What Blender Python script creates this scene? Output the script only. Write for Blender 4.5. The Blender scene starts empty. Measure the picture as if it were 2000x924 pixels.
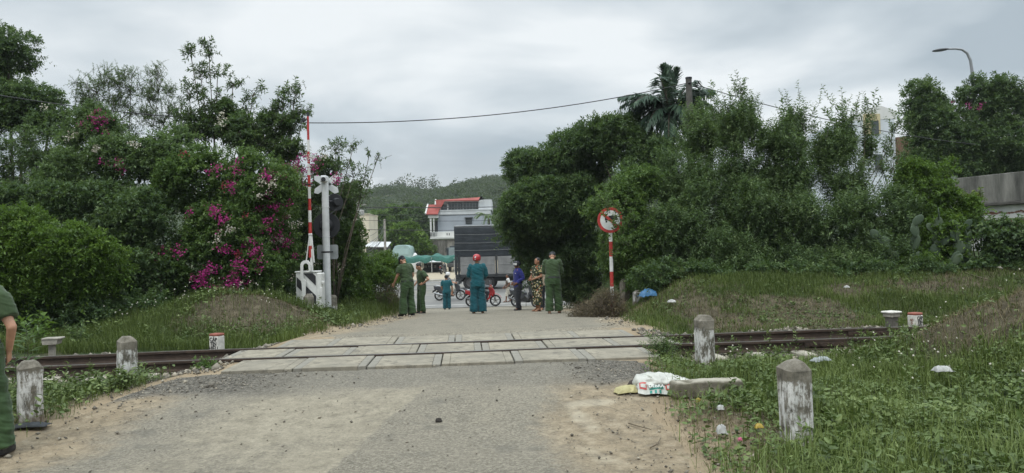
import bpy, math, random
import numpy as np
from mathutils import Vector, Matrix, Euler, noise as mnoise

S = bpy.context.scene
COL = S.collection
R = math.radians
rng = np.random.default_rng(7)
random.seed(7)

# ------------------------------------------------------------------ camera
EYE = 1.62
FPX = 1440.0                       # focal length in pixels of the 2000 px wide photograph
cam = bpy.data.cameras.new('camera')
cam.sensor_width = 36.0
cam.lens = 36.0 * FPX / 2000.0
cam.clip_start = 0.05
cam.clip_end = 6000
camo = bpy.data.objects.new('camera', cam)
COL.objects.link(camo)
CAMROT = Matrix.Rotation(R(90 + 1.11), 3, 'X') @ Matrix.Rotation(R(-1.45), 3, 'Z')
camo.matrix_world = Matrix.Translation((0, 0, EYE)) @ CAMROT.to_4x4()
S.camera = camo

# ------------------------------------------------------------------ world: overcast sky
SUN_EL, SUN_AZ = R(58), R(205)
W = bpy.data.worlds.new('World')
S.world = W
W.use_nodes = True
nt = W.node_tree
nt.nodes.clear()
def nd(t, **k):
    n = nt.nodes.new(t)
    for a, b in k.items():
        setattr(n, a, b)
    return n
wout = nd('ShaderNodeOutputWorld')
sky = nd('ShaderNodeTexSky', sky_type='NISHITA')
sky.sun_disc = False
sky.sun_elevation = SUN_EL
sky.sun_rotation = SUN_AZ
bg1 = nd('ShaderNodeBackground'); bg1.inputs[1].default_value = 0.08
nt.links.new(sky.outputs[0], bg1.inputs[0])
tc = nd('ShaderNodeTexCoord')
sep = nd('ShaderNodeSeparateXYZ'); nt.links.new(tc.outputs['Generated'], sep.inputs[0])
def wm(op, a, b=None, clamp=False):
    n = nd('ShaderNodeMath', operation=op); n.use_clamp = clamp
    for i, v in enumerate((a, b)):
        if v is None: continue
        if isinstance(v, (int, float)): n.inputs[i].default_value = v
        else: nt.links.new(v, n.inputs[i])
    return n.outputs[0]
zc = wm('MAXIMUM', sep.outputs[2], 0.0)
den = wm('ADD', zc, 0.16)
cx = wm('DIVIDE', sep.outputs[0], den); cy = wm('DIVIDE', sep.outputs[1], den)
comb = nd('ShaderNodeCombineXYZ'); nt.links.new(cx, comb.inputs[0]); nt.links.new(cy, comb.inputs[1])
comb.inputs[2].default_value = 3.7
n1 = nd('ShaderNodeTexNoise'); n1.inputs['Scale'].default_value = 0.75; n1.inputs['Detail'].default_value = 5; n1.inputs['Roughness'].default_value = 0.5
n1.inputs['Distortion'].default_value = 0.3
nt.links.new(comb.outputs[0], n1.inputs['Vector'])
ramp = nd('ShaderNodeValToRGB')
cr = ramp.color_ramp
cr.elements[0].position = 0.39; cr.elements[0].color = (0.36, 0.42, 0.465, 1)
cr.elements[1].position = 0.60; cr.elements[1].color = (0.75, 0.785, 0.80, 1)
e = cr.elements.new(0.50); e.color = (0.53, 0.585, 0.62, 1)
nt.links.new(n1.outputs[0], ramp.inputs[0])
# low cumulus banks near the horizon
mp = nd('ShaderNodeMapping'); mp.inputs['Scale'].default_value = (4.0, 4.0, 14.0); mp.inputs['Location'].default_value = (0.4, 0.2, 0.9)
nt.links.new(tc.outputs['Generated'], mp.inputs[0])
n2 = nd('ShaderNodeTexNoise'); n2.inputs['Scale'].default_value = 1.6; n2.inputs['Detail'].default_value = 6; n2.inputs['Roughness'].default_value = 0.55
nt.links.new(mp.outputs[0], n2.inputs['Vector'])
low = nd('ShaderNodeMapRange'); low.inputs[1].default_value = 0.17; low.inputs[2].default_value = 0.08; low.inputs[3].default_value = 0; low.inputs[4].default_value = 1
nt.links.new(sep.outputs[2], low.inputs[0])
cm = nd('ShaderNodeMapRange'); cm.inputs[1].default_value = 0.47; cm.inputs[2].default_value = 0.56
nt.links.new(n2.outputs[0], cm.inputs[0])
fac2 = wm('MULTIPLY', low.outputs[0], cm.outputs[0])
fac2 = wm('MULTIPLY', fac2, 0.95)
mix2 = nd('ShaderNodeMix', data_type='RGBA')
nt.links.new(fac2, mix2.inputs[0]); nt.links.new(ramp.outputs[0], mix2.inputs[6]); mix2.inputs[7].default_value = (0.40, 0.44, 0.47, 1)
# an overcast sky is brighter towards the zenith
zen = nd('ShaderNodeMapRange'); zen.interpolation_type = 'SMOOTHSTEP'
zen.inputs[1].default_value = 0.34; zen.inputs[2].default_value = 0.85; zen.inputs[3].default_value = 1.0; zen.inputs[4].default_value = 3.2
nt.links.new(sep.outputs[2], zen.inputs[0])
vm = nd('ShaderNodeVectorMath', operation='SCALE')
nt.links.new(mix2.outputs[2], vm.inputs[0]); nt.links.new(zen.outputs[0], vm.inputs['Scale'])
bg2 = nd('ShaderNodeBackground'); bg2.inputs[1].default_value = 1.0
nt.links.new(vm.outputs[0], bg2.inputs[0])
mxs = nd('ShaderNodeMixShader'); mxs.inputs[0].default_value = 0.93
nt.links.new(bg1.outputs[0], mxs.inputs[1]); nt.links.new(bg2.outputs[0], mxs.inputs[2])
nt.links.new(mxs.outputs[0], wout.inputs[0])

# ------------------------------------------------------------------ sun through cloud
sl = bpy.data.lights.new('sun', 'SUN')
sl.energy = 1.3
sl.angle = R(25)
sl.color = (1.0, 0.965, 0.91)
so = bpy.data.objects.new('sun', sl)
COL.objects.link(so)
so.rotation_euler = (R(90) - SUN_EL, 0, math.pi - SUN_AZ)

S.view_settings.view_transform = 'Standard'
S.view_settings.look = 'None'
S.view_settings.exposure = 0.32
S.view_settings.gamma = 1.0
S.render.engine = 'CYCLES'
S.cycles.max_bounces = 8
S.cycles.diffuse_bounces = 5
S.cycles.glossy_bounces = 2
S.cycles.transmission_bounces = 4
S.cycles.transparent_max_bounces = 6
S.cycles.use_denoising = True
S.cycles.caustics_reflective = False
S.cycles.caustics_refractive = False

# ------------------------------------------------------------------ projection helpers
def ray(px, py):
    return (CAMROT @ Vector(((px - 1000) / FPX, -(py - 462) / FPX, -1))).normalized()
def at(px, py, d):
    """the world point seen at photograph pixel (px, py), d metres ahead"""
    v = ray(px, py)
    return Vector((0, 0, EYE)) + v * (d / v.y)
def ppm(d):
    return FPX / d

# ------------------------------------------------------------------ numpy noise
def _hash(ix, iy, iz, seed):
    h = (ix.astype(np.int64) * 374761393 + iy.astype(np.int64) * 668265263 + iz.astype(np.int64) * 2147483647 + seed * 1274126177) & 0xFFFFFFFF
    h = ((h ^ (h >> 13)) * 1274126177) & 0xFFFFFFFF
    h = h ^ (h >> 16)
    return (h & 0xFFFFFF) / float(0xFFFFFF)
def vnoise(x, y, z=None, seed=0):
    x = np.asarray(x, float); y = np.asarray(y, float)
    z = np.zeros_like(x) if z is None else np.asarray(z, float)
    ix, iy, iz = np.floor(x), np.floor(y), np.floor(z)
    fx, fy, fz = x - ix, y - iy, z - iz
    fx, fy, fz = fx*fx*(3-2*fx), fy*fy*(3-2*fy), fz*fz*(3-2*fz)
    r = 0
    for a in (0, 1):
        for b in (0, 1):
            for c in (0, 1):
                wgt = (fx if a else 1-fx) * (fy if b else 1-fy) * (fz if c else 1-fz)
                r = r + wgt * _hash(ix+a, iy+b, iz+c, seed)
    return r * 2 - 1
def fbm(x, y, z=None, seed=0, octs=4):
    r, a, f = 0, 0.5, 1.0
    for k in range(octs):
        r = r + a * vnoise(np.asarray(x)*f, np.asarray(y)*f, None if z is None else np.asarray(z)*f, seed+k*17)
        a *= 0.5; f *= 2.03
    return r
def sst(a, b, x):
    t = np.clip((np.asarray(x, float) - a) / (b - a), 0, 1)
    return t*t*(3-2*t)

# ------------------------------------------------------------------ terrain
_ty = np.arange(-60, 400, 0.1)
_tz = np.interp(_ty, [-60, 6.2, 8.7, 12.9, 15, 22, 35, 39, 58, 90, 100, 130, 400], [-0.3, 0, 0.235, 0.235, 0.13, -0.22, -1.10, -1.26, -0.66, -0.55, 0.5, 2.6, 7.0])
_k = np.exp(-0.5 * (np.arange(-8, 9) / 3.0) ** 2); _k /= _k.sum()
_tz = np.convolve(np.pad(_tz, 8, mode='edge'), _k, 'valid')
def zr(y): return np.interp(y, _ty, _tz)
def xl(y): return np.interp(y, [-5, 6.5, 9, 12.5, 16, 20, 25, 30, 36], [-4.5, -4.4, -3.9, -3.6, -3.3, -3.3, -3.5, -4.2, -9])
def xr(y): return np.interp(y, [-5, 5.5, 8.3, 12.5, 17, 22, 30, 34], [1.15, 1.22, 1.42, 2.15, 2.3, 2.0, 2.3, 5])
TS = 0.065                       # slant of the track across the view
def HT(x, y, micro=True):
    x = np.asarray(x, float); y = np.asarray(y, float)
    x, y = np.broadcast_arrays(x, y)
    r = zr(y)
    yy = y - TS * x
    dl, dr = xl(y) - x, x - xr(y)
    out = np.maximum(dl, dr)
    right = dr > dl
    nearR = 0.15 + 0.98 * sst(3.9, 7.0, x) * np.exp(-((y - 8.9) / np.where(y > 8.9, 1.25, 2.3)) ** 2)
    nearL = 0.15 + 0.0 * x
    farR = 0.12 + 0.74 * sst(12.7, 16.6, yy) + 0.03 * np.clip(yy - 16, 0, 40)
    farL = 0.10 + 0.66 * np.exp(-((x + 5.35) / 1.35) ** 2 - ((y - 15.3) / 1.3) ** 2) + 0.25 * np.exp(-((x + 6.9) / 1.3) ** 2 - ((y - 15.0) / 1.5) ** 2) + 0.35 * sst(13.5, 19, yy) * sst(-4.5, -7, x)
    farL = farL - 0.25 * sst(18, 30, y)
    bed = 0.085
    near = np.where(right, nearR, nearL)
    far = np.where(right, farR, farL)
    wn = 1 - sst(8.7, 9.4, yy)
    mound = np.where(right, 0.98 * sst(3.9, 7.0, x) * np.exp(-((y - 8.9) / 1.25) ** 2), 0)
    side = near * wn + (1 - wn) * np.maximum(bed + (far - bed) * sst(12.1, 12.9, yy), bed + mound)
    w = sst(0.0, 1.0, out/(0.75 + 1.1*right*sst(12.6, 14, y))) * (1 - sst(29, 37, y))
    z = r * (1 - w) + side * w
    if micro:
        m = sst(0.1, 0.8, out) * (1 - 0.8 * sst(9.2, 9.6, yy) * (1 - sst(12.0, 12.4, yy)))
        m = m * (1 - sst(34, 38, y))
        z = z + m * (0.07 * fbm(x * 1.1, y * 1.1, seed=3) + 0.045 * fbm(x * 4.3, y * 4.3, seed=9, octs=3))
    return z
def hz(x, y): return float(HT(np.array([x]), np.array([y]))[0])
def gnd(px, py, off=0.0):
    """where the view ray through the pixel meets the ground"""
    v = ray(px, py)
    t = np.arange(2.5, 130, 0.01)
    X, Y, Z = v.x * t, v.y * t, EYE + v.z * t
    h = HT(X, Y) + off
    i = int(np.argmax(Z <= h))
    return Vector((X[i], Y[i], h[i] - off))

# ------------------------------------------------------------------ objects, tags
def link(o, parent=None):
    COL.objects.link(o)
    if parent is not None: o.parent = parent
    return o
def tag(o, label=None, cat=None, group=None, kind=None):
    if label: o['label'] = label
    if cat: o['category'] = cat
    if group: o['group'] = group
    if kind: o['kind'] = kind
    return o
def thing(name, label, cat, loc=(0, 0, 0), rz=0.0, group=None):
    o = bpy.data.objects.new(name, None)
    o.empty_display_size = 0.2
    COL.objects.link(o)
    o.location = loc; o.rotation_euler = (0, 0, rz)
    return tag(o, label, cat, group)

def mesh_np(name, V, faces, mats, parent=None, smooth=False, attrs=None, mi=None):
    """faces: list of (n,k) int arrays"""
    V = np.asarray(V, np.float32)
    me = bpy.data.meshes.new(name)
    me.vertices.add(len(V)); me.vertices.foreach_set('co', V.ravel())
    loops = np.concatenate([np.asarray(f, np.int32).ravel() for f in faces])
    starts, tot = [], 0
    for f in faces:
        n, k = f.shape
        starts.append(tot + np.arange(n, dtype=np.int32) * k); tot += n * k
    starts = np.concatenate(starts)
    me.loops.add(len(loops)); me.loops.foreach_set('vertex_index', loops)
    me.polygons.add(len(starts)); me.polygons.foreach_set('loop_start', starts)
    if smooth: me.polygons.foreach_set('use_smooth', np.ones(len(starts), bool))
    if mi is not None: me.polygons.foreach_set('material_index', np.asarray(mi, np.int32))
    for m in (mats if isinstance(mats, (list, tuple)) else [mats]): me.materials.append(m)
    for k, a in (attrs or {}).items():
        at_ = me.attributes.new(k, 'FLOAT', 'POINT'); at_.data.foreach_set('value', np.asarray(a, np.float32))
    me.update(); me.validate()
    o = bpy.data.objects.new(name, me)
    return link(o, parent)

class MB:
    """collects shapes into one mesh"""
    def __init__(s): s.v = []; s.f = []; s.m = []
    def add(s, vs, fs, m=0):
        b = len(s.v); s.v += [tuple(v) for v in vs]
        s.f += [tuple(i + b for i in f) for f in fs]; s.m += [m] * len(fs)
    def box(s, c, size, rot=None, m=0, bev=0.0):
        hx, hy, hz_ = size[0]/2, size[1]/2, size[2]/2
        if bev <= 0:
            vs = [Vector((x*hx, y*hy, z*hz_)) for x in (-1, 1) for y in (-1, 1) for z in (-1, 1)]
            fs = [(0,1,3,2),(4,6,7,5),(0,4,5,1),(2,3,7,6),(0,2,6,4),(1,5,7,3)]
        else:
            b = min(bev, hx*.9, hy*.9, hz_*.9); vs = []; idx = {}
            for x in (-1,1):
                for y in (-1,1):
                    for z in (-1,1):
                        for ax in range(3):
                            p = [x*(hx-b), y*(hy-b), z*(hz_-b)]; p[ax] = (x,y,z)[ax]*(hx,hy,hz_)[ax]
                            idx[(x,y,z,ax)] = len(vs); vs.append(Vector(p))
            fs = []
            for ax in range(3):
                o1, o2 = [(1,2),(2,0),(0,1)][ax]
                for sgn in (-1,1):
                    q = []
                    for a, c_ in ((-1,-1),(1,-1),(1,1),(-1,1)):
                        k = [0,0,0]; k[ax]=sgn; k[o1]=a; k[o2]=c_; q.append(idx[(*k,ax)])
                    fs.append(tuple(q if sgn>0 else q[::-1]))
                for a in (-1,1):
                    for c_ in (-1,1):
                        k0=[0,0,0]; k1=[0,0,0]; k0[ax]=-1; k1[ax]=1
                        k0[o1]=k1[o1]=a; k0[o2]=k1[o2]=c_
                        q=(idx[(*k0,o1)],idx[(*k1,o1)],idx[(*k1,o2)],idx[(*k0,o2)])
                        fs.append(q if a*c_<0 else q[::-1])
            for x in (-1,1):
                for y in (-1,1):
                    for z in (-1,1):
                        q=tuple(idx[(x,y,z,k)] for k in range(3)); fs.append(q if x*y*z>0 else q[::-1])
        M = rot if rot is not None else Matrix.Identity(3)
        s.add([M @ v + Vector(c) for v in vs], fs, m)
        return s
    def tube(s, pts, rad, n=8, m=0, cap=True):
        pts = [Vector(p) for p in pts]
        if isinstance(rad, (int, float)): rad = [rad]*len(pts)
        vs = []; up = None
        for i, p in enumerate(pts):
            t = (pts[min(i+1, len(pts)-1)] - pts[max(i-1, 0)])
            t = t.normalized() if t.length > 1e-9 else Vector((0,0,1))
            if up is None:
                up = Vector((1,0,0)) if abs(t.x) < .9 else Vector((0,1,0))
            a = (up - t*up.dot(t))
            a = a.normalized() if a.length > 1e-6 else t.orthogonal().normalized()
            up = a; b = t.cross(a)
            for k in range(n):
                th = 2*math.pi*k/n
                vs.append(p + (a*math.cos(th)+b*math.sin(th))*rad[i])
        fs = []
        for i in range(len(pts)-1):
            for k in range(n):
                fs.append((i*n+k, i*n+(k+1)%n, (i+1)*n+(k+1)%n, (i+1)*n+k))
        if cap:
            fs.append(tuple(range(n))[::-1]); fs.append(tuple(range((len(pts)-1)*n, len(pts)*n)))
        s.add(vs, fs, m)
        return s
    def lathe(s, prof, c=(0,0,0), n=24, axis=None, m=0, close=False):
        M = axis if axis is not None else Matrix.Identity(3)
        vs = []; k = len(prof)
        for i in range(n):
            th = 2*math.pi*i/n
            for r_, z_ in prof:
                vs.append(M @ Vector((r_*math.cos(th), r_*math.sin(th), z_)) + Vector(c))
        fs = []
        for i in range(n):
            j = (i+1) % n
            for q in range(k if close else k-1):
                p = (q+1) % k
                fs.append((i*k+q, j*k+q, j*k+p, i*k+p))
        s.add(vs, fs, m)
        return s
    def prism(s, poly, h, M=None, m=0):
        """poly in xy, extruded along z from 0 to h, then mapped by 4x4 M"""
        M = M if M is not None else Matrix.Identity(4)
        n = len(poly)
        vs = [M @ Vector((x, y, 0)) for x, y in poly] + [M @ Vector((x, y, h)) for x, y in poly]
        fs = [tuple(range(n))[::-1], tuple(range(n, 2*n))] + [(i, (i+1)%n, n+(i+1)%n, n+i) for i in range(n)]
        s.add(vs, fs, m)
        return s
    def sphere(s, c, r, seg=12, rings=8, m=0, rot=None):
        if isinstance(r, (int, float)): r = (r, r, r)
        M = rot if rot is not None else Matrix.Identity(3)
        vs = [M @ Vector((0,0,-r[2])) + Vector(c)]
        for i in range(1, rings):
            ph = -math.pi/2 + math.pi*i/rings
            for k in range(seg):
                th = 2*math.pi*k/seg
                vs.append(M @ Vector((r[0]*math.cos(ph)*math.cos(th), r[1]*math.cos(ph)*math.sin(th), r[2]*math.sin(ph))) + Vector(c))
        vs.append(M @ Vector((0,0,r[2])) + Vector(c))
        fs = [(0, 1+(k+1)%seg, 1+k) for k in range(seg)]
        for i in range(rings-2):
            for k in range(seg):
                a = 1+i*seg+k; b = 1+i*seg+(k+1)%seg
                fs.append((a, b, b+seg, a+seg))
        l = len(vs)-1; o_ = 1+(rings-2)*seg
        fs += [(o_+k, o_+(k+1)%seg, l) for k in range(seg)]
        s.add(vs, fs, m)
        return s
    def build(s, name, mats, parent=None, smooth=False, angle=None):
        me = bpy.data.meshes.new(name)
        me.from_pydata(s.v, [], s.f)
        for mm in (mats if isinstance(mats, (list, tuple)) else [mats]): me.materials.append(mm)
        me.polygons.foreach_set('material_index', s.m)
        if smooth: me.polygons.foreach_set('use_smooth', [True]*len(s.f))
        me.update()
        if smooth and angle is not None: me.set_sharp_from_angle(angle=R(angle))
        o = bpy.data.objects.new(name, me)
        return link(o, parent)

def copy_tree(o, parent=None):
    c = o.copy(); COL.objects.link(c); c.parent = parent
    for ch in list(o.children): copy_tree(ch, c)
    return c

# ------------------------------------------------------------------ materials
MATS = {}
class NT:
    def __init__(s, name):
        s.mat = bpy.data.materials.new(name); s.mat.use_nodes = True
        s.t = s.mat.node_tree; s.t.nodes.clear()
        s.out = s.n('ShaderNodeOutputMaterial')
    def n(s, t, **k):
        x = s.t.nodes.new(t)
        for a, b in k.items(): setattr(x, a, b)
        return x
    def l(s, a, b): s.t.links.new(a, b)
    def tex(s, kind='Object'):
        return s.n('ShaderNodeTexCoord').outputs[kind]
    def noise(s, scale, detail=4, rough=0.55, vec=None, dist=0.0):
        x = s.n('ShaderNodeTexNoise'); x.inputs['Scale'].default_value = scale; x.inputs['Detail'].default_value = detail
        x.inputs['Roughness'].default_value = rough; x.inputs['Distortion'].default_value = dist
        if vec is not None: s.l(vec, x.inputs['Vector'])
        return x.outputs[0]
    def ramp(s, fac, stops, interp='LINEAR'):
        x = s.n('ShaderNodeValToRGB'); x.color_ramp.interpolation = interp
        el = x.color_ramp.elements
        while len(el) < len(stops): el.new(0.5)
        for e_, (p, c) in zip(el, stops):
            e_.position = p; e_.color = (c, c, c, 1) if isinstance(c, (int, float)) else (*c, 1)
        s.l(fac, x.inputs[0]); return x.outputs[0]
    def mix(s, fac, a, b, mode='MIX'):
        x = s.n('ShaderNodeMix', data_type='RGBA'); x.blend_type = mode
        for sock, v in ((x.inputs[0], fac), (x.inputs[6], a), (x.inputs[7], b)):
            if isinstance(v, (int, float)): sock.default_value = v
            elif isinstance(v, tuple): sock.default_value = (*v, 1)
            else: s.l(v, sock)
        return x.outputs[2]
    def math(s, op, a, b=None, clamp=False):
        x = s.n('ShaderNodeMath', operation=op); x.use_clamp = clamp
        for i, v in enumerate((a, b)):
            if v is None: continue
            if isinstance(v, (int, float)): x.inputs[i].default_value = v
            else: s.l(v, x.inputs[i])
        return x.outputs[0]
    def attr(s, name):
        x = s.n('ShaderNodeAttribute'); x.attribute_name = name; return x.outputs['Fac']
    def bump(s, h, strength=0.5, dist=0.01):
        x = s.n('ShaderNodeBump'); x.inputs['Strength'].default_value = strength; x.inputs['Distance'].default_value = dist
        s.l(h, x.inputs['Height']); return x.outputs[0]
    def bsdf(s, col, rough=0.7, normal=None, metal=0.0, spec=0.5, link=True):
        x = s.n('ShaderNodeBsdfPrincipled')
        for sock, v in ((x.inputs['Base Color'], col), (x.inputs['Roughness'], rough), (x.inputs['Metallic'], metal)):
            if isinstance(v, (int, float)): sock.default_value = v
            elif isinstance(v, tuple): sock.default_value = (*v, 1)
            else: s.l(v, sock)
        x.inputs['Specular IOR Level'].default_value = spec
        if normal is not None: s.l(normal, x.inputs['Normal'])
        if link: s.l(x.outputs[0], s.out.inputs[0])
        return x
def simple(name, col, rough=0.6, var=0.15, scale=6.0, metal=0.0, bump=0.0, spec=0.5, bscale=40):
    """one base colour with worn, uneven tone"""
    if name in MATS: return MATS[name]
    t = NT(name); v = t.tex()
    f = t.noise(scale, 5, 0.6, v)
    lo = tuple(c*(1-var*1.6) for c in col); hi = tuple(min(1, c*(1+var)) for c in col)
    c = t.ramp(f, [(0.3, lo), (0.7, hi)])
    nrm = None
    if bump > 0: nrm = t.bump(t.noise(bscale, 4, 0.6, v), bump, 0.01)
    t.bsdf(c, rough, nrm, metal, spec)
    MATS[name] = t.mat
    return t.mat
# ================================================================== the ground, the roads
def grow(a, b, d0, ratio):
    r = [a]; d = d0
    while r[-1] < b:
        r.append(r[-1] + d); d *= ratio
    return r
gx = np.array([-v for v in grow(11, 900, 0.14, 1.12)][::-1] + list(np.arange(-10.9, 10.95, 0.10)) + grow(11, 900, 0.14, 1.12))
gy = np.array([-v for v in grow(0, 60, 0.5, 1.3)][::-1] + list(np.arange(0.5, 3, 0.25)) + list(np.arange(3, 19, 0.085)) + list(np.arange(19, 40, 0.2)) + grow(40, 1500, 0.4, 1.08))
GX, GY = np.meshgrid(gx, gy)
GZ = HT(GX, GY)
inroad = np.minimum(GX - xl(GY), xr(GY) - GX)
GZ = np.where((inroad > 0.5) & (GY > -20) & (GY < 37), GZ - 0.05, GZ)
yyg = GY - TS * GX
# what covers the soil (masks read by the procedural material)
dry = np.clip(1.1 * np.exp(-((GX + 5.25) / 1.35) ** 4 - ((GY - 14.8) / 1.25) ** 4) + 0.55 * fbm(GX * 0.9, GY * 0.9, seed=21) + 1.0 * sst(4.5, 5.8, GX) * np.exp(-((GY - 9.0) / 1.1) ** 2) + np.exp(-((GX - 1.75)/.4)**2 - ((GY - 6.2)/.8)**2), 0, 1)
outg = -inroad
dry = np.maximum(dry, np.clip(2.6*fbm(GX*.7, GY*.9, seed=92) + .08, 0, 1)*(GX > 1.5)*sst(12.3, 12.8, GY)*(1 - sst(18, 19, GY)))
tan = np.clip((1 - sst(0.05, 0.9, outg + 0.35 * fbm(GX * 1.7, GY * 1.7, seed=5))) , 0, 1) * (1 - sst(24, 34, GY))
grav = sst(8.75, 9.3, yyg + 0.25 * fbm(GX * 2, GY * 2, seed=31)) * (1 - sst(12.1, 12.6, yyg)) * sst(0.1, 0.4, outg)
yard = sst(57, 62, GY) * (1 - sst(98, 104, GY)) * sst(-32, -26, GX) * (1 - sst(4, 9, GX))
t = NT('soil')
v = t.tex('Object')
big = t.noise(0.9, 5, 0.6, v); fine = t.noise(22, 6, 0.7, v); mid = t.noise(5, 5, 0.6, v)
earth = t.ramp(mid, [(0.3, (0.05, 0.043, 0.028)), (0.55, (0.092, 0.078, 0.051)), (0.8, (0.16, 0.135, 0.09))])
green = t.ramp(mid, [(0.3, (0.020, 0.034, 0.012)), (0.7, (0.05, 0.072, 0.024))])
base = t.mix(t.ramp(t.math('ADD', big, t.math('MULTIPLY', t.attr('dry'), 0.7)), [(0.55, 0.0), (0.85, 1.0)]), green, earth)
tanc = t.ramp(t.math('ADD', t.math('MULTIPLY', mid, 0.5), t.math('MULTIPLY', big, 0.5)), [(0.3, (0.19, 0.145, 0.095)), (0.5, (0.28, 0.22, 0.145)), (0.75, (0.36, 0.295, 0.205))])
base = t.mix(t.attr('tan'), base, tanc)
gravc = t.ramp(t.noise(30, 2, 0.9, v), [(0.35, (0.05, 0.047, 0.042)), (0.65, (0.16, 0.145, 0.125))])
base = t.mix(t.attr('grav'), base, gravc)
base = t.mix(t.attr('yard'), base, t.ramp(big, [(0.3, (0.33, 0.28, 0.2)), (0.7, (0.42, 0.37, 0.28))]))
t.bsdf(base, 0.95, t.bump(t.math('ADD', fine, mid), 0.7, 0.03), spec=0.15)
nv = len(gx)
ii = np.arange(len(gy) - 1)[:, None] * nv + np.arange(nv - 1)[None, :]
F = np.stack([ii, ii + 1, ii + nv + 1, ii + nv], -1).reshape(-1, 4)
ground = mesh_np('ground', np.stack([GX, GY, GZ], -1).reshape(-1, 3), [F], t.mat, smooth=True,
                 attrs={'dry': dry.ravel(), 'tan': tan.ravel(), 'grav': grav.ravel(), 'yard': yard.ravel()})
tag(ground, kind='structure')

# ---- the worn road that runs over the crossing
ys = np.array(list(np.arange(-15, 3, 0.5)) + list(np.arange(3, 20, 0.06)) + list(np.arange(20, 37.3, 0.25)))
u = np.linspace(0, 1, 91)
L_ = xl(ys) - 0.12 + 0.22 * fbm(ys * 1.3, ys * 0 + 2.2, seed=41) + 0.06 * fbm(ys * 7, ys * 0 + 5, seed=42)
R_ = xr(ys) + 0.10 + 0.22 * fbm(ys * 1.3, ys * 0 + 9.2, seed=43) + 0.06 * fbm(ys * 7, ys * 0 + 1, seed=44)
RX = L_[:, None] + (R_ - L_)[:, None] * u[None, :]
RY = np.repeat(ys[:, None], len(u), 1)
edge = np.minimum(RX - L_[:, None], R_[:, None] - RX)
HZr = HT(RX, RY)
RZ = HZr + 0.012 * sst(0, 0.5, edge) + 0.02 * fbm(RX * 0.8, RY * 0.8, seed=51, octs=3) * sst(0, 0.6, edge) + 0.002
RZ = np.where(edge < 0.02, HZr - 0.03, RZ)
yyr = RY - TS * RX
RZ = np.where((yyr > 9.0) & (yyr < 12.75) & (RX > -4) & (RX < 2.4), np.minimum(RZ, 0.205), RZ)   # the deck lies in this bed
# dusty tan margins, the sandy fan on the right, the grey patched lane
tan2 = (1 - sst(0.15, 1.15, edge + 0.5 * fbm(RX * 0.8, RY * 0.8, seed=61)))
tan2 = np.maximum(tan2, 0.9 * sst(0.0, 0.7, RX + 0.45 * fbm(RX * 0.9, RY * 0.6, seed=62)) * (1 - sst(7.9, 8.6, RY)))
seam = -2.55 + 0.20 * RY + 0.04 * fbm(RX * 3, RY * 3, seed=63)
pale = (1 - sst(-0.03, 0.03, RX - seam)) * (0.68 + 0.8 * fbm(RX * 0.9, RY * 0.7, seed=64)) * (1 - sst(7.9, 8.2, RY)) * sst(-1.9, -0.2, RX - seam + 0.5)
pale = np.clip(pale + 0.55 * np.clip(fbm(RX * 0.6 + 7, RY * 0.9, seed=65), 0, 1), 0, 1)
ramp_dark = sst(7.8, 8.2, yyr + 0.45 * fbm(RX * 1.3, RY * 1.3, seed=66)) * (1 - sst(9.0, 9.2, yyr))
loose = ramp_dark * np.clip(sst(-2.0, -3.2, RX) + sst(0.3, 1.1, RX), 0, 1)
white = np.clip(np.exp(-((RX - (0.62 + 0.10 * (RY - 6.5) * -1) - 0.1 * fbm(RX * 2, RY * 2, seed=67)) / 0.16) ** 2) * sst(4.9, 5.6, RY) * (1 - sst(7.2, 7.6, RY)) * (0.6 + 0.9 * fbm(RX * 3.5, RY * 2.5, seed=68)), 0, 1)
white = np.maximum(white, np.clip(np.exp(-((RY - 7.3 - 0.2 * (RX - 0.9)) / 0.14) ** 2) * sst(0.35, 0.55, RX) * (1 - sst(1.0, 1.5, RX)) * (0.7 + fbm(RX * 4, RY * 4, seed=69)), 0, 1))
t = NT('asphalt')
v = t.tex('Object')
fine = t.noise(38, 6, 0.85, v); mid = t.noise(7, 6, 0.65, v); big = t.noise(0.8, 5, 0.6, v)
vo = t.n('ShaderNodeTexVoronoi'); vo.inputs['Scale'].default_value = 42; t.l(v, vo.inputs['Vector'])
asp = t.ramp(fine, [(0.38, (0.098, 0.089, 0.069)), (0.5, (0.205, 0.185, 0.145)), (0.62, (0.345, 0.315, 0.248))])
asp = t.mix(t.math('MULTIPLY', t.ramp(big, [(0.35, 0.0), (0.7, 1.0)]), 0.45), asp, (0.28, 0.25, 0.195))
asp = t.mix(t.ramp(t.noise(2.6, 6, 0.65, v), [(0.56, 0.0), (0.66, 0.5)]), asp, (0.125, 0.118, 0.10))
tanc = t.ramp(t.math('ADD', t.math('MULTIPLY', mid, 0.6), t.math('MULTIPLY', fine, 0.4)), [(0.38, (0.16, 0.122, 0.078)), (0.5, (0.28, 0.222, 0.145)), (0.63, (0.39, 0.32, 0.222))])
brk = t.math('MULTIPLY', t.math('ADD', t.attr('tan'), t.math('MULTIPLY', t.math('SUBTRACT', mid, 0.5), 0.9)), 1.0, True)
col = t.mix(t.ramp(brk, [(0.2, 0.0), (0.95, 0.9)]), asp, tanc)
palec = t.ramp(t.math('ADD', t.math('MULTIPLY', mid, 0.5), t.math('MULTIPLY', fine, 0.5)), [(0.37, (0.195, 0.172, 0.127)), (0.63, (0.41, 0.365, 0.275))])
col = t.mix(t.math('MULTIPLY', t.ramp(t.math('ADD', t.attr('pale'), t.math('MULTIPLY', t.math('SUBTRACT', mid, 0.5), 0.6)), [(0.25, 0.0), (0.68, 1.0)]), 0.78), col, palec)
dk = t.ramp(fine, [(0.36, (0.075, 0.07, 0.06)), (0.64, (0.27, 0.25, 0.205))])
col = t.mix(t.math('MULTIPLY', t.attr('ramp'), 0.6), col, dk)
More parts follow.
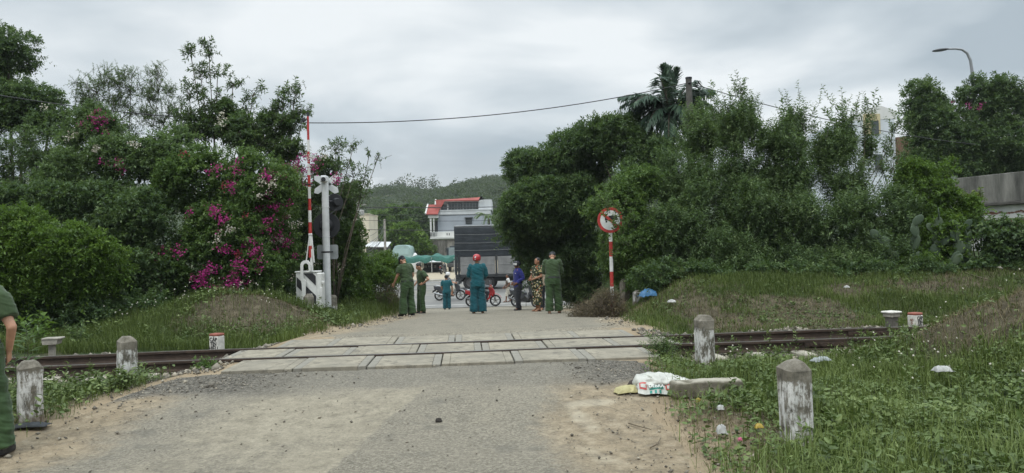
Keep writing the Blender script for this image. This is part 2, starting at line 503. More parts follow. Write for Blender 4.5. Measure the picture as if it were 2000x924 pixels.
gr = t.ramp(t.noise(26, 3, 0.9, v), [(0.36, (0.042, 0.038, 0.032)), (0.5, (0.12, 0.11, 0.092)), (0.66, (0.24, 0.22, 0.18))])
col = t.mix(t.attr('loose'), col, gr)
col = t.mix(t.ramp(t.math('ADD', t.attr('white'), t.math('MULTIPLY', t.math('SUBTRACT', mid, 0.5), 0.8)), [(0.35, 0.0), (0.8, 0.55)]), col, (0.46, 0.41, 0.31))
blot = t.noise(1.7, 7, 0.72, v); blot2 = t.noise(13, 5, 0.75, v)
col = t.mix(t.ramp(blot, [(0.30, 0.55), (0.44, 0.0)]), col, (0.115, 0.105, 0.085))
col = t.mix(t.ramp(blot2, [(0.58, 0.0), (0.68, 0.5)]), col, (0.35, 0.315, 0.245))
col = t.mix(t.ramp(blot2, [(0.30, 0.5), (0.42, 0.0)]), col, (0.10, 0.092, 0.075))
vc = t.n('ShaderNodeTexVoronoi'); vc.feature = 'DISTANCE_TO_EDGE'; vc.inputs['Scale'].default_value = 0.75
wv = t.n('ShaderNodeMixRGB'); wv.inputs[0].default_value = 0.12; t.l(v, wv.inputs[1])
nz = t.n('ShaderNodeTexNoise'); nz.inputs['Scale'].default_value = 2.2; nz.inputs['Detail'].default_value = 6; t.l(v, nz.inputs['Vector']); t.l(nz.outputs['Color'], wv.inputs[2]); t.l(wv.outputs[0], vc.inputs['Vector'])
crk = t.math('MULTIPLY', t.ramp(vc.outputs['Distance'], [(0.0, 1.0), (0.010, 0.0)]), t.ramp(big, [(0.52, 0.0), (0.62, 0.35)]))
col = t.mix(crk, col, (0.06, 0.055, 0.045))
spk = t.ramp(vo.outputs['Distance'], [(0.0, 1.0), (0.09, 0.0)])
col = t.mix(t.math('MULTIPLY', spk, 0.5), col, (0.08, 0.075, 0.065))
t.bsdf(col, 0.92, t.bump(t.math('ADD', t.math('MULTIPLY', fine, 1.2), mid), 0.9, 0.014), spec=0.2)
nv = len(u)
ii = np.arange(len(ys) - 1)[:, None] * nv + np.arange(nv - 1)[None, :]
F = np.stack([ii, ii + 1, ii + nv + 1, ii + nv], -1).reshape(-1, 4)
road = mesh_np('road', np.stack([RX, RY, RZ], -1).reshape(-1, 3), [F], t.mat, smooth=True,
               attrs={'tan': tan2.ravel(), 'pale': pale.ravel(), 'ramp': ramp_dark.ravel(), 'loose': loose.ravel(), 'white': white.ravel()})
tag(road, kind='structure')
ASPHALT = t.mat

# ---- the wide main road beyond
t = NT('main_road_asphalt'); v = t.tex()
c = t.ramp(t.noise(0.5, 6, 0.65, v), [(0.3, (0.15, 0.148, 0.142)), (0.7, (0.235, 0.23, 0.215))])
c = t.mix(t.ramp(t.noise(0.25, 4, 0.6, v), [(0.5, 0.0), (0.7, 0.5)]), c, (0.29, 0.265, 0.21))
t.bsdf(c, 0.9, t.bump(t.noise(40, 3, 0.7, v), 0.4, 0.01), spec=0.2)
ys2 = np.array([36.9, 38, 39, 41, 44, 48, 52, 56, 58.2]); xs2 = np.linspace(-120, 120, 121)
X2, Y2 = np.meshgrid(xs2, ys2); Z2 = HT(X2, Y2, False) + 0.03
ii = np.arange(len(ys2) - 1)[:, None] * 121 + np.arange(120)[None, :]
F = np.stack([ii, ii + 1, ii + 122, ii + 121], -1).reshape(-1, 4)
tag(mesh_np('main_road', np.stack([X2, Y2, Z2], -1).reshape(-1, 3), [F], t.mat, smooth=True), kind='structure')
m = MB()
wl = simple('road_paint', (0.38, 0.37, 0.34), 0.7, 0.35, 3)
for y0, y1 in ((39.6, 39.8), (46.2, 46.4), (57.0, 57.2)):
    x = -60
    while x < 60:
        xe = x + (60 if y0 != 46.2 else 3)
        z0, z1 = float(HT(0, y0, False)) + 0.036, float(HT(0, y1, False)) + 0.036
        m.add([(x, y0, z0), (xe, y0, z0), (xe, y1, z1), (x, y1, z1)], [(0, 1, 2, 3)])
        x = xe + (0 if y0 != 46.2 else 4)
tag(m.build('road_markings', wl), kind='structure')
kb = simple('kerb_concrete', (0.42, 0.40, 0.35), 0.9, 0.25, 2)
m = MB(); zk = float(HT(0, 58.3, False))
m.box((0, 58.45, zk + 0.06), (240, 0.35, 0.22), bev=0.02)
tag(m.build('kerb', kb), kind='structure')
# ================================================================== railway and level crossing
TU = Vector((1, TS, 0)).normalized(); TN = Vector((-TS, 1, 0)).normalized()
TO = Vector((0, 10.05, 0)); TANG = math.atan(TS)
RAILTOP = 0.282
def tp(s, n, z=0.0):
    p = TO + TU * s + TN * n
    return Vector((p.x, p.y, z))
t = NT('rusty_rail'); v = t.tex()
sp = t.n('ShaderNodeSeparateXYZ'); t.l(v, sp.inputs[0])
rust = t.ramp(t.noise(9, 5, 0.7, v), [(0.3, (0.026, 0.017, 0.012)), (0.6, (0.056, 0.036, 0.025)), (0.8, (0.10, 0.07, 0.05))])
topm = t.ramp(sp.outputs[2], [(0.0, 0.0), (1.0, 0.0)])
t.bsdf(rust, 0.75, t.bump(t.noise(60, 3, 0.7, v), 0.4, 0.004), 0.2)
RUST = t.mat
t = NT('rail_running_surface'); v = t.tex()
t.bsdf(t.ramp(t.noise(3, 4, 0.6, v), [(0.3, (0.09, 0.088, 0.08)), (0.7, (0.2, 0.195, 0.18))]), 0.38, metal=0.55)
SHINE = t.mat
t = NT('old_concrete'); v = t.tex()
c = t.ramp(t.noise(3, 6, 0.65, v), [(0.3, (0.185, 0.165, 0.125)), (0.5, (0.285, 0.257, 0.20)), (0.75, (0.365, 0.33, 0.255))])
c = t.mix(t.ramp(t.noise(9, 5, 0.7, v), [(0.52, 0.0), (0.66, 0.75)]), c, (0.13, 0.115, 0.09))
gm = t.n('ShaderNodeNewGeometry')
c = t.mix(t.ramp(t.noise(1.3, 6, 0.7, gm.outputs['Position']), [(0.42, 0.0), (0.62, 0.7)]), c, (0.20, 0.185, 0.15))
c = t.mix(t.ramp(t.noise(4.2, 6, 0.75, gm.outputs['Position']), [(0.56, 0.0), (0.64, 0.6)]), c, (0.10, 0.092, 0.078))
t.bsdf(c, 0.9, t.bump(t.noise(50, 4, 0.7, v), 0.5, 0.006), spec=0.2)
DECK = t.mat
t = NT('grey_edge_concrete'); v = t.tex()
c = t.ramp(t.noise(5, 6, 0.65, v), [(0.3, (0.175, 0.165, 0.14)), (0.7, (0.275, 0.258, 0.215))])
t.bsdf(c, 0.85, t.bump(t.noise(50, 4, 0.7, v), 0.5, 0.006), spec=0.25)
EDGEC = t.mat

trk = thing('railway_track', 'rusty metre gauge railway track crossing the road on concrete sleepers', 'railway track', tp(0, 0, 0), TANG)
RP = [(-.057, 0), (.057, 0), (.057, .010), (.012, .024), (.007, .035), (.007, .098), (.033, .108), (.033, .134), (.026, .142), (-.026, .142), (-.033, .134), (-.033, .108), (-.007, .098), (-.007, .035), (-.012, .024), (-.057, .010)]
for k, n in enumerate((0.0, 1.065)):
    m = MB(); xs_ = np.arange(-14, 14.01, 1.0); npf = len(RP); vs = []
    for s_ in xs_:
        dz = -0.018 * sst(4, 9, -s_) + 0.004 * math.sin(s_ * 1.3 + k)
        for (a, b) in RP: vs.append((s_, n + a, RAILTOP - .142 + b + dz))
    fs, mi = [], []
    for i in range(len(xs_) - 1):
        for q in range(npf):
            p = (q + 1) % npf
            m_ = 1 if q in (8,) else 0
            fs.append((i*npf+q, (i+1)*npf+q, (i+1)*npf+p, i*npf+p)); mi.append(m_)
    fs += [tuple(range(npf)), tuple(range((len(xs_)-1)*npf, len(xs_)*npf))[::-1]]; mi += [0, 0]
    m.v, m.f, m.m = vs, fs, mi
    m.build('rail', [RUST, SHINE], trk)
# joint plates with bolts
for (s_, n) in ((5.55, 1.065), (4.35, 0.0), (-8.2, 0.0)):
    m = MB(); m.box((s_, n - .022, RAILTOP - .142 + .066), (0.62, 0.026, 0.066), bev=.004)
    for q in (-.22, -.08, .08, .22): m.box((s_ + q, n - .042, RAILTOP - .142 + .066), (0.035, 0.02, 0.035), bev=.004)
    m.build('joint_plate', RUST, trk)
slp = simple('sleeper_concrete', (0.36, 0.33, 0.27), 0.9, 0.25, 4, bump=0.4)
m = MB(); m.box((0, 0.53, RAILTOP - .142 - 0.075), (0.20, 1.95, 0.15), bev=.015)
s0 = None
for k in range(-18, 19):
    s_ = k * 0.62 + 0.2
    if -3.6 < s_ < 1.9: continue
    if s0 is None: s0 = m.build('sleeper', slp, trk); s0.location = (s_, 0, 0)
    else:
        o = s0.copy(); COL.objects.link(o); o.parent = trk; o.location = (s_, 0, 0)

# deck slabs
strips = [('in front of the near rail', -0.98, -0.085, [-3.60, -2.75, -1.87, -0.97, -0.07, 0.83, 1.75]),
          ('between the two rails', 0.085, 0.98, [-3.95, -3.15, -2.25, -1.34, -0.44, 0.47, 1.39, 2.33]),
          ('behind the far rail', 1.15, 2.14, [-3.50, -2.66, -1.75, -0.83, 0.08, 1.0, 1.95])]
ORD = ['leftmost', 'second from the left', 'third from the left', 'fourth from the left', 'fifth from the left', 'second from the right', 'rightmost']
for si, (where, n0, n1, js) in enumerate(strips):
    for k in range(len(js) - 1):
        a, b = js[k] + .008, js[k+1] - .008
        nm = ORD[k] if k < len(js) - 3 else ORD[5 if k == len(js) - 3 else 6]
        zt = RAILTOP - 0.012 + 0.006 * math.sin(si * 3 + k * 2.1)
        r = thing('crossing_slab', f'worn concrete crossing slab {where}, {nm} one', 'concrete slab', tp((a+b)/2, (n0+n1)/2, zt), TANG, 'concrete slabs of the level crossing')
        L, D = b - a, n1 - n0
        m = MB()
        sk = 0.0
        m.box((0, 0, -0.06), (L - 0.2, D, 0.12), bev=.006)
        m.build('panel', DECK, r)
        for sg in (-1, 1):
            m = MB(); m.box((sg * (L/2 - .049), 0, -0.062), (0.098, D, 0.12), bev=.006)
            m.build('edge_beam', EDGEC if (si + k) % 3 else DECK, r)
# gravel and ballast: loose stones, nobody could count them
def stones(name, P, size, mat, seed=0):
    g = np.random.default_rng(seed)
    n = len(P)
    base = np.array([(1,0,0),(-1,0,0),(0,1,0),(0,-1,0),(0,0,.7),(0,0,-.7)], float)
    tri = np.array([(0,2,4),(2,1,4),(1,3,4),(3,0,4),(2,0,5),(1,2,5),(3,1,5),(0,3,5)])
    sc = size * (.35 + g.exponential(.38, (n, 1, 1))) * g.uniform(.6, 1.3, (n, 6, 1))
    th = g.uniform(0, 6.28, n); c, s_ = np.cos(th), np.sin(th)
    Vv = base[None] * sc
    X = Vv[..., 0]*c[:, None] - Vv[..., 1]*s_[:, None]; Y = Vv[..., 0]*s_[:, None] + Vv[..., 1]*c[:, None]
    tl = g.normal(0, .35, (n, 1))
    Z = Vv[..., 2] + X * tl
    Vv = np.stack([X, Y, Z], -1) + P[:, None, :]
    F = (tri[None] + (np.arange(n)*6)[:, None, None]).reshape(-1, 3)
    return mesh_np(name, Vv.reshape(-1, 3), [F], mat, attrs={'tint': np.repeat(g.random(n), 6)})
t = NT('stone'); v = t.tex()
c = t.ramp(t.attr('tint'), [(0, (0.085, 0.076, 0.062)), (0.6, (0.20, 0.18, 0.145)), (1, (0.36, 0.32, 0.25))])
t.bsdf(c, 0.9, spec=0.2)
STONE = t.mat
def scatter(n, x0, x1, y0, y1, seed):
    g = np.random.default_rng(seed); return g.uniform(x0, x1, n), g.uniform(y0, y1, n)
x, y = scatter(26000, -13, 13, -0.9, 2.4, 1)
q = TO.x + TU.x*x + TN.x*y, TO.y + TU.y*x + TN.y*y
k = (x < -3.7) | (x > 2.1)
px_, py_ = q[0][k], q[1][k]
P = np.stack([px_, py_, HT(px_, py_) + .012], -1)
tag(stones('ballast', P, .034, STONE, 2), kind='stuff')
# pebbles and clods over the road and its margins
x, y = scatter(16000, -4.8, 2.1, 3.2, 9.0, 4)
g = np.random.default_rng(5)
ed = np.minimum(x - xl(y), xr(y) - x)
keep = g.random(len(x)) < (0.04 + 0.42*(1 - sst(0, 1.3, ed))*np.clip(.5 + 1.5*fbm(x*1.3, y*1.3, seed=222), 0, 1) + 0.9*sst(8.05, 8.3, y - TS*x)*np.clip(sst(-2.0, -3.2, x) + sst(.3, 1.1, x), 0, 1))
keep &= (y - TS*x) < 9.0
x, y = x[keep], y[keep]
P = np.stack([x, y, HT(x, y) + .012 + .012*sst(0,.5,np.minimum(x - xl(y), xr(y) - x))], -1)
tag(stones('pebbles', P, .012, STONE, 6), kind='stuff')
x, y = scatter(2600, -4.3, 3.0, 13.0, 21, 7)
ed = np.minimum(x - xl(y), xr(y) - x)
keep = g.random(len(x)) < 0.9*np.exp(-((ed - .1)/.35)**2)
x, y = x[keep], y[keep]
tag(stones('rubble', np.stack([x, y, HT(x, y) + .02], -1), .03, STONE, 8), kind='stuff')

# ================================================================== posts and markers
def post_mat(name, seed, h, band=0.64, orange=False):
    t = NT(name); v = t.tex()
    mp = t.n('ShaderNodeMapping'); mp.inputs['Location'].default_value = (seed*3.1, seed*1.7, seed*.9); t.l(v, mp.inputs[0])
    st = t.n('ShaderNodeMapping'); st.inputs['Scale'].default_value = (1, 1, .25); t.l(mp.outputs[0], st.inputs[0])
    sp = t.n('ShaderNodeSeparateXYZ'); t.l(v, sp.inputs[0])
    n1 = t.noise(9, 6, .7, mp.outputs[0]); n2 = t.noise(24, 5, .75, st.outputs[0])
    bare = t.ramp(n1, [(.3, (.07, .064, .052)), (.5, (.17, .155, .125)), (.75, (.30, .275, .23))])
    paint = t.ramp(n2, [(.35, (.38, .37, .345)), (.6, (.62, .61, .585))])
    zz = t.math('ADD', sp.outputs[2], t.math('MULTIPLY', t.math('SUBTRACT', n1, .5), .26))
    top = t.ramp(t.math('DIVIDE', zz, h), [(band - .015, 1.0), (band + .015, 0.0)])
    flake = t.ramp(t.math('ADD', t.math('MULTIPLY', n2, .65), t.math('MULTIPLY', n1, .35)), [(.45, 0.0), (.53, 1.0)])
    c = t.mix(t.math('MULTIPLY', top, flake), bare, paint)
    foot = t.ramp(t.math('DIVIDE', zz, h), [(.02, 1.0), (.16, 0.0)])
    c = t.mix(t.math('MULTIPLY', foot, .75), c, (.17, .13, .085))
    if orange:
        ch = t.ramp(t.math('ADD', t.math('DIVIDE', zz, h), t.math('MULTIPLY', sp.outputs[0], -1.4)), [(-.12, 1.0), (-.06, 0.0)])
        c = t.mix(ch, c, (.36, .20, .085))
    t.bsdf(c, .93, t.bump(t.math('ADD', n2, n1), .7, .012), spec=.15)
    return t.mat
def guide_post(loc, h, w, rz, label, seed, band=.64, orange=False, lean=(0, 0)):
    ch = w * .14; hw = w / 2
    oct_ = [(-hw+ch, -hw), (hw-ch, -hw), (hw, -hw+ch), (hw, hw-ch), (hw-ch, hw), (-hw+ch, hw), (-hw, hw-ch), (-hw, -hw+ch)]
    g = np.random.default_rng(seed)
    rows = [(-.25, 1), (0, 1), (h*.25, .995), (h*.5, .99), (h*.75, .985), (h - w*.33, .98), (h - w*.06, .58), (h, .40)]
    vs = []; 
    for z, s_ in rows:
        for x, y in oct_:
            k = g.normal(0, .0045, 2)
            vs.append((x*s_ + k[0], y*s_ + k[1], z + (g.normal(0, .005) if z > 0 else 0)))
    fs = [(i*8+q, i*8+(q+1) % 8, (i+1)*8+(q+1) % 8, (i+1)*8+q) for i in range(len(rows)-1) for q in range(8)] + [tuple(range(56, 64))]
    m = MB(); m.add(vs, fs)
    o = m.build('guide_post', post_mat(f'post_paint_{seed}', seed, h, band, orange))
    o.location = loc; o.rotation_euler = (lean[0], lean[1], rz)
    return tag(o, label, 'guide post', 'concrete guide posts along the road')
def gz(x, y, d=0): return (x, y, hz(x, y) + d)
guide_post(gz(2.09, 5.54), .64, .20, R(8), 'chipped white guide post with bare orange foot in the near right grass', 1, .76, True)
guide_post(gz(2.31, 9.0), .64, .20, R(14), 'weathered white guide post in front of the rails on the right', 2, .72)
guide_post(gz(-4.66, 7.1), .58, .205, R(40), 'thick whitewashed guide post beside the officer at the left edge', 3, .82)
guide_post(gz(-4.72, 9.0), .62, .205, R(38), 'flaking whitewashed guide post standing close to the rails on the left', 4, .74)
guide_post(gz(-4.66, 16.8), .52, .205, R(36), 'dark topped guide post in front of the barrier housing', 5, .50)
guide_post(gz(-4.66, 19.0), .50, .20, R(36), 'dark topped guide post at the foot of the signal mast', 6, .46)
guide_post(gz(-4.66, 21.4), .52, .195, R(36), 'narrow grey guide post farthest beyond the signal mast', 7, .85)
p = gnd(1245, 592)
guide_post((p.x, p.y, p.z), .30, .17, R(20), 'low pale concrete stump beside the crumpled blue sheet', 8, .9)
p = gnd(1229, 588)
guide_post((p.x - .05, p.y + .35, hz(p.x - .05, p.y + .35)), .55, .21, R(25), 'grey mossy guide post half hidden in dry twigs', 9, .02)

def text(body, size, mat, parent, M, extr=.002, name='lettering', sx=1.0):
    cu = bpy.data.curves.new(name, 'FONT'); cu.body = body; cu.size = size; cu.align_x = 'CENTER'; cu.align_y = 'CENTER'; cu.extrude = extr; cu.space_line = .82
    cu.offset = size * .02
    o = bpy.data.objects.new(name, cu); COL.objects.link(o)
    dg = bpy.context.evaluated_depsgraph_get()
    me = bpy.data.meshes.new_from_object(o.evaluated_get(dg)); bpy.data.objects.remove(o)
    me.materials.clear(); me.materials.append(mat)
    me.transform(M @ Matrix.Diagonal((sx, 1, 1, 1)))
    o = bpy.data.objects.new(name, me)
    return link(o, parent)
FACE = Matrix.Rotation(R(90), 4, 'X')          # xy text stands up facing -y
BLACK = simple('black_paint', (0.018, 0.018, 0.02), 0.6, 0.2, 9)
MWHITE = simple('marker_white', (0.62, 0.60, 0.54), 0.85, 0.22, 10, bump=.3)
MRED = simple('marker_red', (0.25, 0.08, 0.055), 0.8, 0.25, 12)
def cable_marker(loc, rz, w, h, label, side=False):
    r = thing('cable_marker', label, 'marker stone', loc, rz, 'signal cable marker stones')
    m = MB(); m.box((0, 0, h/2 - .12), (w, w*.9, h + .24 - .05), bev=.012); m.build('block', MWHITE, r)
    m = MB(); m.box((0, 0, h - .006), (w*1.005, w*.9*1.005, .042), bev=.012); m.build('red_top', MRED, r)
    text('CÁP\nTÍN\nHIỆU', h*.30, BLACK, r, Matrix.Translation((0, -w*.45 - .002, h*.47)) @ FACE, sx=.92)
    if side: text('40\n0', h*.24, simple('faded_brown_paint', (.2, .1, .06), .8), r, Matrix.Translation((-w*.5 - .002, 0, h*.5)) @ Matrix.Rotation(R(-90), 4, 'Z') @ FACE)
    return r
p = at(424, 683, 11.9); cable_marker((p.x, p.y, hz(p.x, p.y) + .045), R(-20), .18, .28, 'mossy white marker stone with red top left of the road, half in weeds')
p = at(1788, 637, 12.5); cable_marker((p.x, p.y, p.z - .055), R(27), .185, .27, 'clean white marker stone with red top beside the track on the right', True)
CONC = simple('grey_concrete', (0.30, 0.28, 0.235), 0.92, 0.3, 7, bump=.5)
p = at(102, 698, 11.7); z = hz(p.x, p.y)
r = thing('cable_pedestal', 'small grey concrete pedestal with flat cap behind the left rail', 'pedestal', (p.x, p.y, z), R(10))
m = MB(); m.box((0, 0, .12), (.085, .085, .40), bev=.01); m.build('stem', CONC, r)
m = MB(); m.prism([(-.10, 0), (.10, 0), (.115, .075), (-.115, .075)], .2, Matrix.Translation((0, .1, .255)) @ FACE); m.box((.02, 0, .345), (.27, .22, .028), bev=.008); m.build('cap', CONC, r)
p = at(1742, 640, 12.6); z = p.z - .02
r = thing('cable_pedestal', 'squat pedestal with pale slab lid left of the clean marker stone', 'pedestal', (p.x, p.y, z), R(22))
m = MB(); m.box((0, 0, .09), (.15, .15, .35), bev=.012); m.build('stem', simple('dark_concrete', (.13, .12, .1), .92, .3, 8, bump=.5), r)
m = MB(); m.box((.0, 0, .235), (.20, .19, .07), bev=.01); m.build('block', CONC, r)
m = MB(); m.box((0, 0, .285), (.25, .23, .035), bev=.012); m.build('lid', MWHITE, r)

# ================================================================== barrier, signal, sign
WPAINT = simple('white_gate_paint', (0.66, 0.66, 0.63), 0.55, 0.12, 5, bump=.15)
RPAINT = simple('red_gate_paint', (0.42, 0.035, 0.03), 0.5, 0.18, 6)
STEEL = simple('dark_steel', (0.05, 0.05, 0.055), 0.5, 0.3, 12, metal=.6)
d = 17.5
p = at(604, 600, d)
bz = hz(p.x, p.y) + .10
bar = thing('barrier_gate', 'white level crossing barrier with black striped housing and raised red and white boom', 'barrier', (p.x, p.y, bz), R(0))
m = MB(); m.box((-.06, .22, .56), (.50, .42, .78), bev=.012); m.box((-.06, .22, .0), (.36, .3, .46), bev=.01)
hs = m.build('housing', WPAINT, bar)
def clip_poly(poly, x0, x1, y0, y1):
    def cl(p, f, inter):
        out = []
        for i in range(len(p)):
            a, b = p[i], p[(i+1) % len(p)]
            if f(a): out.append(a)
            if f(a) != f(b): out.append(inter(a, b))
        return out
    def ix(v): return lambda a, b: (v, a[1] + (b[1]-a[1])*(v-a[0])/(b[0]-a[0]))
    def iy(v): return lambda a, b: (a[0] + (b[0]-a[0])*(v-a[1])/(b[1]-a[1]), v)
    for f, it in ((lambda q: q[0] >= x0 - 1e-9, ix(x0)), (lambda q: q[0] <= x1 + 1e-9, ix(x1)), (lambda q: q[1] >= y0 - 1e-9, iy(y0)), (lambda q: q[1] <= y1 + 1e-9, iy(y1))):
        if poly: poly = cl(poly, f, it)
    return poly
m = MB()
for c0 in (-.12, .34, .80, 1.26):
    q = clip_poly([(-.6, c0 + .6), (-.6, c0 + .82), (.6, c0 - .38), (.6, c0 - .60)], -.285, .165, .19, .93)
    if len(q) > 2: m.prism(q, .012, Matrix.Translation((0, .012, 0)) @ FACE)
m.build('stripe', BLACK, hs)
m = MB(); m.box((-.06, .22, .965), (.54, .46, .035), bev=.008); m.build('lid', WPAINT, bar)
m = MB(); m.box((.235, .18, .50), (.115, .36, .86), bev=.02); m.box((.315, .10, .70), (.06, .12, .07), bev=.01); m.box((.29, .02, .47), (.05, .08, .22), bev=.008); m.build('side_cabinet', WPAINT, bar)
m = MB()                                # the yoke that carries the boom
arc = [(-.115, .22), (-.115, .70), (-.155, .84), (-.15, 1.10)] 
prof = [(-.08, .20), (-.14, .20), (-.145, .68), (-.175, .80), (-.17, 1.12)] + [(-.05 - .12*math.cos(a), 1.12 + .12*math.sin(a)) for a in np.linspace(.2, math.pi - .1, 9)] + [(.07, .98), (.03, .98)] + [(-.045 + .065*math.cos(a), 1.10 + .07*math.sin(a)) for a in np.linspace(.1, math.pi, 7)] + [(-.11, .82), (-.05, .76)]
m.prism(prof, .05, Matrix.Translation((0, -.03, 0)) @ FACE)
m.build('yoke', WPAINT, bar)
m = MB(); m.box((.02, -.03, .42), (.13, .05, .05), bev=.006); m.box((.02, -.04, .34), (.05, .05, .16), bev=.006); m.build('crank', WPAINT, bar)
bx, by = .03, .10
m = MB(); m.tube([(bx + .02, by, .95), (bx + .02, by, 1.5)], .035, 8); m.tube([(bx - .10, by - .02, 1.22), (bx - .015, by, 1.85)], .016, 6); m.tube([(bx + .085, by - .02, 1.18), (bx + .03, by, 1.85)], .018, 6)
m.box((bx - .09, by - .03, 1.20), (.10, .05, .07), bev=.01); m.tube([(bx - .03, by - .02, 1.85), (bx + .05, by - .02, 1.85)], .03, 8)
m.build('boom_socket', WPAINT, bar)
boom = thing('boom', None, None, (bx, by, 0)); boom.parent = bar
z0, z1, N = 1.30, 4.68, 12
for k in range(N):
    a, b = z0 + (z1 - z0)*k/N, z0 + (z1 - z0)*(k+1)/N
    wa, wb = .044 - .018*k/N, .044 - .018*(k+1)/N
    lean = .0
    m = MB(); m.tube([(0, 0, a), (0, 0, b)], [wa, wb], 10)
    o = m.build('stripe_section', RPAINT if k % 2 == 0 or k == N - 1 else WPAINT, boom, smooth=False)
m = MB(); m.tube([(0, 0, z1), (0, 0, z1 + .10)], .024, 8); m.build('tip', STEEL, boom)
m = MB(); m.tube([(0, -.03, z1 - .08), (-.07, -.05, z1 - .09)], .012, 6); m.lathe([(0, 0), (.05, 0), (.055, .02), (.04, .05), (0, .05)], (-.085, -.04, z1 - .09), 12, Matrix.Rotation(R(90), 3, 'X')); m.build('lamp', STEEL, boom)
m = MB(); m.box((0, -.03, 3.05), (.16, .05, .025), bev=.005); m.build('clamp', STEEL, boom)

d = 18.8
p = at(640, 612, d); sz = hz(p.x, p.y)
sig = thing('crossing_signal', 'white signal mast with crossbuck boards and black round signal heads seen from behind', 'railway signal', (p.x, p.y, sz), 0)
top = 3.55 - sz
mw = simple('mast_white', (.60, .61, .61), .5, .12, 3, bump=.1)
m = MB(); m.tube([(0, 0, .1), (0, 0, top)], [.098, .085], 16); m.tube([(0, 0, 2.0), (0, 0, 2.02)], .1, 16); m.tube([(0, 0, 2.75), (0, 0, 2.77)], .098, 16); m.build('mast', mw, sig, smooth=True, angle=40)
m = MB(); m.lathe([(.0, -.2), (.17, -.2), (.17, .18), (.11, .22), (.0, .22)], (0, 0, 0), 16); m.build('base', BLACK, sig)
gw = simple('grey_board_back', (.60, .62, .62), .5, .12, 4)
for a in (R(35), R(-35)):
    for sg in (-1, 1):
        m = MB()
        M = Matrix.Translation((0, .13, top - .10)) @ FACE @ Matrix.Rotation(a, 4, 'Z')
        q = [(sg*.05, -.08), (sg*.31, -.08), (sg*.38, 0), (sg*.31, .08), (sg*.05, .08)]
        m.prism(q if sg > 0 else q[::-1], .012, M)
        m.build('crossbuck_board', gw, sig)
m = MB(); m.box((0, -.05, top + .015), (.17, .28, .17), bev=.03); m.build('camera_housing', mw, sig)
m = MB(); m.lathe([(0, 0), (.055, 0), (.06, .03), (.05, .05), (0, .05)], (.01, -.175, top - .005), 14, Matrix.Rotation(R(90), 3, 'X')); m.build('camera_lens', BLACK, sig)
sblk = simple('signal_black', (.014, .015, .018), .55, .2, 6)
for (cx_, cz, rr, rot) in ((.19, 2.90, .22, 38), (-.05, 2.30, .34, 5)):
    h = thing('signal_head', None, None, (cx_, .26, cz - .0)); h.parent = sig; h.rotation_euler = (0, 0, R(rot))
    m = MB(); m.lathe([(0, 0), (rr, 0), (rr + .008, .012), (rr, .024), (0, .024)], (0, 0, 0), 32, Matrix.Rotation(R(-90), 3, 'X')); m.lathe([(0, -.16), (rr*.4, -.16), (rr*.5, -.1), (rr*.55, 0)], (0, 0, 0), 20, Matrix.Rotation(R(-90), 3, 'X')); m.build('backplate', sblk, h)
    for q in (-1, 1):
        m = MB(); c_ = (0, .02, q*rr*.42) if rot > 20 else (q*rr*.45, .02, 0)
        m.lathe([(.10, 0), (.115, .12), (.12, .26), (.11, .26), (.10, .12), (0, .03)], c_, 16, Matrix.Rotation(R(-90), 3, 'X')); m.build('lamp_hood', simple('hood_grey', (.16, .16, .16), .5), h, smooth=True, angle=40)
for pts_, r_ in (([(0, 0, 2.92), (.2, .2, 2.92)], .025), ([(0, 0, 2.28), (0, .24, 2.28)], .03), ([(.06, 0, 2.55), (.27, .1, 2.72)], .014)):
    m = MB(); m.tube(pts_, r_, 8); m.build('bracket', STEEL, sig)
m = MB()
rw, rh, rc = .27, .185, .05
q = [(sx*(rw-rc) + rc*math.cos(a), sz_*(rh-rc) + rc*math.sin(a)) for sx, sz_, a0 in ((1, 1, 0), (-1, 1, 90), (-1, -1, 180), (1, -1, 270)) for a in (R(a0), R(a0+30), R(a0+60), R(a0+90))]
m.prism(q, .01, Matrix.Translation((.0, .13, 1.62)) @ FACE); m.build('info_board', simple('board_grey', (.27, .285, .285), .5, .12, 4), sig)
m = MB(); m.box((.0, .085, 1.62), (.30, .02, .03)); m.tube([(0, 0, 1.6), (0, 0, 1.64)], .097, 16); m.build('board_clamp', STEEL, sig)

d = 17.3
p = at(1196, 580, d); zz = hz(p.x, p.y)
sgn = thing('prohibition_sign', 'round red rimmed prohibition sign on a striped pole, overgrown with leaves', 'road sign', (p.x, p.y, zz), R(-4))
cz = at(1190, 430, d).z - zz
dx = at(1190, 430, d).x - at(1196, 580, d).x - (-.045)
N = 7
ptop = cz + .2
for k in range(N):
    a, b = ptop*k/N, ptop*(k+1)/N
    m = MB(); m.tube([(0, .04, a - (.3 if k == 0 else 0)), (0, .04, b)], .042, 12); m.build('pole_band', RPAINT if k % 2 == 0 else WPAINT, sgn, smooth=True, angle=40)
sw = simple('sign_white', (.62, .63, .62), .45, .1, 5)
m = MB(); m.lathe([(0, 0), (.30, 0), (.30, .012), (0, .012)], (0, 0, cz), 40, Matrix.Rotation(R(90), 3, 'X')); m.build('disc', sw, sgn)
m = MB(); m.lathe([(.235, .012), (.30, .012), (.30, .016), (.235, .016)], (0, 0, cz), 40, Matrix.Rotation(R(90), 3, 'X'), close=True)
m.box((0, -.015, cz), (.48, .005, .062), Matrix.Rotation(R(42), 3, 'Y')); m.build('red_ring', RPAINT, sgn)
m = MB(); m.box((.06, -.0125, cz + .05), (.20, .003, .11), bev=.001); m.box((-.09, -.0125, cz + .03), (.07, .003, .075)); m.box((.06, -.0125, cz - .035), (.04, .003, .04)); m.box((-.09, -.0125, cz - .035), (.04, .003, .04)); m.build('pictogram', BLACK, sgn)
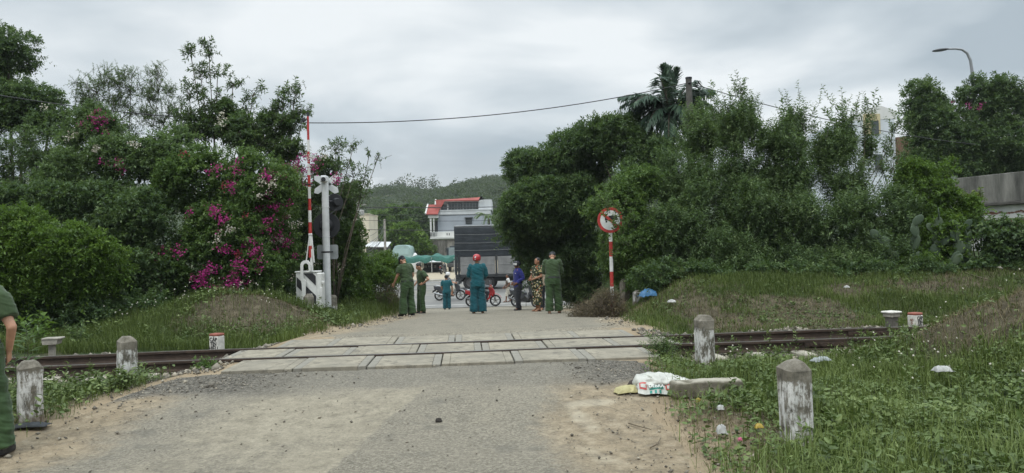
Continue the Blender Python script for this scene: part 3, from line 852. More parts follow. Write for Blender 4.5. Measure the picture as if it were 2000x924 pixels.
# ================================================================== plants
def leaf_mat(name, lo, mid_, hi, trans=0.45, rough=0.5, spec=0.35):
    t = NT(name)
    c = t.ramp(t.attr('tint'), [(0.0, lo), (0.5, mid_), (1.0, hi)])
    b = t.bsdf(c, rough, spec=spec, link=False)
    tr = t.n('ShaderNodeBsdfTranslucent')
    t.l(t.mix(0.6, c, (0.10, 0.16, 0.02), 'MIX'), tr.inputs[0])
    mx = t.n('ShaderNodeMixShader'); mx.inputs[0].default_value = trans
    t.l(b.outputs[0], mx.inputs[1]); t.l(tr.outputs[0], mx.inputs[2]); t.l(mx.outputs[0], t.out.inputs[0])
    return t.mat
LEAF = dict(
    dark=leaf_mat('dark_leaf', (0.040, 0.077, 0.032), (0.087, 0.146, 0.059), (0.185, 0.255, 0.097)),
    mid=leaf_mat('green_leaf', (0.050, 0.094, 0.027), (0.102, 0.180, 0.050), (0.209, 0.299, 0.087)),
    grey=leaf_mat('grey_green_leaf', (0.062, 0.106, 0.046), (0.123, 0.193, 0.078), (0.235, 0.312, 0.129)),
    bright=leaf_mat('bright_leaf', (0.042, 0.085, 0.013), (0.098, 0.183, 0.027), (0.192, 0.292, 0.053)),
    lime=leaf_mat('lime_leaf', (.06, .10, .015), (.13, .19, .03), (.24, .29, .05)),
    grass=leaf_mat('grass_blade', (0.054, 0.079, 0.019), (0.119, 0.158, 0.038), (0.180, 0.234, 0.084), .2, .6, .2),
    weed=leaf_mat('weed_leaf', (0.051, 0.079, 0.024), (0.112, 0.162, 0.048), (0.215, 0.266, 0.091), .2, .5, .3),
    straw=leaf_mat('dry_straw', (0.066, 0.052, 0.031), (0.150, 0.122, 0.072), (0.264, 0.225, 0.140), .1, .8, .1),
    palm=leaf_mat('palm_leaf', (0.021, 0.045, 0.028), (0.042, 0.081, 0.050), (0.090, 0.143, 0.083), .15),
    pink=leaf_mat('pink_bract', (.20, .012, .085), (.40, .028, .20), (.55, .075, .32), .3, .7, .1),
    red=leaf_mat('crimson_bract', (.16, .015, .035), (.30, .03, .07), (.42, .08, .13), .3, .7, .1),
    white=leaf_mat('cream_bract', (.38, .33, .26), (.58, .53, .44), (.72, .69, .62), .3, .7, .1),
    hill=leaf_mat('hill_leaf', (0.027, 0.043, 0.022), (0.050, 0.071, 0.035), (0.093, 0.115, 0.056)),
)
BARK = simple('bark', (.095, .075, .055), .9, .35, 14, bump=.6)
TWIG = simple('twig', (.07, .062, .04), .9, .3, 10)
DRYTWIG = simple('dry_twig', (.12, .095, .062), .9, .3, 10)

def norm(a): return a / np.maximum(np.linalg.norm(a, axis=-1, keepdims=True), 1e-9)
def leaf_quads(P, D, N, L, Wd, droop=.15, fold=.18):
    """pointed leaves, two halves folded on the midrib, four corners and one mid pair each"""
    D = norm(D); N = norm(N - D * (N*D).sum(-1, keepdims=True)); Sd = np.cross(D, N)
    L = L[:, None]; Wd = Wd[:, None]
    m = P + D*L*.42 + N*fold*Wd
    tip = P + D*L - N*droop*L
    V = np.stack([P, m + Sd*Wd*.5, tip, m - Sd*Wd*.5], 1)
    n = len(P); b = (np.arange(n)*4)[:, None]
    F = np.concatenate([b + np.array([[0, 1, 2, 3]])], 0)
    return V.reshape(-1, 3), F
def leaf_hex(P, D, N, L, Wd, droop=.2, fold=.15):
    D = norm(D); N = norm(N - D * (N*D).sum(-1, keepdims=True)); Sd = np.cross(D, N)
    L = L[:, None]; Wd = Wd[:, None]
    a = P + D*L*.25 + N*fold*Wd*.8; c = P + D*L*.66 + N*fold*Wd*.6 - N*droop*L*.35; tip = P + D*L - N*droop*L
    V = np.stack([P, a + Sd*Wd*.46, c + Sd*Wd*.40, tip, c - Sd*Wd*.40, a - Sd*Wd*.46], 1)
    n = len(P); b = (np.arange(n)*6)[:, None]
    return V.reshape(-1, 3), np.concatenate([b + np.array([[0, 1, 2, 3]]), b + np.array([[0, 3, 4, 5]])], 0)
def grow_shoots(g, O, Dr, Ls, nl, lL, lW, droop=.25, tstart=.12, updraft=.9, hexl=False, spread=.95):
    """leafy shoots: returns leaf verts, faces, tint, stem verts, stem faces"""
    n = len(O); Dr = norm(Dr); Ls = np.asarray(Ls)
    j = np.arange(nl)
    t_ = tstart + (1 - tstart)*(j[None] + g.uniform(-.4, .4, (n, nl)) + .5)/nl
    up = np.array([0, 0, 1.0])
    p = O[:, None] + Dr[:, None]*(Ls[:, None]*t_)[..., None] - up*(droop*Ls[:, None]*t_**2)[..., None]
    tan_ = norm(Dr[:, None] - up*(2*droop*t_)[..., None])
    a = norm(np.cross(tan_, up + g.normal(0, .05, (n, nl, 3)))); b = np.cross(tan_, a)
    th = (j*2.4)[None] + g.uniform(0, 6.28, (n, 1)) + g.normal(0, .4, (n, nl))
    rad = a*np.cos(th)[..., None] + b*np.sin(th)[..., None]
    D = norm(tan_*.55 + rad*spread + up*g.uniform(-.35, .25, (n, nl, 1)))
    N = norm(up*updraft + g.normal(0, .45, (n, nl, 3)) + rad*.1)
    sz = g.uniform(.65, 1.2, (n, nl))*g.uniform(.6, 1.4, (n, 1))*(1 - .35*np.maximum(t_ - .75, 0)/.25)
    tint = np.clip(.36 + .16*g.normal(0, 1, (n, 1)) + .13*g.normal(0, 1, (n, nl)) + .22*np.maximum(t_ - .6, 0)/.4, 0, 1)
    f = leaf_hex if hexl else leaf_quads
    V, F = f(p.reshape(-1, 3), D.reshape(-1, 3), N.reshape(-1, 3), (lL*sz).ravel(), (lW*sz).ravel())
    k = 6 if hexl else 4
    return V, F, np.repeat(tint.ravel(), k)
def shoot_stems(O, Dr, Ls, r0, droop=.25):
    n = len(O); Dr = norm(Dr); up = np.array([0, 0, 1.0])
    a = norm(np.cross(Dr, np.array([.3, .5, .8]))); b = np.cross(Dr, a)
    rings = []
    for t_, rr in ((0, 1), (.5, .7), (1, .25)):
        c = O + Dr*(Ls*t_)[:, None] - up*(droop*Ls*t_**2)[:, None]
        for th in (0, 2.09, 4.19):
            rings.append(c + (a*math.cos(th) + b*math.sin(th))*np.broadcast_to(r0*rr, (n,))[:, None])
    V = np.stack(rings, 1)
    q = []
    for i in (0, 3):
        for k in range(3): q.append((i+k, i+(k+1) % 3, i+3+(k+1) % 3, i+3+k))
    F = ((np.arange(n)*9)[:, None, None] + np.array(q)[None]).reshape(-1, 4)
    return V.reshape(-1, 3), F
def merge(parts):
    Vs, Fs, Ts, o = [], [], [], 0
    for V, F, T in parts:
        Vs.append(V); Fs.append(F + o); Ts.append(T); o += len(V)
    return np.concatenate(Vs), np.concatenate(Fs), np.concatenate(Ts)

def lobe(px, py, rx, ry, d, depth=None):
    """an ellipsoid of the crown: centre on the view ray at d metres, radii from its size in the photograph"""
    c = at(px, py, d); k = 1/ppm(d)
    a, b = rx*k, ry*k
    return (np.array(c), np.array((a, depth if depth else min(a, b)*.95, b)))
def sample_lobes(g, lobes, dens, inner=.2, shape=.24, zmin=None, back=.45, sub=True):
    big = lobes
    if sub:
        lobes, own = [], []
        for li, (c, r) in enumerate(big):
            if max(r) < .52:
                lobes.append((c, r*.92)); own.append(li); continue
            lobes.append((c, r*.86)); own.append(li)
            for k in range(7):
                u = norm(g.normal(0, 1, (1, 3)))[0]
                if u[1] > .5: u[1] = -u[1]
                lobes.append((c + u*r*g.uniform(.62, .86), r*g.uniform(.30, .46))); own.append(li)
    else: own = list(range(len(lobes)))
    O, U, C = [], [], []
    for li, (c, r) in enumerate(lobes):
        A = 4*math.pi*(((r[0]*r[1])**1.6 + (r[0]*r[2])**1.6 + (r[1]*r[2])**1.6)/3)**(1/1.6)
        n = max(6, int(A*dens*(.42 if (sub and max(big[own[li]][1]) < .52) else 1)))
        u = norm(g.normal(0, 1, (n, 3)))
        u = u[(u[:, 1] < .25) | (g.random(n) < back)]
        n = len(u)
        w = 1 + shape*1.6*fbm(u[:, 0]*1.7 + li*3.3, u[:, 1]*1.7, u[:, 2]*1.7 + c[0], seed=71, octs=3) + shape*.8*vnoise(u[:, 0]*5, u[:, 1]*5 + li, u[:, 2]*5, seed=77)
        rr = 1 - np.abs(g.normal(0, inner, n))
        rr = np.where(g.random(n) < .14, g.uniform(.25, .7, n), rr)
        p = c + u*r*(w*rr)[:, None]
        nrm = norm(u/r)
        O.append(p); U.append(nrm); C.append(np.full(n, own[li]))
    O, U, C = np.concatenate(O), np.concatenate(U), np.concatenate(C)
    zg = HT(O[:, 0], O[:, 1], False) if zmin is None else zmin
    k = O[:, 2] > zg + .03
    return O[k], U[k], C[k]
NLEAF = [0]
DM = 3.0
def shrub(name, label, cat, lobes, mat, dens=14, sl=.42, nl=13, leaf=(.085, .045), seed=0, group=None, stems=True, up=.45, rand=.55, droop=.25,
          base=None, trunk=None, blossoms=None, inner=.2, shape=.24, twig_r=.0035, back=.45, wide=1.0, limbs=7, updraft=.9, twigs=True, hexl=False, extra=None):
    g = np.random.default_rng(seed + 1000)
    O, U, C = sample_lobes(g, lobes, dens*DM, inner, shape, back=back)
    n = len(O)
    D = norm(U*.75 + np.array([0, 0, up]) + g.normal(0, rand, (n, 3))*.7)
    Ls = sl*g.uniform(.55, 1.35, n)*np.where(g.random(n) < .07, 1.9, 1)
    O2 = O - D*(Ls*.55)[:, None]
    parts = [grow_shoots(g, O2, D, Ls, nl, leaf[0], leaf[1], droop, updraft=updraft, hexl=hexl)]
    st = [shoot_stems(O2, D, Ls, twig_r, droop)] if twigs else []
    if extra is not None:                      # long bare shoots that stick out of the crown: (origins, directions, lengths, leaves, leaf size)
        for (eo, ed, el, en, eleaf) in extra:
            parts.append(grow_shoots(g, eo, ed, el, en, eleaf[0], eleaf[1], .12, updraft=updraft))
            st.append(shoot_stems(eo, ed, el, twig_r*1.6, .12))
    V, F, T = merge(parts)
    T = np.clip(T + .30*fbm(V[:, 0]*.9, V[:, 1]*.9, V[:, 2]*.9, seed=seed + 500, octs=3), 0, 1)
    NLEAF[0] += len(F)
    if base is None:
        c0 = np.mean([c for c, r in lobes], 0); bx_, by_ = c0[0], c0[1]
        base = (bx_, by_, hz(bx_, by_))
    B = np.array(base)
    root = thing(name, label, cat, tuple(B), 0, group)
    mesh_np('crown', V - B, [F], LEAF[mat] if isinstance(mat, str) else mat, root, attrs={'tint': T})
    m = MB()
    tr = trunk or [(0.0, 0.05)]
    for li, (c, r) in enumerate(lobes):
        c = c - B
        k = .06 + .016*np.linalg.norm(r) if not trunk else trunk[0]
        st0 = Vector((g.normal(0, .12) if not trunk else 0, g.normal(0, .12) if not trunk else 0, -.15))
        mid_ = Vector(c)*.5 + Vector((g.normal(0, .15), g.normal(0, .15), .1*r[2]))
        rr = (.012 + .010*float(np.max(r))) if not trunk else trunk[0]*.42
        cc = Vector(c) + Vector((0, 0, -.35*float(r[2])))
        m.tube([st0, st0.lerp(mid_, .55) + Vector((g.normal(0, .05), 0, 0)), mid_, cc], [rr, rr*.85, rr*.7, rr*.5], 7)
        ids = np.where(C == li)[0]
        if len(ids):
            for i in g.choice(ids, min(limbs, len(ids)), replace=False):
                e = Vector(O[i] - B)
                m.tube([cc, cc.lerp(e, .5) + Vector(g.normal(0, .07, 3)), e], [rr*.4, rr*.25, .004], 5, cap=False)
    tk = m.build('trunk', BARK, root, smooth=True)
    if st:
        o = 0; Vs, Fs = [], []
        for V_, F_ in st: Vs.append(V_); Fs.append(F_ + o); o += len(V_)
        mesh_np('twigs', np.concatenate(Vs) - B, [np.concatenate(Fs)], TWIG, root)
    if blossoms:
        for nm, mt, cl in blossoms:
            Ps = []
            for (px, py, rpx, cnt) in cl:
                v = ray(px, py); o = np.array((0, 0, EYE)); v = np.array(v)
                best = None
                for c, r in lobes:
                    a_ = ((v/r)**2).sum(); b_ = 2*((o - c)*v/r**2).sum(); c_ = (((o - c)/r)**2).sum() - 1
                    ds = b_*b_ - 4*a_*c_
                    if ds > 0:
                        tt = (-b_ - math.sqrt(ds))/(2*a_)
                        if best is None or tt < best: best = tt
                if best is None: best = lobes[0][0][1]/v[1]*.98
                P0 = o + v*(best - .12)
                rad = rpx*P0[1]/FPX
                cnt = int(cnt*1.5); nc = max(1, int(cnt/20))
                cc_ = P0 + g.normal(0, 1, (nc, 3))*np.array((rad*.75, rad*.35, rad*.7))
                Ps.append((cc_[g.integers(0, nc, cnt)] + g.normal(0, 1, (cnt, 3))*np.array((.055, .045, .05))))
            P = np.concatenate(Ps); n = len(P)
            V, F = leaf_quads(P, norm(g.normal(0, 1, (n, 3)) + np.array([0, -.3, .1])), norm(g.normal(0, .7, (n, 3)) + np.array([0, -.8, .5])), g.uniform(.035, .06, n), g.uniform(.03, .045, n))
            mesh_np(nm, V - B, [F], LEAF[mt], root, attrs={'tint': np.repeat(g.random(n), 4)})
    return root

def blades(g, P, L, Wd, lean=.5, up=None):
    n = len(P); th = g.uniform(0, 6.28, n)
    D = np.stack([np.cos(th), np.sin(th), np.zeros(n)], -1); Sd = np.stack([-np.sin(th), np.cos(th), np.zeros(n)], -1)
    z = np.array([0, 0, 1.0]); ln = np.abs(g.normal(0, lean, n))[:, None]
    L = L[:, None]; Wd = Wd[:, None]
    m = P + (z*.62 + D*ln*.30)*L; tip = P + (z*(1 - .25*ln) + D*ln*.95)*L
    V = np.stack([P - Sd*Wd*.5, P + Sd*Wd*.5, m + Sd*Wd*.36, m - Sd*Wd*.36, tip], 1)
    b = (np.arange(n)*5)[:, None]
    return V.reshape(-1, 3), b + np.array([[0, 1, 2, 3]]), b + np.array([[3, 2, 4]])
def G(*a): return [lobe(*x) for x in a]
LEFTG, RIGHTG = 'trees and shrubs left of the crossing', 'shrubs on the bank right of the crossing'
# ---------------- left of the crossing
shrub('leafy_tree', 'big dark round headed tree at the far left edge, tallest of the dense crowns', 'tree',
      G((15, 95, 75, 52, 24), (-70, 150, 110, 80, 24.5), (55, 195, 72, 50, 23.5), (-20, 215, 110, 55, 23.5), (95, 235, 38, 36, 23)), 'dark', dens=20, sl=.5, nl=14, leaf=(.10, .05), seed=1, group=LEFTG, base=gz(-16.5, 24.3), trunk=(.16,), twigs=False)
shrub('leafy_tree', 'thin crowned tree with sky showing through, below the big dark tree at left', 'tree',
      G((20, 300, 70, 40, 21), (95, 290, 55, 60, 20.5), (70, 360, 110, 35, 21), (170, 300, 50, 55, 20)), 'dark', dens=10, sl=.5, nl=12, leaf=(.09, .045), seed=2, group=LEFTG, base=gz(-13.5, 21))
shrub('feathery_tree', 'airy fine leaved tree with bare looking twigs against the sky, left', 'tree',
      G((190, 165, 45, 42, 22), (255, 165, 42, 40, 22), (310, 165, 38, 42, 22), (225, 225, 75, 45, 22), (320, 225, 50, 40, 22), (170, 215, 34, 40, 22)), 'grey', dens=9, sl=.5, nl=18, leaf=(.050, .022), seed=3, group=LEFTG, base=gz(-11.3, 22), trunk=(.045,), limbs=16, rand=.7, up=.9, twig_r=.006, inner=.35)
shrub('tall_tree', 'tallest slender tree of the left thicket, its open top pointing into the sky', 'tree',
      G((372, 95, 17, 26, 20), (408, 95, 20, 26, 20), (392, 140, 24, 26, 20), (425, 138, 30, 18, 20), (370, 175, 26, 32, 20), (412, 190, 36, 32, 20), (455, 160, 24, 14, 20), (362, 218, 36, 26, 20), (440, 225, 40, 34, 20), (495, 178, 26, 20, 20), (475, 215, 34, 28, 20), (400, 250, 60, 30, 20)), 'dark', dens=17, sl=.36, nl=12, leaf=(.105, .04), seed=4, group=LEFTG, base=gz(-8.0, 20.2), trunk=(.05,), limbs=9, rand=.7, up=.6, twig_r=.006, inner=.3)
shrub('tall_tree', 'leaning tree with feathered outer branch above the raised boom', 'tree',
      G((578, 172, 26, 20, 19.5), (592, 215, 20, 20, 19.5), (552, 195, 26, 28, 19.5), (540, 240, 50, 32, 19.5), (480, 265, 62, 40, 19.3), (570, 245, 36, 26, 19.5), (560, 290, 50, 26, 19.3)), 'dark', dens=22, sl=.36, nl=13, leaf=(.10, .04), seed=5, group=LEFTG, base=gz(-6.6, 19.6), trunk=(.055,), limbs=9, rand=.7, up=.6, twig_r=.006, inner=.3)
pinkA = [(190, 236, 14, 150), (222, 314, 14, 60), (340, 342, 14, 110), (355, 370, 8, 40)]
whiteA = [(147, 268, 8, 30), (182, 288, 8, 40), (258, 272, 8, 25), (85, 208, 9, 18)]
shrub('bougainvillea', 'high bougainvillea with few magenta and cream flowers over the left hedge', 'shrub',
      G((190, 260, 75, 55, 18.5), (250, 310, 95, 60, 18), (160, 340, 90, 60, 18), (330, 300, 70, 55, 18)), 'grey', dens=24, sl=.42, nl=14, leaf=(.075, .045), seed=6, group=LEFTG, base=gz(-9.6, 18.3),
      blossoms=[('pink_blossoms', 'pink', pinkA), ('cream_blossoms', 'white', whiteA)], twigs=False)
pinkB = [(430, 430, 14, 110), (455, 375, 10, 60), (470, 520, 12, 70), (440, 556, 14, 70), (540, 395, 14, 80), (548, 430, 10, 50), (508, 505, 14, 60), (540, 473, 14, 80), (575, 322, 20, 150), (610, 318, 14, 80), (520, 345, 12, 50), (495, 490, 10, 60), (462, 544, 10, 80), (395, 540, 16, 110), (408, 530, 10, 50), (350, 480, 12, 40), (415, 330, 12, 40), (465, 330, 12, 40), (300, 500, 10, 30), (520, 440, 12, 40), (303, 542, 13, 110), (430, 565, 14, 60), (650, 352, 8, 40), (590, 330, 16, 60), (560, 345, 20, 60), (600, 345, 10, 40), (485, 470, 20, 50), (525, 400, 22, 60), (440, 480, 22, 50), (500, 540, 18, 50), (565, 480, 16, 40), (330, 570, 14, 30), (420, 420, 20, 40)]
redB = [(475, 500, 12, 20), (452, 355, 12, 14), (500, 420, 18, 16), (350, 305, 12, 12)]
redB0 = [(475, 500, 12, 60), (452, 355, 12, 40), (345, 565, 14, 60), (500, 420, 18, 50), (535, 365, 14, 50), (560, 350, 16, 60), (350, 305, 12, 40), (415, 455, 16, 50), (485, 555, 16, 30), (580, 400, 14, 40)]
whiteB = [(437, 235, 12, 40), (525, 355, 14, 60), (460, 445, 10, 40), (560, 430, 12, 50), (500, 385, 12, 35), (590, 345, 10, 40), (430, 470, 8, 30), (545, 470, 8, 40), (620, 300, 12, 40)]
shrub('bougainvillea', 'large bougainvillea full of magenta, red and cream flowers beside the barrier', 'shrub',
      G((400, 350, 95, 75, 17.8), (500, 360, 85, 75, 17.8), (562, 365, 46, 62, 19.6), (440, 455, 95, 70, 17.3), (530, 460, 62, 75, 18.6), (370, 510, 75, 62, 17), (480, 525, 85, 50, 17.1)), 'mid', dens=27, sl=.42, nl=14, leaf=(.075, .045), seed=7, group=LEFTG, base=gz(-6.6, 17.9),
      blossoms=[('magenta_blossoms', 'pink', pinkB), ('red_blossoms', 'red', redB), ('cream_blossoms', 'white', whiteB)], twigs=False)
shrub('hedge_bush', 'bright yellow green feathery bush at the left, nearest to the rails', 'shrub',
      G((60, 470, 105, 62, 15), (160, 480, 70, 58, 14.8), (-20, 520, 110, 80, 14.8), (110, 545, 100, 58, 15), (205, 510, 48, 50, 15)), 'bright', dens=34, sl=.42, nl=15, leaf=(.080, .036), seed=8, group=LEFTG, base=gz(-9.3, 15.2), twigs=False, up=.2, droop=.4)
shrub('hedge_bush', 'dark green bush with a deep shaded base between the bright bush and the bougainvillea', 'shrub',
      G((265, 430, 85, 75, 16.8), (285, 540, 75, 75, 16.6), (200, 400, 90, 60, 17.2), (60, 400, 110, 50, 17), (220, 600, 120, 50, 16.2), (60, 600, 130, 50, 15.8), (130, 615, 120, 42, 14.9), (285, 605, 62, 44, 15.4), (365, 572, 46, 26, 17.2), (10, 620, 90, 42, 14.6)), 'dark', dens=26, sl=.42, nl=14, leaf=(.085, .045), seed=9, group=LEFTG, base=gz(-8.6, 17), twigs=False)
shrub('roadside_shrub', 'dark shrub closing the gap behind the barrier housing', 'shrub', G((592, 470, 44, 62, 21.5), (568, 566, 44, 28, 19.2), (520, 575, 44, 26, 18.6), (612, 572, 22, 24, 20.0), (566, 520, 50, 44, 20.8), (612, 545, 34, 30, 21.3), (600, 400, 34, 50, 21.8)), 'dark', dens=24, sl=.42, nl=13, leaf=(.085, .045), seed=14, group=LEFTG, base=gz(-6.2, 21.3), twigs=False)
shrub('slender_tree', 'small tree with one long leafy branch reaching right, behind the signal mast', 'tree',
      G((655, 285, 30, 24, 21.4), (640, 330, 32, 36, 21.4), (690, 283, 22, 12, 20.6), (722, 296, 18, 9, 20.7), (738, 306, 9, 8, 20.7), (690, 335, 34, 34, 20.5), (660, 380, 50, 40, 21.4), (705, 375, 24, 30, 20.5)), 'dark', dens=17, sl=.34, nl=12, leaf=(.095, .038), seed=10, group=LEFTG, base=gz(-5.0, 20.6), trunk=(.04,), limbs=10, rand=.7, twig_r=.006, inner=.3)
shrub('roadside_shrub', 'mid green rounded shrub right behind the signal mast', 'shrub',
      G((672, 445, 42, 50, 21.5), (640, 470, 40, 60, 21.3), (690, 490, 36, 45, 21.5), (655, 545, 44, 46, 21.3)), 'mid', dens=24, sl=.4, nl=13, leaf=(.085, .045), seed=11, group=LEFTG, base=gz(-5.4, 21.4), twigs=False)
shrub('roadside_shrub', 'low spreading light green shrub beside the road, left of the three officers', 'shrub',
      G((720, 540, 50, 36, 22.5), (690, 560, 45, 34, 21.5), (755, 530, 36, 34, 23.5), (735, 508, 40, 22, 24)), 'bright', dens=26, sl=.36, nl=13, leaf=(.075, .04), seed=12, group=LEFTG, base=gz(-4.5, 23), twigs=False)
shrub('dry_bush', 'greyish half dry bush at the road edge next to the three officers', 'shrub',
      G((752, 568, 26, 26, 22.0), (770, 572, 18, 22, 22.3)), 'straw', dens=40, sl=.35, nl=9, leaf=(.06, .015), seed=13, group=LEFTG, base=gz(-3.7, 22.3))

# ---------------- right of the crossing
def wall_extra(g, pts, d, n_each=5, L=(.35, .85), leaf=(.105, .04), nl=17):
    O, D, Ls = [], [], []
    for (px, py) in pts:
        c = np.array(at(px, py, d))
        for k in range(n_each):
            O.append(c + g.normal(0, .16 if d > 18 else .06, 3)); D.append(np.array((g.normal(0, .28), g.normal(0, .25), 1.0))); Ls.append(g.uniform(*L))
    return [(np.array(O), np.array(D), np.array(Ls), nl, leaf)]
gg = np.random.default_rng(99)
shrub('broad_tree', 'broad glossy leaved tree overhanging the road behind the woman in the floral dress', 'tree',
      G((1100, 300, 62, 55, 26.6), (1025, 330, 46, 42, 27.1), (1060, 390, 85, 55, 25.6), (1010, 430, 48, 55, 26.6), (1120, 400, 75, 65, 26.1), (1060, 468, 75, 48, 27.1), (1130, 490, 60, 60, 26.6), (1150, 300, 50, 70, 26.6), (1130, 555, 50, 50, 26.8), (1050, 520, 45, 40, 29.1)), 'dark', dens=21, sl=.48, nl=14, leaf=(.13, .052), seed=20, group=RIGHTG, base=gz(3.6, 26.5), trunk=(.11,), twigs=False, droop=.35)
shrub('broad_tree', 'round topped dark tree behind the palm, left of the utility pole', 'tree',
      G((1165, 260, 55, 40, 25.5), (1210, 270, 60, 55, 25), (1260, 310, 60, 55, 24.5)), 'dark', dens=20, sl=.45, nl=14, leaf=(.11, .05), seed=21, group=RIGHTG, base=gz(4.3, 25.3), trunk=(.1,), twigs=False)
shrub('bank_shrub', 'dense light green shrub wrapped around the round road sign', 'shrub',
      G((1210, 400, 55, 55, 19.2), (1255, 470, 60, 70, 19), (1205, 490, 45, 62, 19.4), (1250, 360, 50, 45, 19.5), (1270, 540, 55, 40, 18.6)), 'mid', dens=34, sl=.4, nl=14, leaf=(.078, .036), seed=22, group=RIGHTG, base=gz(3.2, 19.2), twigs=False,
      extra=wall_extra(gg, [(1214, 452), (1224, 440), (1212, 425), (1186, 415), (1208, 412), (1222, 480), (1182, 470), (1236, 430), (1200, 500), (1214, 440), (1205, 448), (1190, 405)], 17.0, 5, (.16, .30), (.085, .042), 9))
shrub('bank_shrub', 'tall shrub with a pale vine covered top in front of the utility pole', 'shrub',
      G((1365, 265, 45, 62, 20.5), (1330, 350, 60, 60, 19.8), (1390, 400, 62, 75, 19.3), (1330, 460, 60, 75, 18.8), (1400, 500, 60, 55, 18.4)), 'grey', dens=24, sl=.62, nl=20, leaf=(.082, .032), rand=.38, droop=.12, up=1.1, seed=23, group=RIGHTG, base=gz(5.0, 19.6), twigs=False)
shrub('bank_shrub', 'tall willowy shrub with upright shoots to the right of the utility pole', 'shrub',
      G((1450, 310, 58, 95, 19.3), (1440, 245, 30, 50, 19.4), (1468, 212, 15, 36, 19.5), (1412, 240, 18, 36, 19.4), (1460, 430, 62, 75, 18.7), (1460, 520, 60, 45, 18.2)), 'grey', dens=25, sl=.62, nl=20, leaf=(.082, .032), rand=.38, droop=.12, up=1.1, seed=24, group=RIGHTG, base=gz(6.1, 19.0), twigs=False,
      extra=wall_extra(gg, [(1415, 240), (1440, 225), (1460, 235), (1480, 255), (1405, 215), (1448, 195)], 19.3, 9))
shrub('bank_shrub', 'shrub of pointed shoots with a gap of sky beside it, middle of the right thicket', 'shrub',
      G((1545, 330, 58, 90, 19.3), (1540, 262, 30, 48, 19.4), (1566, 232, 14, 30, 19.5), (1510, 280, 22, 36, 19.4), (1550, 440, 62, 75, 18.7), (1550, 520, 60, 45, 18.2)), 'grey', dens=25, sl=.62, nl=20, leaf=(.082, .032), rand=.38, droop=.12, up=1.1, seed=25, group=RIGHTG, base=gz(7.3, 19.0), twigs=False,
      extra=wall_extra(gg, [(1520, 270), (1545, 255), (1565, 250), (1580, 285), (1500, 290), (1550, 225)], 19.3, 9))
shrub('bank_shrub', 'loose tall shrub in front of the white building behind the thicket', 'shrub',
      G((1640, 335, 52, 85, 19.2), (1640, 268, 28, 46, 19.3), (1602, 290, 26, 40, 19.3), (1690, 290, 14, 40, 19.3), (1725, 330, 16, 26, 19.0), (1742, 270, 12, 34, 19.2), (1690, 245, 14, 26, 19.2), (1752, 235, 13, 26, 19.2), (1745, 320, 16, 28, 19.0), (1650, 440, 62, 75, 18.6), (1655, 520, 62, 45, 18.0)), 'grey', dens=20, sl=.62, nl=20, leaf=(.082, .032), rand=.38, droop=.12, up=1.1, seed=26, group=RIGHTG, base=gz(8.5, 19.0), twigs=False,
      extra=wall_extra(gg, [(1610, 275), (1640, 250), (1665, 245), (1690, 260), (1630, 225), (1700, 230), (1705, 300), (1740, 310)], 19.2, 8))
shrub('bank_shrub', 'wide dark shrub filling the foot of the thicket below the white building', 'shrub',
      G((1740, 420, 55, 70, 18.6), (1735, 500, 62, 55, 18.0)), 'grey', dens=25, sl=.62, nl=20, leaf=(.082, .032), rand=.38, droop=.12, up=1.1, seed=27, group=RIGHTG, base=gz(9.5, 18.6), twigs=False)
shrub('bank_shrub', 'yellow tipped green shrub to the left of the stained wall', 'shrub',
      G((1800, 385, 62, 60, 18.8), (1790, 340, 40, 30, 18.9), (1850, 330, 22, 28, 18.9), (1830, 460, 60, 60, 18.2), (1880, 420, 34, 50, 18.4), (1800, 520, 62, 42, 17.8)), 'bright', dens=32, sl=.42, nl=14, leaf=(.09, .045), seed=28, group=RIGHTG, base=gz(10.2, 18.6), twigs=False)
shrub('bank_shrub', 'small lime green tuft in front of the stained wall', 'shrub', G((1898, 386, 24, 16, 18.3), (1880, 395, 20, 14, 18.3), (1912, 375, 12, 10, 18.4)), 'lime', dens=30, sl=.3, nl=12, leaf=(.075, .045), seed=29, group=RIGHTG, base=gz(11.5, 18.3))
shrub('bank_shrub', 'creeper covered shrub below the stained wall at the right edge', 'shrub',
      G((1950, 465, 42, 48, 17.6), (2010, 490, 50, 50, 17.4), (1940, 520, 70, 32, 17.4), (2060, 520, 70, 40, 17.4)), 'dark', dens=26, sl=.4, nl=12, leaf=(.095, .065), seed=30, group=RIGHTG, base=gz(12.0, 17.4), twigs=False)
for i, (px, hh, lab) in enumerate([(1285, 30, 'low leafy undergrowth bush beside the blue sheet'), (1375, 32, 'low undergrowth bush under the vine covered shrub'), (1500, 30, 'low undergrowth bush in the middle of the bank top'), (1600, 34, 'low undergrowth bush below the loose tall shrub'), (1700, 32, 'low undergrowth bush below the white building'), (1800, 34, 'low undergrowth bush below the yellow tipped shrub')]):
    shrub('undergrowth_bush', lab, 'shrub', G((px, 545 - hh*.3, 58, hh, 17.2), (px + 40, 545 - hh*.1, 40, hh*.8, 17.0)), 'dark', dens=26, sl=.34, nl=12, leaf=(.075, .04), seed=40 + i, group='undergrowth at the foot of the thicket', twigs=False)
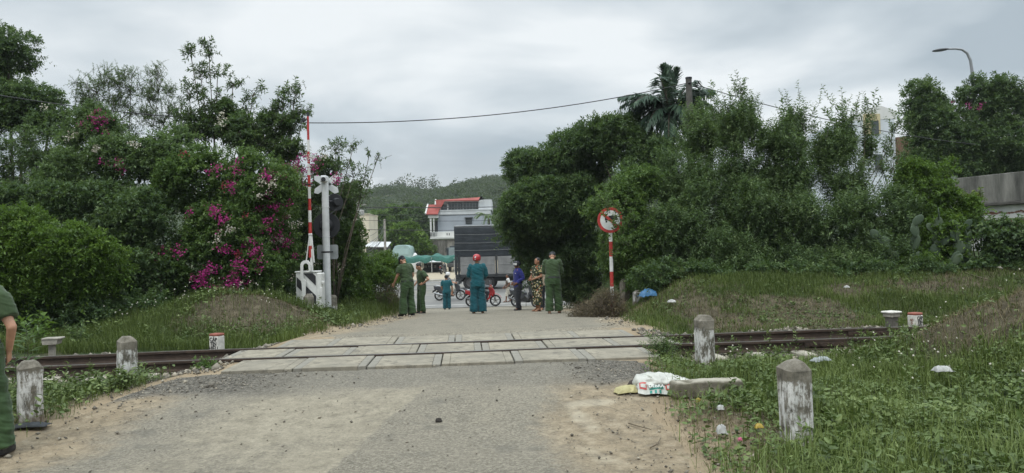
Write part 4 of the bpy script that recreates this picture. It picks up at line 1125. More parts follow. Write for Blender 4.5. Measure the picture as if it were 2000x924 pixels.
# trees behind the wall on the right
shrub('garden_tree', 'dark dense tree behind the stained wall, left of the street lamp', 'tree',
      G((1800, 195, 44, 46, 33), (1792, 260, 34, 60, 33), (1830, 260, 50, 70, 32.5), (1800, 320, 60, 40, 32.5)), 'dark', dens=9.5, sl=.6, nl=14, leaf=(.14, .065), seed=50, base=(17.5, 33, 2.0), trunk=(.15,), twigs=False, group='trees behind the wall')
shrub('garden_tree', 'dark wide tree with a few magenta flowers, under the street lamp', 'tree',
      G((1915, 190, 52, 44, 33), (1960, 210, 50, 60, 32.5), (1890, 260, 52, 60, 32.5), (1960, 280, 56, 52, 32), (2040, 230, 60, 80, 33), (1890, 318, 55, 34, 32), (1975, 315, 60, 34, 32)), 'dark', dens=9.5, sl=.6, nl=14, leaf=(.14, .065), seed=51, base=(21.5, 33, 2.2), trunk=(.15,), twigs=False, group='trees behind the wall',
      blossoms=[('pink_blossoms', 'pink', [(1893, 206, 16, 50), (1912, 212, 12, 30)])])
# prickly pear
CACT = leaf_mat('cactus_pad', (.035, .058, .034), (.055, .082, .048), (.085, .115, .065), 0.0, .6, .3)
p = gnd(1872, 545); p = Vector((p.x + .1, 17.5, hz(p.x + .1, 17.5)))
r = thing('prickly_pear', 'grey green prickly pear cactus among the shrubs left of the wall', 'cactus', p)
g = np.random.default_rng(5)
def pad(c, ang, rz, sx, sz_):
    m = MB(); Mx = Matrix.Rotation(rz, 3, 'Z') @ Matrix.Rotation(ang, 3, 'Y')
    m.sphere(Vector(c) + Mx @ Vector((0, 0, sz_*.95)), (sx, .018, sz_), 14, 10, 0, Mx)
    o = m.build('pad', CACT, r, smooth=True)
    a = o.data.attributes.new('tint', 'FLOAT', 'POINT'); a.data.foreach_set('value', np.full(len(m.v), g.uniform(.2, .9), np.float32))
    return Vector(c) + Mx @ Vector((0, 0, sz_*1.85))
for x0 in (-.5, -.25, .05, .3, .6):
    c = Vector((x0, g.uniform(-.2, .2), .0))
    for k in range(4):
        c2 = pad(c, g.normal(0, .5), g.normal(.2, .9), g.uniform(.10, .15), g.uniform(.14, .20))
        if g.random() < .7: pad(c2 - Vector((0, 0, .03)), g.choice((-1, 1))*g.uniform(.5, .9), g.normal(0, .5), .10, .16)
        c = c2 - Vector((0, 0, .04))
# coconut palm
d = 25.0
tp_ = at(1308, 232, d); bz_ = hz(tp_.x + .3, d)
r = thing('palm_tree', 'dark palm with an upright spear of fronds above the thicket', 'palm tree', (tp_.x, d, bz_))
hh = tp_.z - bz_
m = MB(); m.tube([(.25, 0, -.2), (.15, 0, hh*.4), (.03, 0, hh*.8), (0, 0, hh)], [.16, .13, .12, .11], 12); m.build('trunk', simple('palm_trunk', (.17, .16, .13), .9, .3, 9, bump=.5), r, smooth=True)
g = np.random.default_rng(12)
k = 1/ppm(d)
fr = [(-6, -105, .05, 0), (6, -104, .05, .2), (-16, -98, .1, -.3), (-100, -40, .9, -.3), (-78, -22, 1.2, -.8), (-110, 10, 1.3, .3), (92, -55, .9, .3), (75, -45, .8, -.6), (70, -5, 1.2, .5), (40, -60, .5, -.9), (-50, -58, .6, .8), (25, 15, 1.4, -.9), (-55, 25, 1.4, -.7), (-30, 30, 1.3, .6), (50, 32, 1.4, .2), (0, -100, .1, .3), (12, -92, .1, -.3), (-95, -25, 1.0, -.2), (-88, -8, 1.2, .4), (60, -50, .8, .2), (85, -25, 1.0, .3), (-65, -45, .8, .1), (35, 40, 1.3, .7), (-15, 45, 1.2, -.8), (-80, 35, 1.3, -.3), (85, 22, 1.3, -.2), (15, -70, .5, .8), (-30, -70, .5, -.8)]
for (dx_, dy_, dr, yv) in fr:
    e = Vector((dx_*k, yv*1.2, -dy_*k)); Lf = e.length
    ctrl = Vector((e.x*.45, e.y*.45, e.z*.6 + dr*.75))
    nn = 46 if dr > .2 else 60
    tt = np.linspace(.10, 1, nn)[:, None]
    e_, c_ = np.array(e), np.array(ctrl)
    pts = 2*tt*(1-tt)*c_ + tt**2*e_
    tg = norm(2*(1-2*tt)*c_ + 2*tt*e_)
    sd = norm(np.cross(tg, np.array([0, 0.25, 1.0]) if dr > .2 else np.array([0, 1.0, .2])))
    pts = pts + np.array([0, 0, hh])
    m = MB(); m.tube([Vector(q) for q in np.vstack([[0, 0, hh], pts[::5]])], list(np.linspace(.035, .008, len(pts[::5]) + 1)), 5)
    P = np.repeat(pts, 2, 0); sg = np.tile([1.0, -1.0], nn)[:, None]
    D = norm(np.repeat(sd, 2, 0)*sg*(.75 if dr > .2 else .22) + np.repeat(tg, 2, 0)*.75 + np.array([0, 0, -.45 if dr > .2 else 0]) + g.normal(0, .12, (2*nn, 3)))
    N = norm(np.array([0, -.4, .8]) + g.normal(0, .35, (2*nn, 3)))
    ll = np.repeat(.25 + .5*np.sin(np.clip(tt[:, 0]*1.05, 0, 1)*math.pi)**.6, 2)*g.uniform(.85, 1.1, 2*nn)*(.9 if dr > .2 else .6)
    V, F = leaf_quads(P, D, N, ll, np.full(2*nn, .075), droop=.3)
    o = mesh_np('frond', V, [F], LEAF['palm'], r, attrs={'tint': np.repeat(np.clip(g.normal(.45, .2, 2*nn), 0, 1), 4)})
    m.build('midrib', BARK, o)

# ---------------- ground cover: grass, creepers, weeds, flowers
def density(x, y):
    ed = np.maximum(xl(y) - x, x - xr(y)); yy = y - TS*x
    k = sst(.0, .5, ed + .3*fbm(x*1.7, y*1.7, seed=5))
    k = k*(1 - sst(9.15, 9.45, yy)*(1 - sst(12.25, 12.5, yy))*.985)
    k = k*(1 - .97*np.exp(-((x - KX)/.40)**4 - ((y - KY + .16)/.24)**4))
    return k
KX, KY = gnd(1385, 778).x, gnd(1385, 778).y + .1
def barren(x, y):
    return np.clip(np.exp(-((x + 5.25)/1.3)**4 - ((y - 14.7)/1.15)**4)*1.0 + 1.1*sst(4.3, 5.2, x)*np.exp(-((y - 8.9)/1.15)**4) + .9*np.exp(-((x - 1.75)/.35)**2 - ((y - 6.2)/.7)**2) + 1.4*np.clip(fbm(x*.55, y*.55, seed=88) - .12, 0, 1), 0, .94)
def carpet(name, n, box, Lr, Wr, mat, seed, keepf, lean=.5, wid=1):
    g = np.random.default_rng(seed)
    x, y = g.uniform(box[0], box[1], n), g.uniform(box[2], box[3], n)
    k = g.random(n) < keepf(x, y)
    x, y = x[k], y[k]; n = len(x)
    P = np.stack([x, y, HT(x, y) - .01], -1)
    clump = .6 + .8*np.clip(.5 + fbm(x*1.4, y*1.4, seed=seed), 0, 1)
    V, F4, F3 = blades(g, P, g.uniform(*Lr, n)*clump, g.uniform(*Wr, n), lean)
    T = np.clip(.42 + .35*fbm(x*.9, y*.9, seed=seed + 1) + g.normal(0, .16, n) + .28*(1 - sst(4.6, 6.6, y))*(x > 0) - .14*(y > 12), 0, 1)
    return tag(mesh_np(name, V, [F4, F3], LEAF[mat], attrs={'tint': np.repeat(T, 5)}), kind='stuff')
carpet('grass', 95000, (1.2, 7.5, 3.0, 9.5), (.07, .24), (.004, .009), 'grass', 11, lambda x, y: density(x, y)*np.clip(.45 + 1.3*fbm(x*.8, y*.8, seed=90) + .5*(1 - sst(4.2, 6.2, y)), .05, 1)*(1 - barren(x, y)), .7)
carpet('grass', 22000, (-8.5, -3.8, 3.5, 9.8), (.06, .20), (.004, .008), 'grass', 12, lambda x, y: density(x, y)*np.clip(.6 + 1.0*fbm(x*.9, y*.9, seed=91), .05, 1), .7)
carpet('bank_grass', 120000, (1.9, 14, 12.3, 18.5), (.05, .19), (.006, .011), 'grass', 13, lambda x, y: density(x, y)*(1 - .92*np.clip(2.6*fbm(x*.7, y*.9, seed=92) + .08, 0, 1)), .6)
carpet('bank_grass', 100000, (-12, -3.2, 12.2, 19.5), (.08, .28), (.006, .011), 'grass', 14, lambda x, y: density(x, y)*(1 - barren(x, y)), .6)
carpet('bank_grass', 20000, (-6, -3.0, 19, 27), (.12, .34), (.008, .013), 'grass', 15, lambda x, y: density(x, y), .6)
carpet('dry_straw', 15000, (-7.2, -3.4, 13.0, 17.0), (.02, .09), (.005, .010), 'straw', 16, lambda x, y: .7*barren(x, y), 1.4)
carpet('dry_straw', 22000, (4.2, 9, 7.6, 10.4), (.03, .12), (.004, .008), 'straw', 17, lambda x, y: .85*barren(x, y), 1.5)
carpet('dry_straw', 5000, (1.3, 2.4, 5.0, 7.2), (.02, .09), (.003, .006), 'straw', 171, lambda x, y: .8*barren(x, y), 1.6)
carpet('dry_straw', 26000, (1.8, 14, 12.4, 17.5), (.04, .14), (.005, .010), 'straw', 18, lambda x, y: density(x, y)*np.clip(2.6*fbm(x*.7, y*.9, seed=92) + .08, .1, .95), 1.3)
carpet('dry_straw', 9000, (-9, 8, 3, 19), (.04, .16), (.003, .006), 'straw', 19, lambda x, y: .6*density(x, y)*(1 - sst(.4, 1.0, np.maximum(xl(y) - x, x - xr(y)))), 1.2)
# dry grass heap at the foot of the sign
def heap(n, c, r, h, seed, name, label):
    g = np.random.default_rng(seed)
    u = norm(g.normal(0, 1, (n, 3))); u[:, 2] = np.abs(u[:, 2])
    P = np.array(c) + u*np.array((r, r*.8, h))*g.uniform(.3, 1, (n, 1))**.5
    D = norm(u*.5 + g.normal(0, .7, (n, 3)) + np.array([0, 0, .25]))
    V, F = shoot_stems(P - D*.15, D, g.uniform(.2, .55, n), .0035, .3)
    root = thing(name, label, 'dry brush', (c[0], c[1], hz(c[0], c[1])))
    mesh_np('twigs', V - np.array(root.location), [F], DRYTWIG, root)
    k = g.random(n) < .5
    V, F, T = grow_shoots(g, P[k] - D[k]*.15, D[k], g.uniform(.2, .45, k.sum()), 6, .07, .014, .3)
    mesh_np('withered_leaves', V - np.array(root.location), [F], LEAF['straw'], root, attrs={'tint': T})
p = at(1155, 600, 17.6); heap(700, (p.x, 17.6, hz(p.x, 17.6)), .55, .42, 1, 'dry_brush', 'brown heap of dry grass at the road edge, left of the sign pole')
p = at(1190, 600, 16.8); heap(800, (p.x, 17.0, hz(p.x, 17.0)), .42, .72, 2, 'dry_brush', 'tall tangle of dry twigs around the foot of the sign pole')
# broad leaved creepers on the near right slope
def creepers(name, n, box, seed, keepf, leaf=(.05, .036), hgt=.14, mat='weed'):
    g = np.random.default_rng(seed)
    x, y = g.uniform(box[0], box[1], n), g.uniform(box[2], box[3], n)
    k = g.random(n) < keepf(x, y); x, y = x[k], y[k]; n = len(x)
    hill = np.clip(.55 + 1.0*fbm(x*1.2, y*1.2, seed=seed + 2), .08, 1.5)
    z = HT(x, y) + hgt*hill*g.uniform(.25, 1.1, n)
    P = np.stack([x, y, z], -1)
    th = g.uniform(0, 6.28, n)
    D = np.stack([np.cos(th), np.sin(th), g.normal(-.05, .3, n)], -1)
    N = norm(np.array([0, -.15, 1.0]) + g.normal(0, .38, (n, 3)))
    s_ = g.uniform(.55, 1.3, n)
    V, F = leaf_hex(P, D, N, leaf[0]*s_, leaf[1]*s_)
    T = np.clip(.40 + .45*fbm(x*1.1, y*1.1, seed=seed + 3) + g.normal(0, .14, n), 0, 1)
    return tag(mesh_np(name, V, [F], LEAF[mat], attrs={'tint': np.repeat(T, 6)}), kind='stuff')
creepers('creepers', 48000, (1.4, 8.0, 3.2, 9.6), 21, lambda x, y: density(x, y)*np.clip(.75 + 1.2*fbm(x*.8 + 3, y*.8, seed=93), .08, 1)*(1 - barren(x, y)))
creepers('creepers', 14000, (-8.0, -4.0, 4.5, 9.7), 22, lambda x, y: density(x, y)*np.clip(.45 + 1.2*fbm(x*.8 + 3, y*.8, seed=94), .03, 1), hgt=.18)
creepers('bank_creepers', 26000, (2.2, 13, 12.6, 18.0), 23, lambda x, y: density(x, y)*np.clip(.15 + 1.4*fbm(x*.8 + 3, y*.8, seed=95), .02, 1), leaf=(.05, .034), hgt=.07)
creepers('bank_creepers', 26000, (-11, -3.6, 12.5, 18.0), 24, lambda x, y: density(x, y)*np.clip(.3 + 1.4*fbm(x*.8 + 3, y*.8, seed=96), .02, 1)*(1 - barren(x, y)), leaf=(.075, .05), hgt=.25)
# upright weeds in clumps
def weeds(name, n, box, seed, keepf, h=(.15, .38), nl=12, leaf=(.065, .026), mat='weed', hexl=False):
    g = np.random.default_rng(seed)
    x, y = g.uniform(box[0], box[1], n), g.uniform(box[2], box[3], n)
    k = g.random(n) < keepf(x, y); x, y = x[k], y[k]; n = len(x)
    O = np.stack([x, y, HT(x, y)], -1)
    D = norm(np.array([0, 0, 1.0]) + g.normal(0, .38, (n, 3)))
    Ls = g.uniform(*h, n)
    V, F, T = grow_shoots(g, O, D, Ls, nl, leaf[0], leaf[1], .15, hexl=hexl)
    return tag(mesh_np(name, V, [F], LEAF[mat], attrs={'tint': T}), kind='stuff')
weeds('weeds', 1500, (1.6, 7.5, 4.2, 9.7), 31, lambda x, y: density(x, y)*np.clip(.3 + 1.6*fbm(x*.9, y*.9, seed=97), .02, 1)*(1 - barren(x, y)), hexl=True)
weeds('weeds', 900, (-7.5, -4.2, 6.0, 9.9), 32, lambda x, y: density(x, y)*np.clip(.5 + 1.6*fbm(x*.9, y*.9, seed=98), .05, 1), h=(.15, .45), hexl=True)
weeds('bank_weeds', 2600, (-12, -3.4, 12.6, 20), 33, lambda x, y: density(x, y)*(1 - barren(x, y))*(.25 + .75*sst(-7.2, -6.2, x))*np.clip(.4 + 1.6*fbm(x*.9, y*.9, seed=99), .05, 1), h=(.2, .55))
weeds('bank_weeds', 900, (2.2, 13, 13.2, 17.0), 34, lambda x, y: density(x, y)*np.clip(.2 + 1.6*fbm(x*.9, y*.9, seed=109), .0, 1), h=(.08, .22))
weeds('track_weeds', 260, (2.0, 7, 9.4, 11.6), 35, lambda x, y: .5 + 0*x, h=(.12, .3))
# single plants one can point at
def plant(name, label, px, py, h, n, seed, mat='weed', leaf=(.07, .02), nl=16, spread=.3, d=None):
    p = gnd(px, py) if d is None else Vector((at(px, py, d).x, d, 0)); B = np.array((p.x, p.y, hz(p.x, p.y)))
    g = np.random.default_rng(seed)
    O = np.zeros((n, 3)) + g.normal(0, .03, (n, 3)); O[:, 2] = -.02
    D = norm(np.array([0, 0, 1.0]) + g.normal(0, spread, (n, 3)))
    Ls = h*g.uniform(.6, 1.05, n)
    root = thing(name, label, 'plant', tuple(B))
    V, F, T = grow_shoots(g, O, D, Ls, nl, leaf[0], leaf[1], .1)
    mesh_np('leaves', V, [F], LEAF[mat], root, attrs={'tint': T})
    V, F = shoot_stems(O, D, Ls, .004, .1); mesh_np('stems', V, [F], TWIG, root)
plant('feathery_weed', 'bushy feathery weed at the right end of the crossing slabs', 1292, 702, .42, 46, 1, 'grey', (.05, .012), 26, .42)
plant('feathery_weed', 'small leafy weed beside the white sack', 1310, 690, .30, 20, 2, 'weed', (.05, .018), 16, .4)
plant('tall_weed', 'tall pointed weed behind the guide post at the left edge', 42, 735, .95, 6, 3, 'grey', (.16, .022), 22, .14, d=8.4)
plant('tall_weed', 'broad leaved weed growing behind the left rail near the pedestal', 75, 690, .85, 12, 4, 'bright', (.12, .08), 12, .35, d=12.9)
plant('tall_weed', 'withered reddish stalk in front of the left rail', 208, 690, .30, 1, 5, 'straw', (.03, .008), 8, .05, d=10.0)
plant('feathery_weed', 'ferny weed clump on the ballast left of the flaking post', 150, 668, .55, 22, 6, 'grey', (.07, .018), 20, .4, d=13.2)
plant('leafy_weed', 'dark leafy weed clump hugging the flaking post', 240, 775, .34, 24, 7, 'weed', (.08, .035), 10, .5, d=8.3)
plant('leafy_weed', 'low weed tuft at the left end of the crossing slabs', 400, 720, .22, 26, 8, 'mid', (.05, .025), 10, .6)
# tiny flowers
def flowers(name, n, box, seed, keepf, size, hgt):
    g = np.random.default_rng(seed)
    x, y = g.uniform(box[0], box[1], n), g.uniform(box[2], box[3], n)
    k = g.random(n) < keepf(x, y); x, y = x[k], y[k]; n = len(x)
    C = np.stack([x, y, HT(x, y) + g.uniform(*hgt, n)], -1)
    P = np.repeat(C, 5, 0); th = np.tile(np.arange(5)*1.2566, n) + np.repeat(g.uniform(0, 6, n), 5)
    nv_ = np.repeat(norm(np.array([0, -.7, .7]) + g.normal(0, .3, (n, 3))), 5, 0)
    a = norm(np.cross(nv_, np.array([1.0, .1, .2]))); b = np.cross(nv_, a)
    D = a*np.cos(th)[:, None] + b*np.sin(th)[:, None]
    V, F = leaf_quads(P, D, nv_, np.full(5*n, size), np.full(5*n, size*.7))
    tag(mesh_np(name, V, [F], LEAF['white'], attrs={'tint': np.full(len(V), .7)}), kind='stuff')
    Sv, Sf = shoot_stems(np.stack([x, y, HT(x, y)], -1), np.tile([0, 0, 1.0], (n, 1)), C[:, 2] - HT(x, y), .002, 0)
    tag(mesh_np('flower_stems', Sv, [Sf], TWIG), kind='stuff')
flowers('wildflowers', 300, (2.2, 8, 6.8, 9.8), 41, lambda x, y: density(x, y)*np.clip(.3 + 1.5*fbm(x*.9, y*.9, seed=101), 0, 1), .013, (.12, .34))
flowers('wildflowers', 230, (-8, -4.6, 14.2, 17.5), 42, lambda x, y: np.clip(.5 + 1.5*fbm(x*.9, y*.9, seed=102), 0, 1), .014, (.2, .45))
flowers('wildflowers', 50, (-7, -4.4, 5, 9.8), 43, lambda x, y: density(x, y), .012, (.15, .35))
# ================================================================== beyond the main road
def HZN(px): return 490 - .0253*(px - 1000)
class Facade:
    """metres from photograph pixels on a plane d metres away, relative to a base point"""
    def __init__(s, d, px0, z0):
        s.d = d; s.k = d/FPX; s.x0 = at(px0, 480, d).x; s.z0 = z0; s.px0 = px0
    def x(s, px): return (px - s.px0)*s.k
    def z(s, px, py): return at(px, py, s.d).z - s.z0
    def box(s, m, x0, x1, y0, y1, f, b, mi=0, bev=.0):
        """pixel rectangle, from f to b metres behind the plane"""
        xm = (x0 + x1)/2
        za, zb = s.z(xm, y0), s.z(xm, y1)
        m.box(((s.x(x0) + s.x(x1))/2, (f + b)/2, (za + zb)/2), (abs(s.x(x1) - s.x(x0)), b - f, abs(za - zb)), m=mi, bev=bev)
GREYW = simple('grey_house_wall', (.34, .37, .41), .85, .08, .7)
LIGHTW = simple('light_house_wall', (.55, .57, .58), .85, .1, .7)
WHITEW = simple('white_house_wall', (.66, .66, .63), .85, .08, .7)
STAIN = None
t = NT('stained_concrete'); v = t.tex()
mp = t.n('ShaderNodeMapping'); mp.inputs['Scale'].default_value = (1, 1, .18); t.l(v, mp.inputs[0])
c = t.ramp(t.noise(1.6, 6, .7, mp.outputs[0]), [(.34, (.05, .05, .045)), (.52, (.15, .146, .13)), (.72, (.28, .268, .24))])
c = t.mix(t.ramp(t.noise(.8, 5, .7, v), [(.5, 0.0), (.68, .8)]), c, (.09, .088, .08))
t.bsdf(c, .95, t.bump(t.noise(9, 5, .7, v), .4, .03), spec=.15); STAIN = t.mat
t = NT('red_roof_tile'); v = t.tex()
w = t.n('ShaderNodeTexWave'); w.bands_direction = 'Z'; w.inputs['Scale'].default_value = 1.6; w.inputs['Distortion'].default_value = .3; t.l(v, w.inputs['Vector'])
c = t.ramp(t.noise(1.1, 4, .6, v), [(.3, (.24, .055, .045)), (.7, (.36, .10, .085))])
c = t.mix(t.ramp(w.outputs[0], [(.0, .45), (.25, 0.0)]), c, (.15, .04, .035))
t.bsdf(c, .8, spec=.2); TILE = t.mat
t = NT('window_glass_dark'); v = t.tex()
t.bsdf(t.ramp(t.noise(.8, 3, .5, v), [(.3, (.02, .03, .032)), (.7, (.07, .085, .085))]), .12, spec=.6); GLASS = t.mat
DKM = simple('dark_metal', (.03, .033, .035), .5, .2, 5)

# hill with its wood
hx = np.linspace(-320, 320, 161); hy = np.linspace(125, 520, 80)
HX, HY = np.meshgrid(hx, hy)
def hillz(x, y):
    rg = 27 + 3.5*np.sin(x*.021 + 1.2) + 3.0*fbm(x*.02, y*0 + 3, seed=131) - 4.2*np.exp(-((x + 32)/11)**2) + 3*sst(-30, 60, x) + 12*sst(60, 200, np.abs(x))
    up = sst(128, 350, y)**.85
    return 2.2 + (rg)*up + 2.4*fbm(x*.03, y*.03, seed=133)*up
t = NT('hillside'); v = t.tex()
c = t.ramp(t.noise(.06, 5, .6, v), [(.35, (.030, .045, .024)), (.56, (.055, .072, .036)), (.72, (.125, .125, .066))])
t.bsdf(c, .95, t.bump(t.noise(.9, 5, .7, v), .8, .8), spec=.1)
ii = np.arange(79)[:, None]*161 + np.arange(160)[None]
F = np.stack([ii, ii+1, ii+162, ii+161], -1).reshape(-1, 4)
tag(mesh_np('hill', np.stack([HX, HY, hillz(HX, HY)], -1).reshape(-1, 3), [F], t.mat, smooth=True), kind='structure')
def crown_cloud(g, C, rad, n_each, leaf):
    """many crowns in one cloud of leaf clumps"""
    n = len(C)
    u = norm(g.normal(0, 1, (n, n_each, 3))); u[..., 2] = np.abs(u[..., 2])*1.1 - .25
    P = C[:, None] + u*rad[:, None, :]*(g.uniform(.55, 1.05, (n, n_each, 1)))
    D = norm(u*.6 + g.normal(0, .6, (n, n_each, 3))); N = norm(u + np.array([0, -.2, .8]) + g.normal(0, .4, (n, n_each, 3)))
    s_ = leaf*g.uniform(.6, 1.3, n*n_each)
    V, F = leaf_quads(P.reshape(-1, 3), D.reshape(-1, 3), N.reshape(-1, 3), s_, s_*.7)
    T = np.clip(np.repeat(g.normal(.42, .2, n), n_each) + g.normal(0, .13, n*n_each), 0, 1)
    return V, F, np.repeat(T, 4)
g = np.random.default_rng(201)
n = 3000; x = g.uniform(-130, 40, n); y = 132 + 235*g.random(n)**.8
clear = np.exp(-((x + 50)/14)**2 - ((y - 262)/22)**2) + .5*np.exp(-((x + 62)/10)**2 - ((y - 320)/10)**2)
k = (g.random(n) > clear*1.1) & (np.abs(x/y) < .32); x, y = x[k], y[k]
C = np.stack([x, y, hillz(x, y) + 1.2], -1); rad = np.stack([g.uniform(1.6, 3.4, len(x))]*2 + [g.uniform(1.5, 3.6, len(x))], -1)
V, F, T = crown_cloud(g, C, rad, 110, .62)
tag(mesh_np('hill_wood', V, [F], LEAF['hill'], attrs={'tint': T}), kind='stuff')
# single trees on the skyline
for i, (px, hpx, kind) in enumerate([(706, 26, 'r'), (742, 16, 'r'), (772, 18, 'r'), (781, 20, 's'), (797, 22, 's'), (812, 20, 's'), (824, 22, 's'), (834, 20, 'r'), (850, 24, 's'), (890, 18, 's'), (905, 12, 'r'), (925, 12, 'r'), (944, 12, 'r'), (965, 14, 'r')]):
    y = 352; X = at(px, 380, y).x; z = float(hillz(X, y)); h = hpx*y/FPX*1.7
    labs = {706: 'broad tree crown on the hill crest above the pale pillar house', 742: 'low round tree on the crest, left of the clearing', 772: 'bushy tree on the hill crest above the clearing', 781: 'narrow tree left in the crest row', 797: 'taller narrow tree in the middle of the crest row', 812: 'narrow tree right of the tallest in the crest row', 824: 'narrow feathery tree near the saddle of the crest', 834: 'round tree close to the saddle of the crest', 850: 'tall dark tree at the edge of the saddle, above the red roof', 890: 'lone slim tree right of the saddle of the hill', 905: 'small round tree on the crest above the house ridge', 925: 'small round tree on the crest right of the house ridge', 944: 'small round tree above the gable end of the house', 965: 'round tree on the crest beside the broad tree'}
    root = thing('hill_tree', labs[px], 'tree', (X, y, z), 0, 'trees on the skyline of the hill')
    nn = 220 if kind == 'r' else 130
    u = norm(g.normal(0, 1, (nn, 3))); rr = np.array((h*.55, h*.5, h*.42) if kind == 'r' else (h*.26, h*.26, h*.55))
    P = np.array((0, 0, h*.62)) + u*rr*g.uniform(.35, 1.1, (nn, 1))
    s_ = np.full(nn, 1.05)*g.uniform(.6, 1.3, nn)
    V, F = leaf_quads(P, norm(u + g.normal(0, .6, (nn, 3))), norm(np.array([0, -.3, 1]) + g.normal(0, .6, (nn, 3))), s_, s_*.6)
    mesh_np('crown', V, [F], LEAF['hill'], root, attrs={'tint': np.repeat(np.clip(g.normal(.35, .18, nn), 0, 1), 4)})
    m = MB(); m.tube([(0, 0, -1), (.05, 0, h*.5), (0, 0, h*.9)], [.16, .1, .05], 5); m.build('trunk', BARK, root)
# nearer trees at the foot of the hill
def far_tree(label, lobes, mat, seed, dens=2.2, leaf=(.45, .26), sl=1.2, group='trees at the foot of the hill'):
    c = np.mean([c for c, r in lobes], 0)
    return shrub('leafy_tree', label, 'tree', lobes, mat, dens=dens, sl=sl, nl=12, leaf=leaf, seed=seed, group=group, base=(c[0], c[1], float(HT(c[0], c[1], False))), trunk=(.3,), twigs=False, limbs=4)
far_tree('big round bright green tree left of the red roofed house', G((790, 462, 34, 34, 96), (812, 478, 26, 26, 95), (765, 475, 22, 26, 96)), 'bright', 301)
far_tree('dark tree mass between the pole and the round bright tree', G((745, 440, 26, 30, 104), (725, 455, 26, 34, 102), (770, 425, 28, 22, 106)), 'mid', 302)
far_tree('dark tree left of the house porch', G((822, 430, 18, 26, 118), (838, 450, 12, 20, 117), (810, 410, 22, 14, 120)), 'dark', 303)
far_tree('pale leafy bush in front of the stained retaining wall', G((828, 482, 11, 14, 93), (838, 492, 7, 8, 93)), 'bright', 304, dens=5, leaf=(.3, .16), sl=.7)
far_tree('thin bush hanging on the retaining wall', G((846, 488, 7, 9, 94)), 'grey', 305, dens=5, leaf=(.28, .15), sl=.7)

# retaining wall below the house
d = 100; fc = Facade(d, 860, float(HT(at(860, 480, d).x, d, False)) - .4)
r = thing('retaining_wall', 'grey stained retaining wall below the red roofed house', 'wall', (fc.x0, d, fc.z0))
m = MB(); fc.box(m, 780, 892, 489, 520, 0, .5); fc.box(m, 836, 1000, 468, 520, .12, .6); m.build('wall_panel', STAIN, r)
m = MB(); fc.box(m, 780, 836, 487.6, 489.2, -.06, .56); fc.box(m, 836, 1000, 466.8, 468.3, .06, .66); m.build('coping', STAIN, r)
# the house
d = 112; fc = Facade(d, 856, float(HT(at(856, 470, d).x, d, False)))
r = thing('house', 'grey two storey house with red tiled roofs on the wall behind the truck', 'house', (fc.x0, d, fc.z0))
m = MB(); fc.box(m, 856, 960, 412, 454, 0, 8); m.build('lower_wall', GREYW, r)
m = MB(); fc.box(m, 855, 960, 411, 419, -.10, -.01); fc.box(m, 854.5, 962, 409.5, 411.5, -.16, 8.1); m.build('parapet', LIGHTW, r)
m = MB(); fc.box(m, 843, 889, 452.5, 467.5, -.12, -.01); fc.box(m, 842, 890, 463.5, 466.5, -1.2, -.13); m.build('white_base', WHITEW, r)
for q in (873, 877.3):
    m = MB(); fc.box(m, q, q + 1.7, 455.3, 459.7, -.14, -.08); m.build('vent', DKM, r)
m = MB(); fc.box(m, 861, 937, 391.5, 409.3, 1.2, 7.5); fc.box(m, 936, 962, 389, 409.3, .7, 7.6); m.build('upper_wall', LIGHTW, r)
win = MB(); fc.box(win, 876.5, 936, 393.5, 408.6, 1.10, 1.18); win = win.build('window', GLASS, r)
m = MB()
for q in np.linspace(876.5, 936, 11): fc.box(m, q - .18, q + .18, 393.5, 408.6, 1.05, 1.12)
fc.box(m, 876, 936.5, 396.0, 396.6, 1.05, 1.12); fc.box(m, 904.6, 906, 393, 409, 1.0, 1.13); m.build('frame', simple('steel_frame', (.22, .23, .23), .5), win)
m = MB(); fc.box(m, 862, 874, 398, 409.2, 1.10, 1.19); win = m.build('window', GLASS, r)
m = MB(); fc.box(m, 874, 876, 396.5, 409.4, .9, 1.2); fc.box(m, 860.5, 876, 396.6, 398.2, .9, 1.2); fc.box(m, 859.5, 861.5, 396.5, 409.4, .9, 1.2); m.build('frame', WHITEW, win)
m = MB(); fc.box(m, 910.5, 923, 426, 437.5, -.06, .02); win = m.build('window', GLASS, r)
m = MB()
for q in np.linspace(911, 922.5, 8): fc.box(m, q - .2, q + .2, 426, 437.5, -.10, -.06)
for q in (427.5, 431.5, 435.5): fc.box(m, 910.5, 923, q - .2, q + .2, -.11, -.07)
fc.box(m, 909, 925, 424.6, 426, -.35, -.02); m.build('bars', DKM, win)
def slope(m, pts, th=.16):
    n_ = len(pts); lo = [Vector(p) - Vector((0, 0, th)) for p in pts]
    m.add([Vector(p) for p in pts] + lo, [tuple(range(n_)), tuple(range(n_, 2*n_))[::-1]] + [(i, n_+i, n_+(i+1) % n_, (i+1) % n_) for i in range(n_)])
def fp(px, py, dep): return Vector((fc.x(px), dep, fc.z(px, py)))
m = MB(); slope(m, [fp(853, 391.5, .2), fp(937, 390.2, .2), fp(942, 381, 4), fp(854, 387, 4)]); slope(m, [fp(854, 387, 4.02), fp(942, 381, 4.02), fp(945, 390, 7.8), fp(853, 391.5, 7.8)])
m.build('roof', TILE, r)
m = MB(); slope(m, [fp(851.6, 390.5, .1), fp(868, 390, .1), fp(870, 393.2, -.2), fp(860, 410.5, -.3), fp(853, 410, -.3)], .12)
slope(m, [fp(836, 399, 1.0), fp(861, 398, 1.0), fp(858.5, 418.6, -1.3), fp(834.5, 418.6, -1.3)], .14); m.build('porch_roof', TILE, r)
m = MB()
a, b = fp(836, 398.5, .9), fp(834.5, 418.8, -1.35); m.tube([a, b], .13, 6); a, b = fp(852.8, 389, .3), fp(852.2, 400, -.1); m.tube([a, b], .12, 6)
fc.box(m, 868, 937, 391.8, 393.6, .3, .5); m.build('fascia', WHITEW, r)
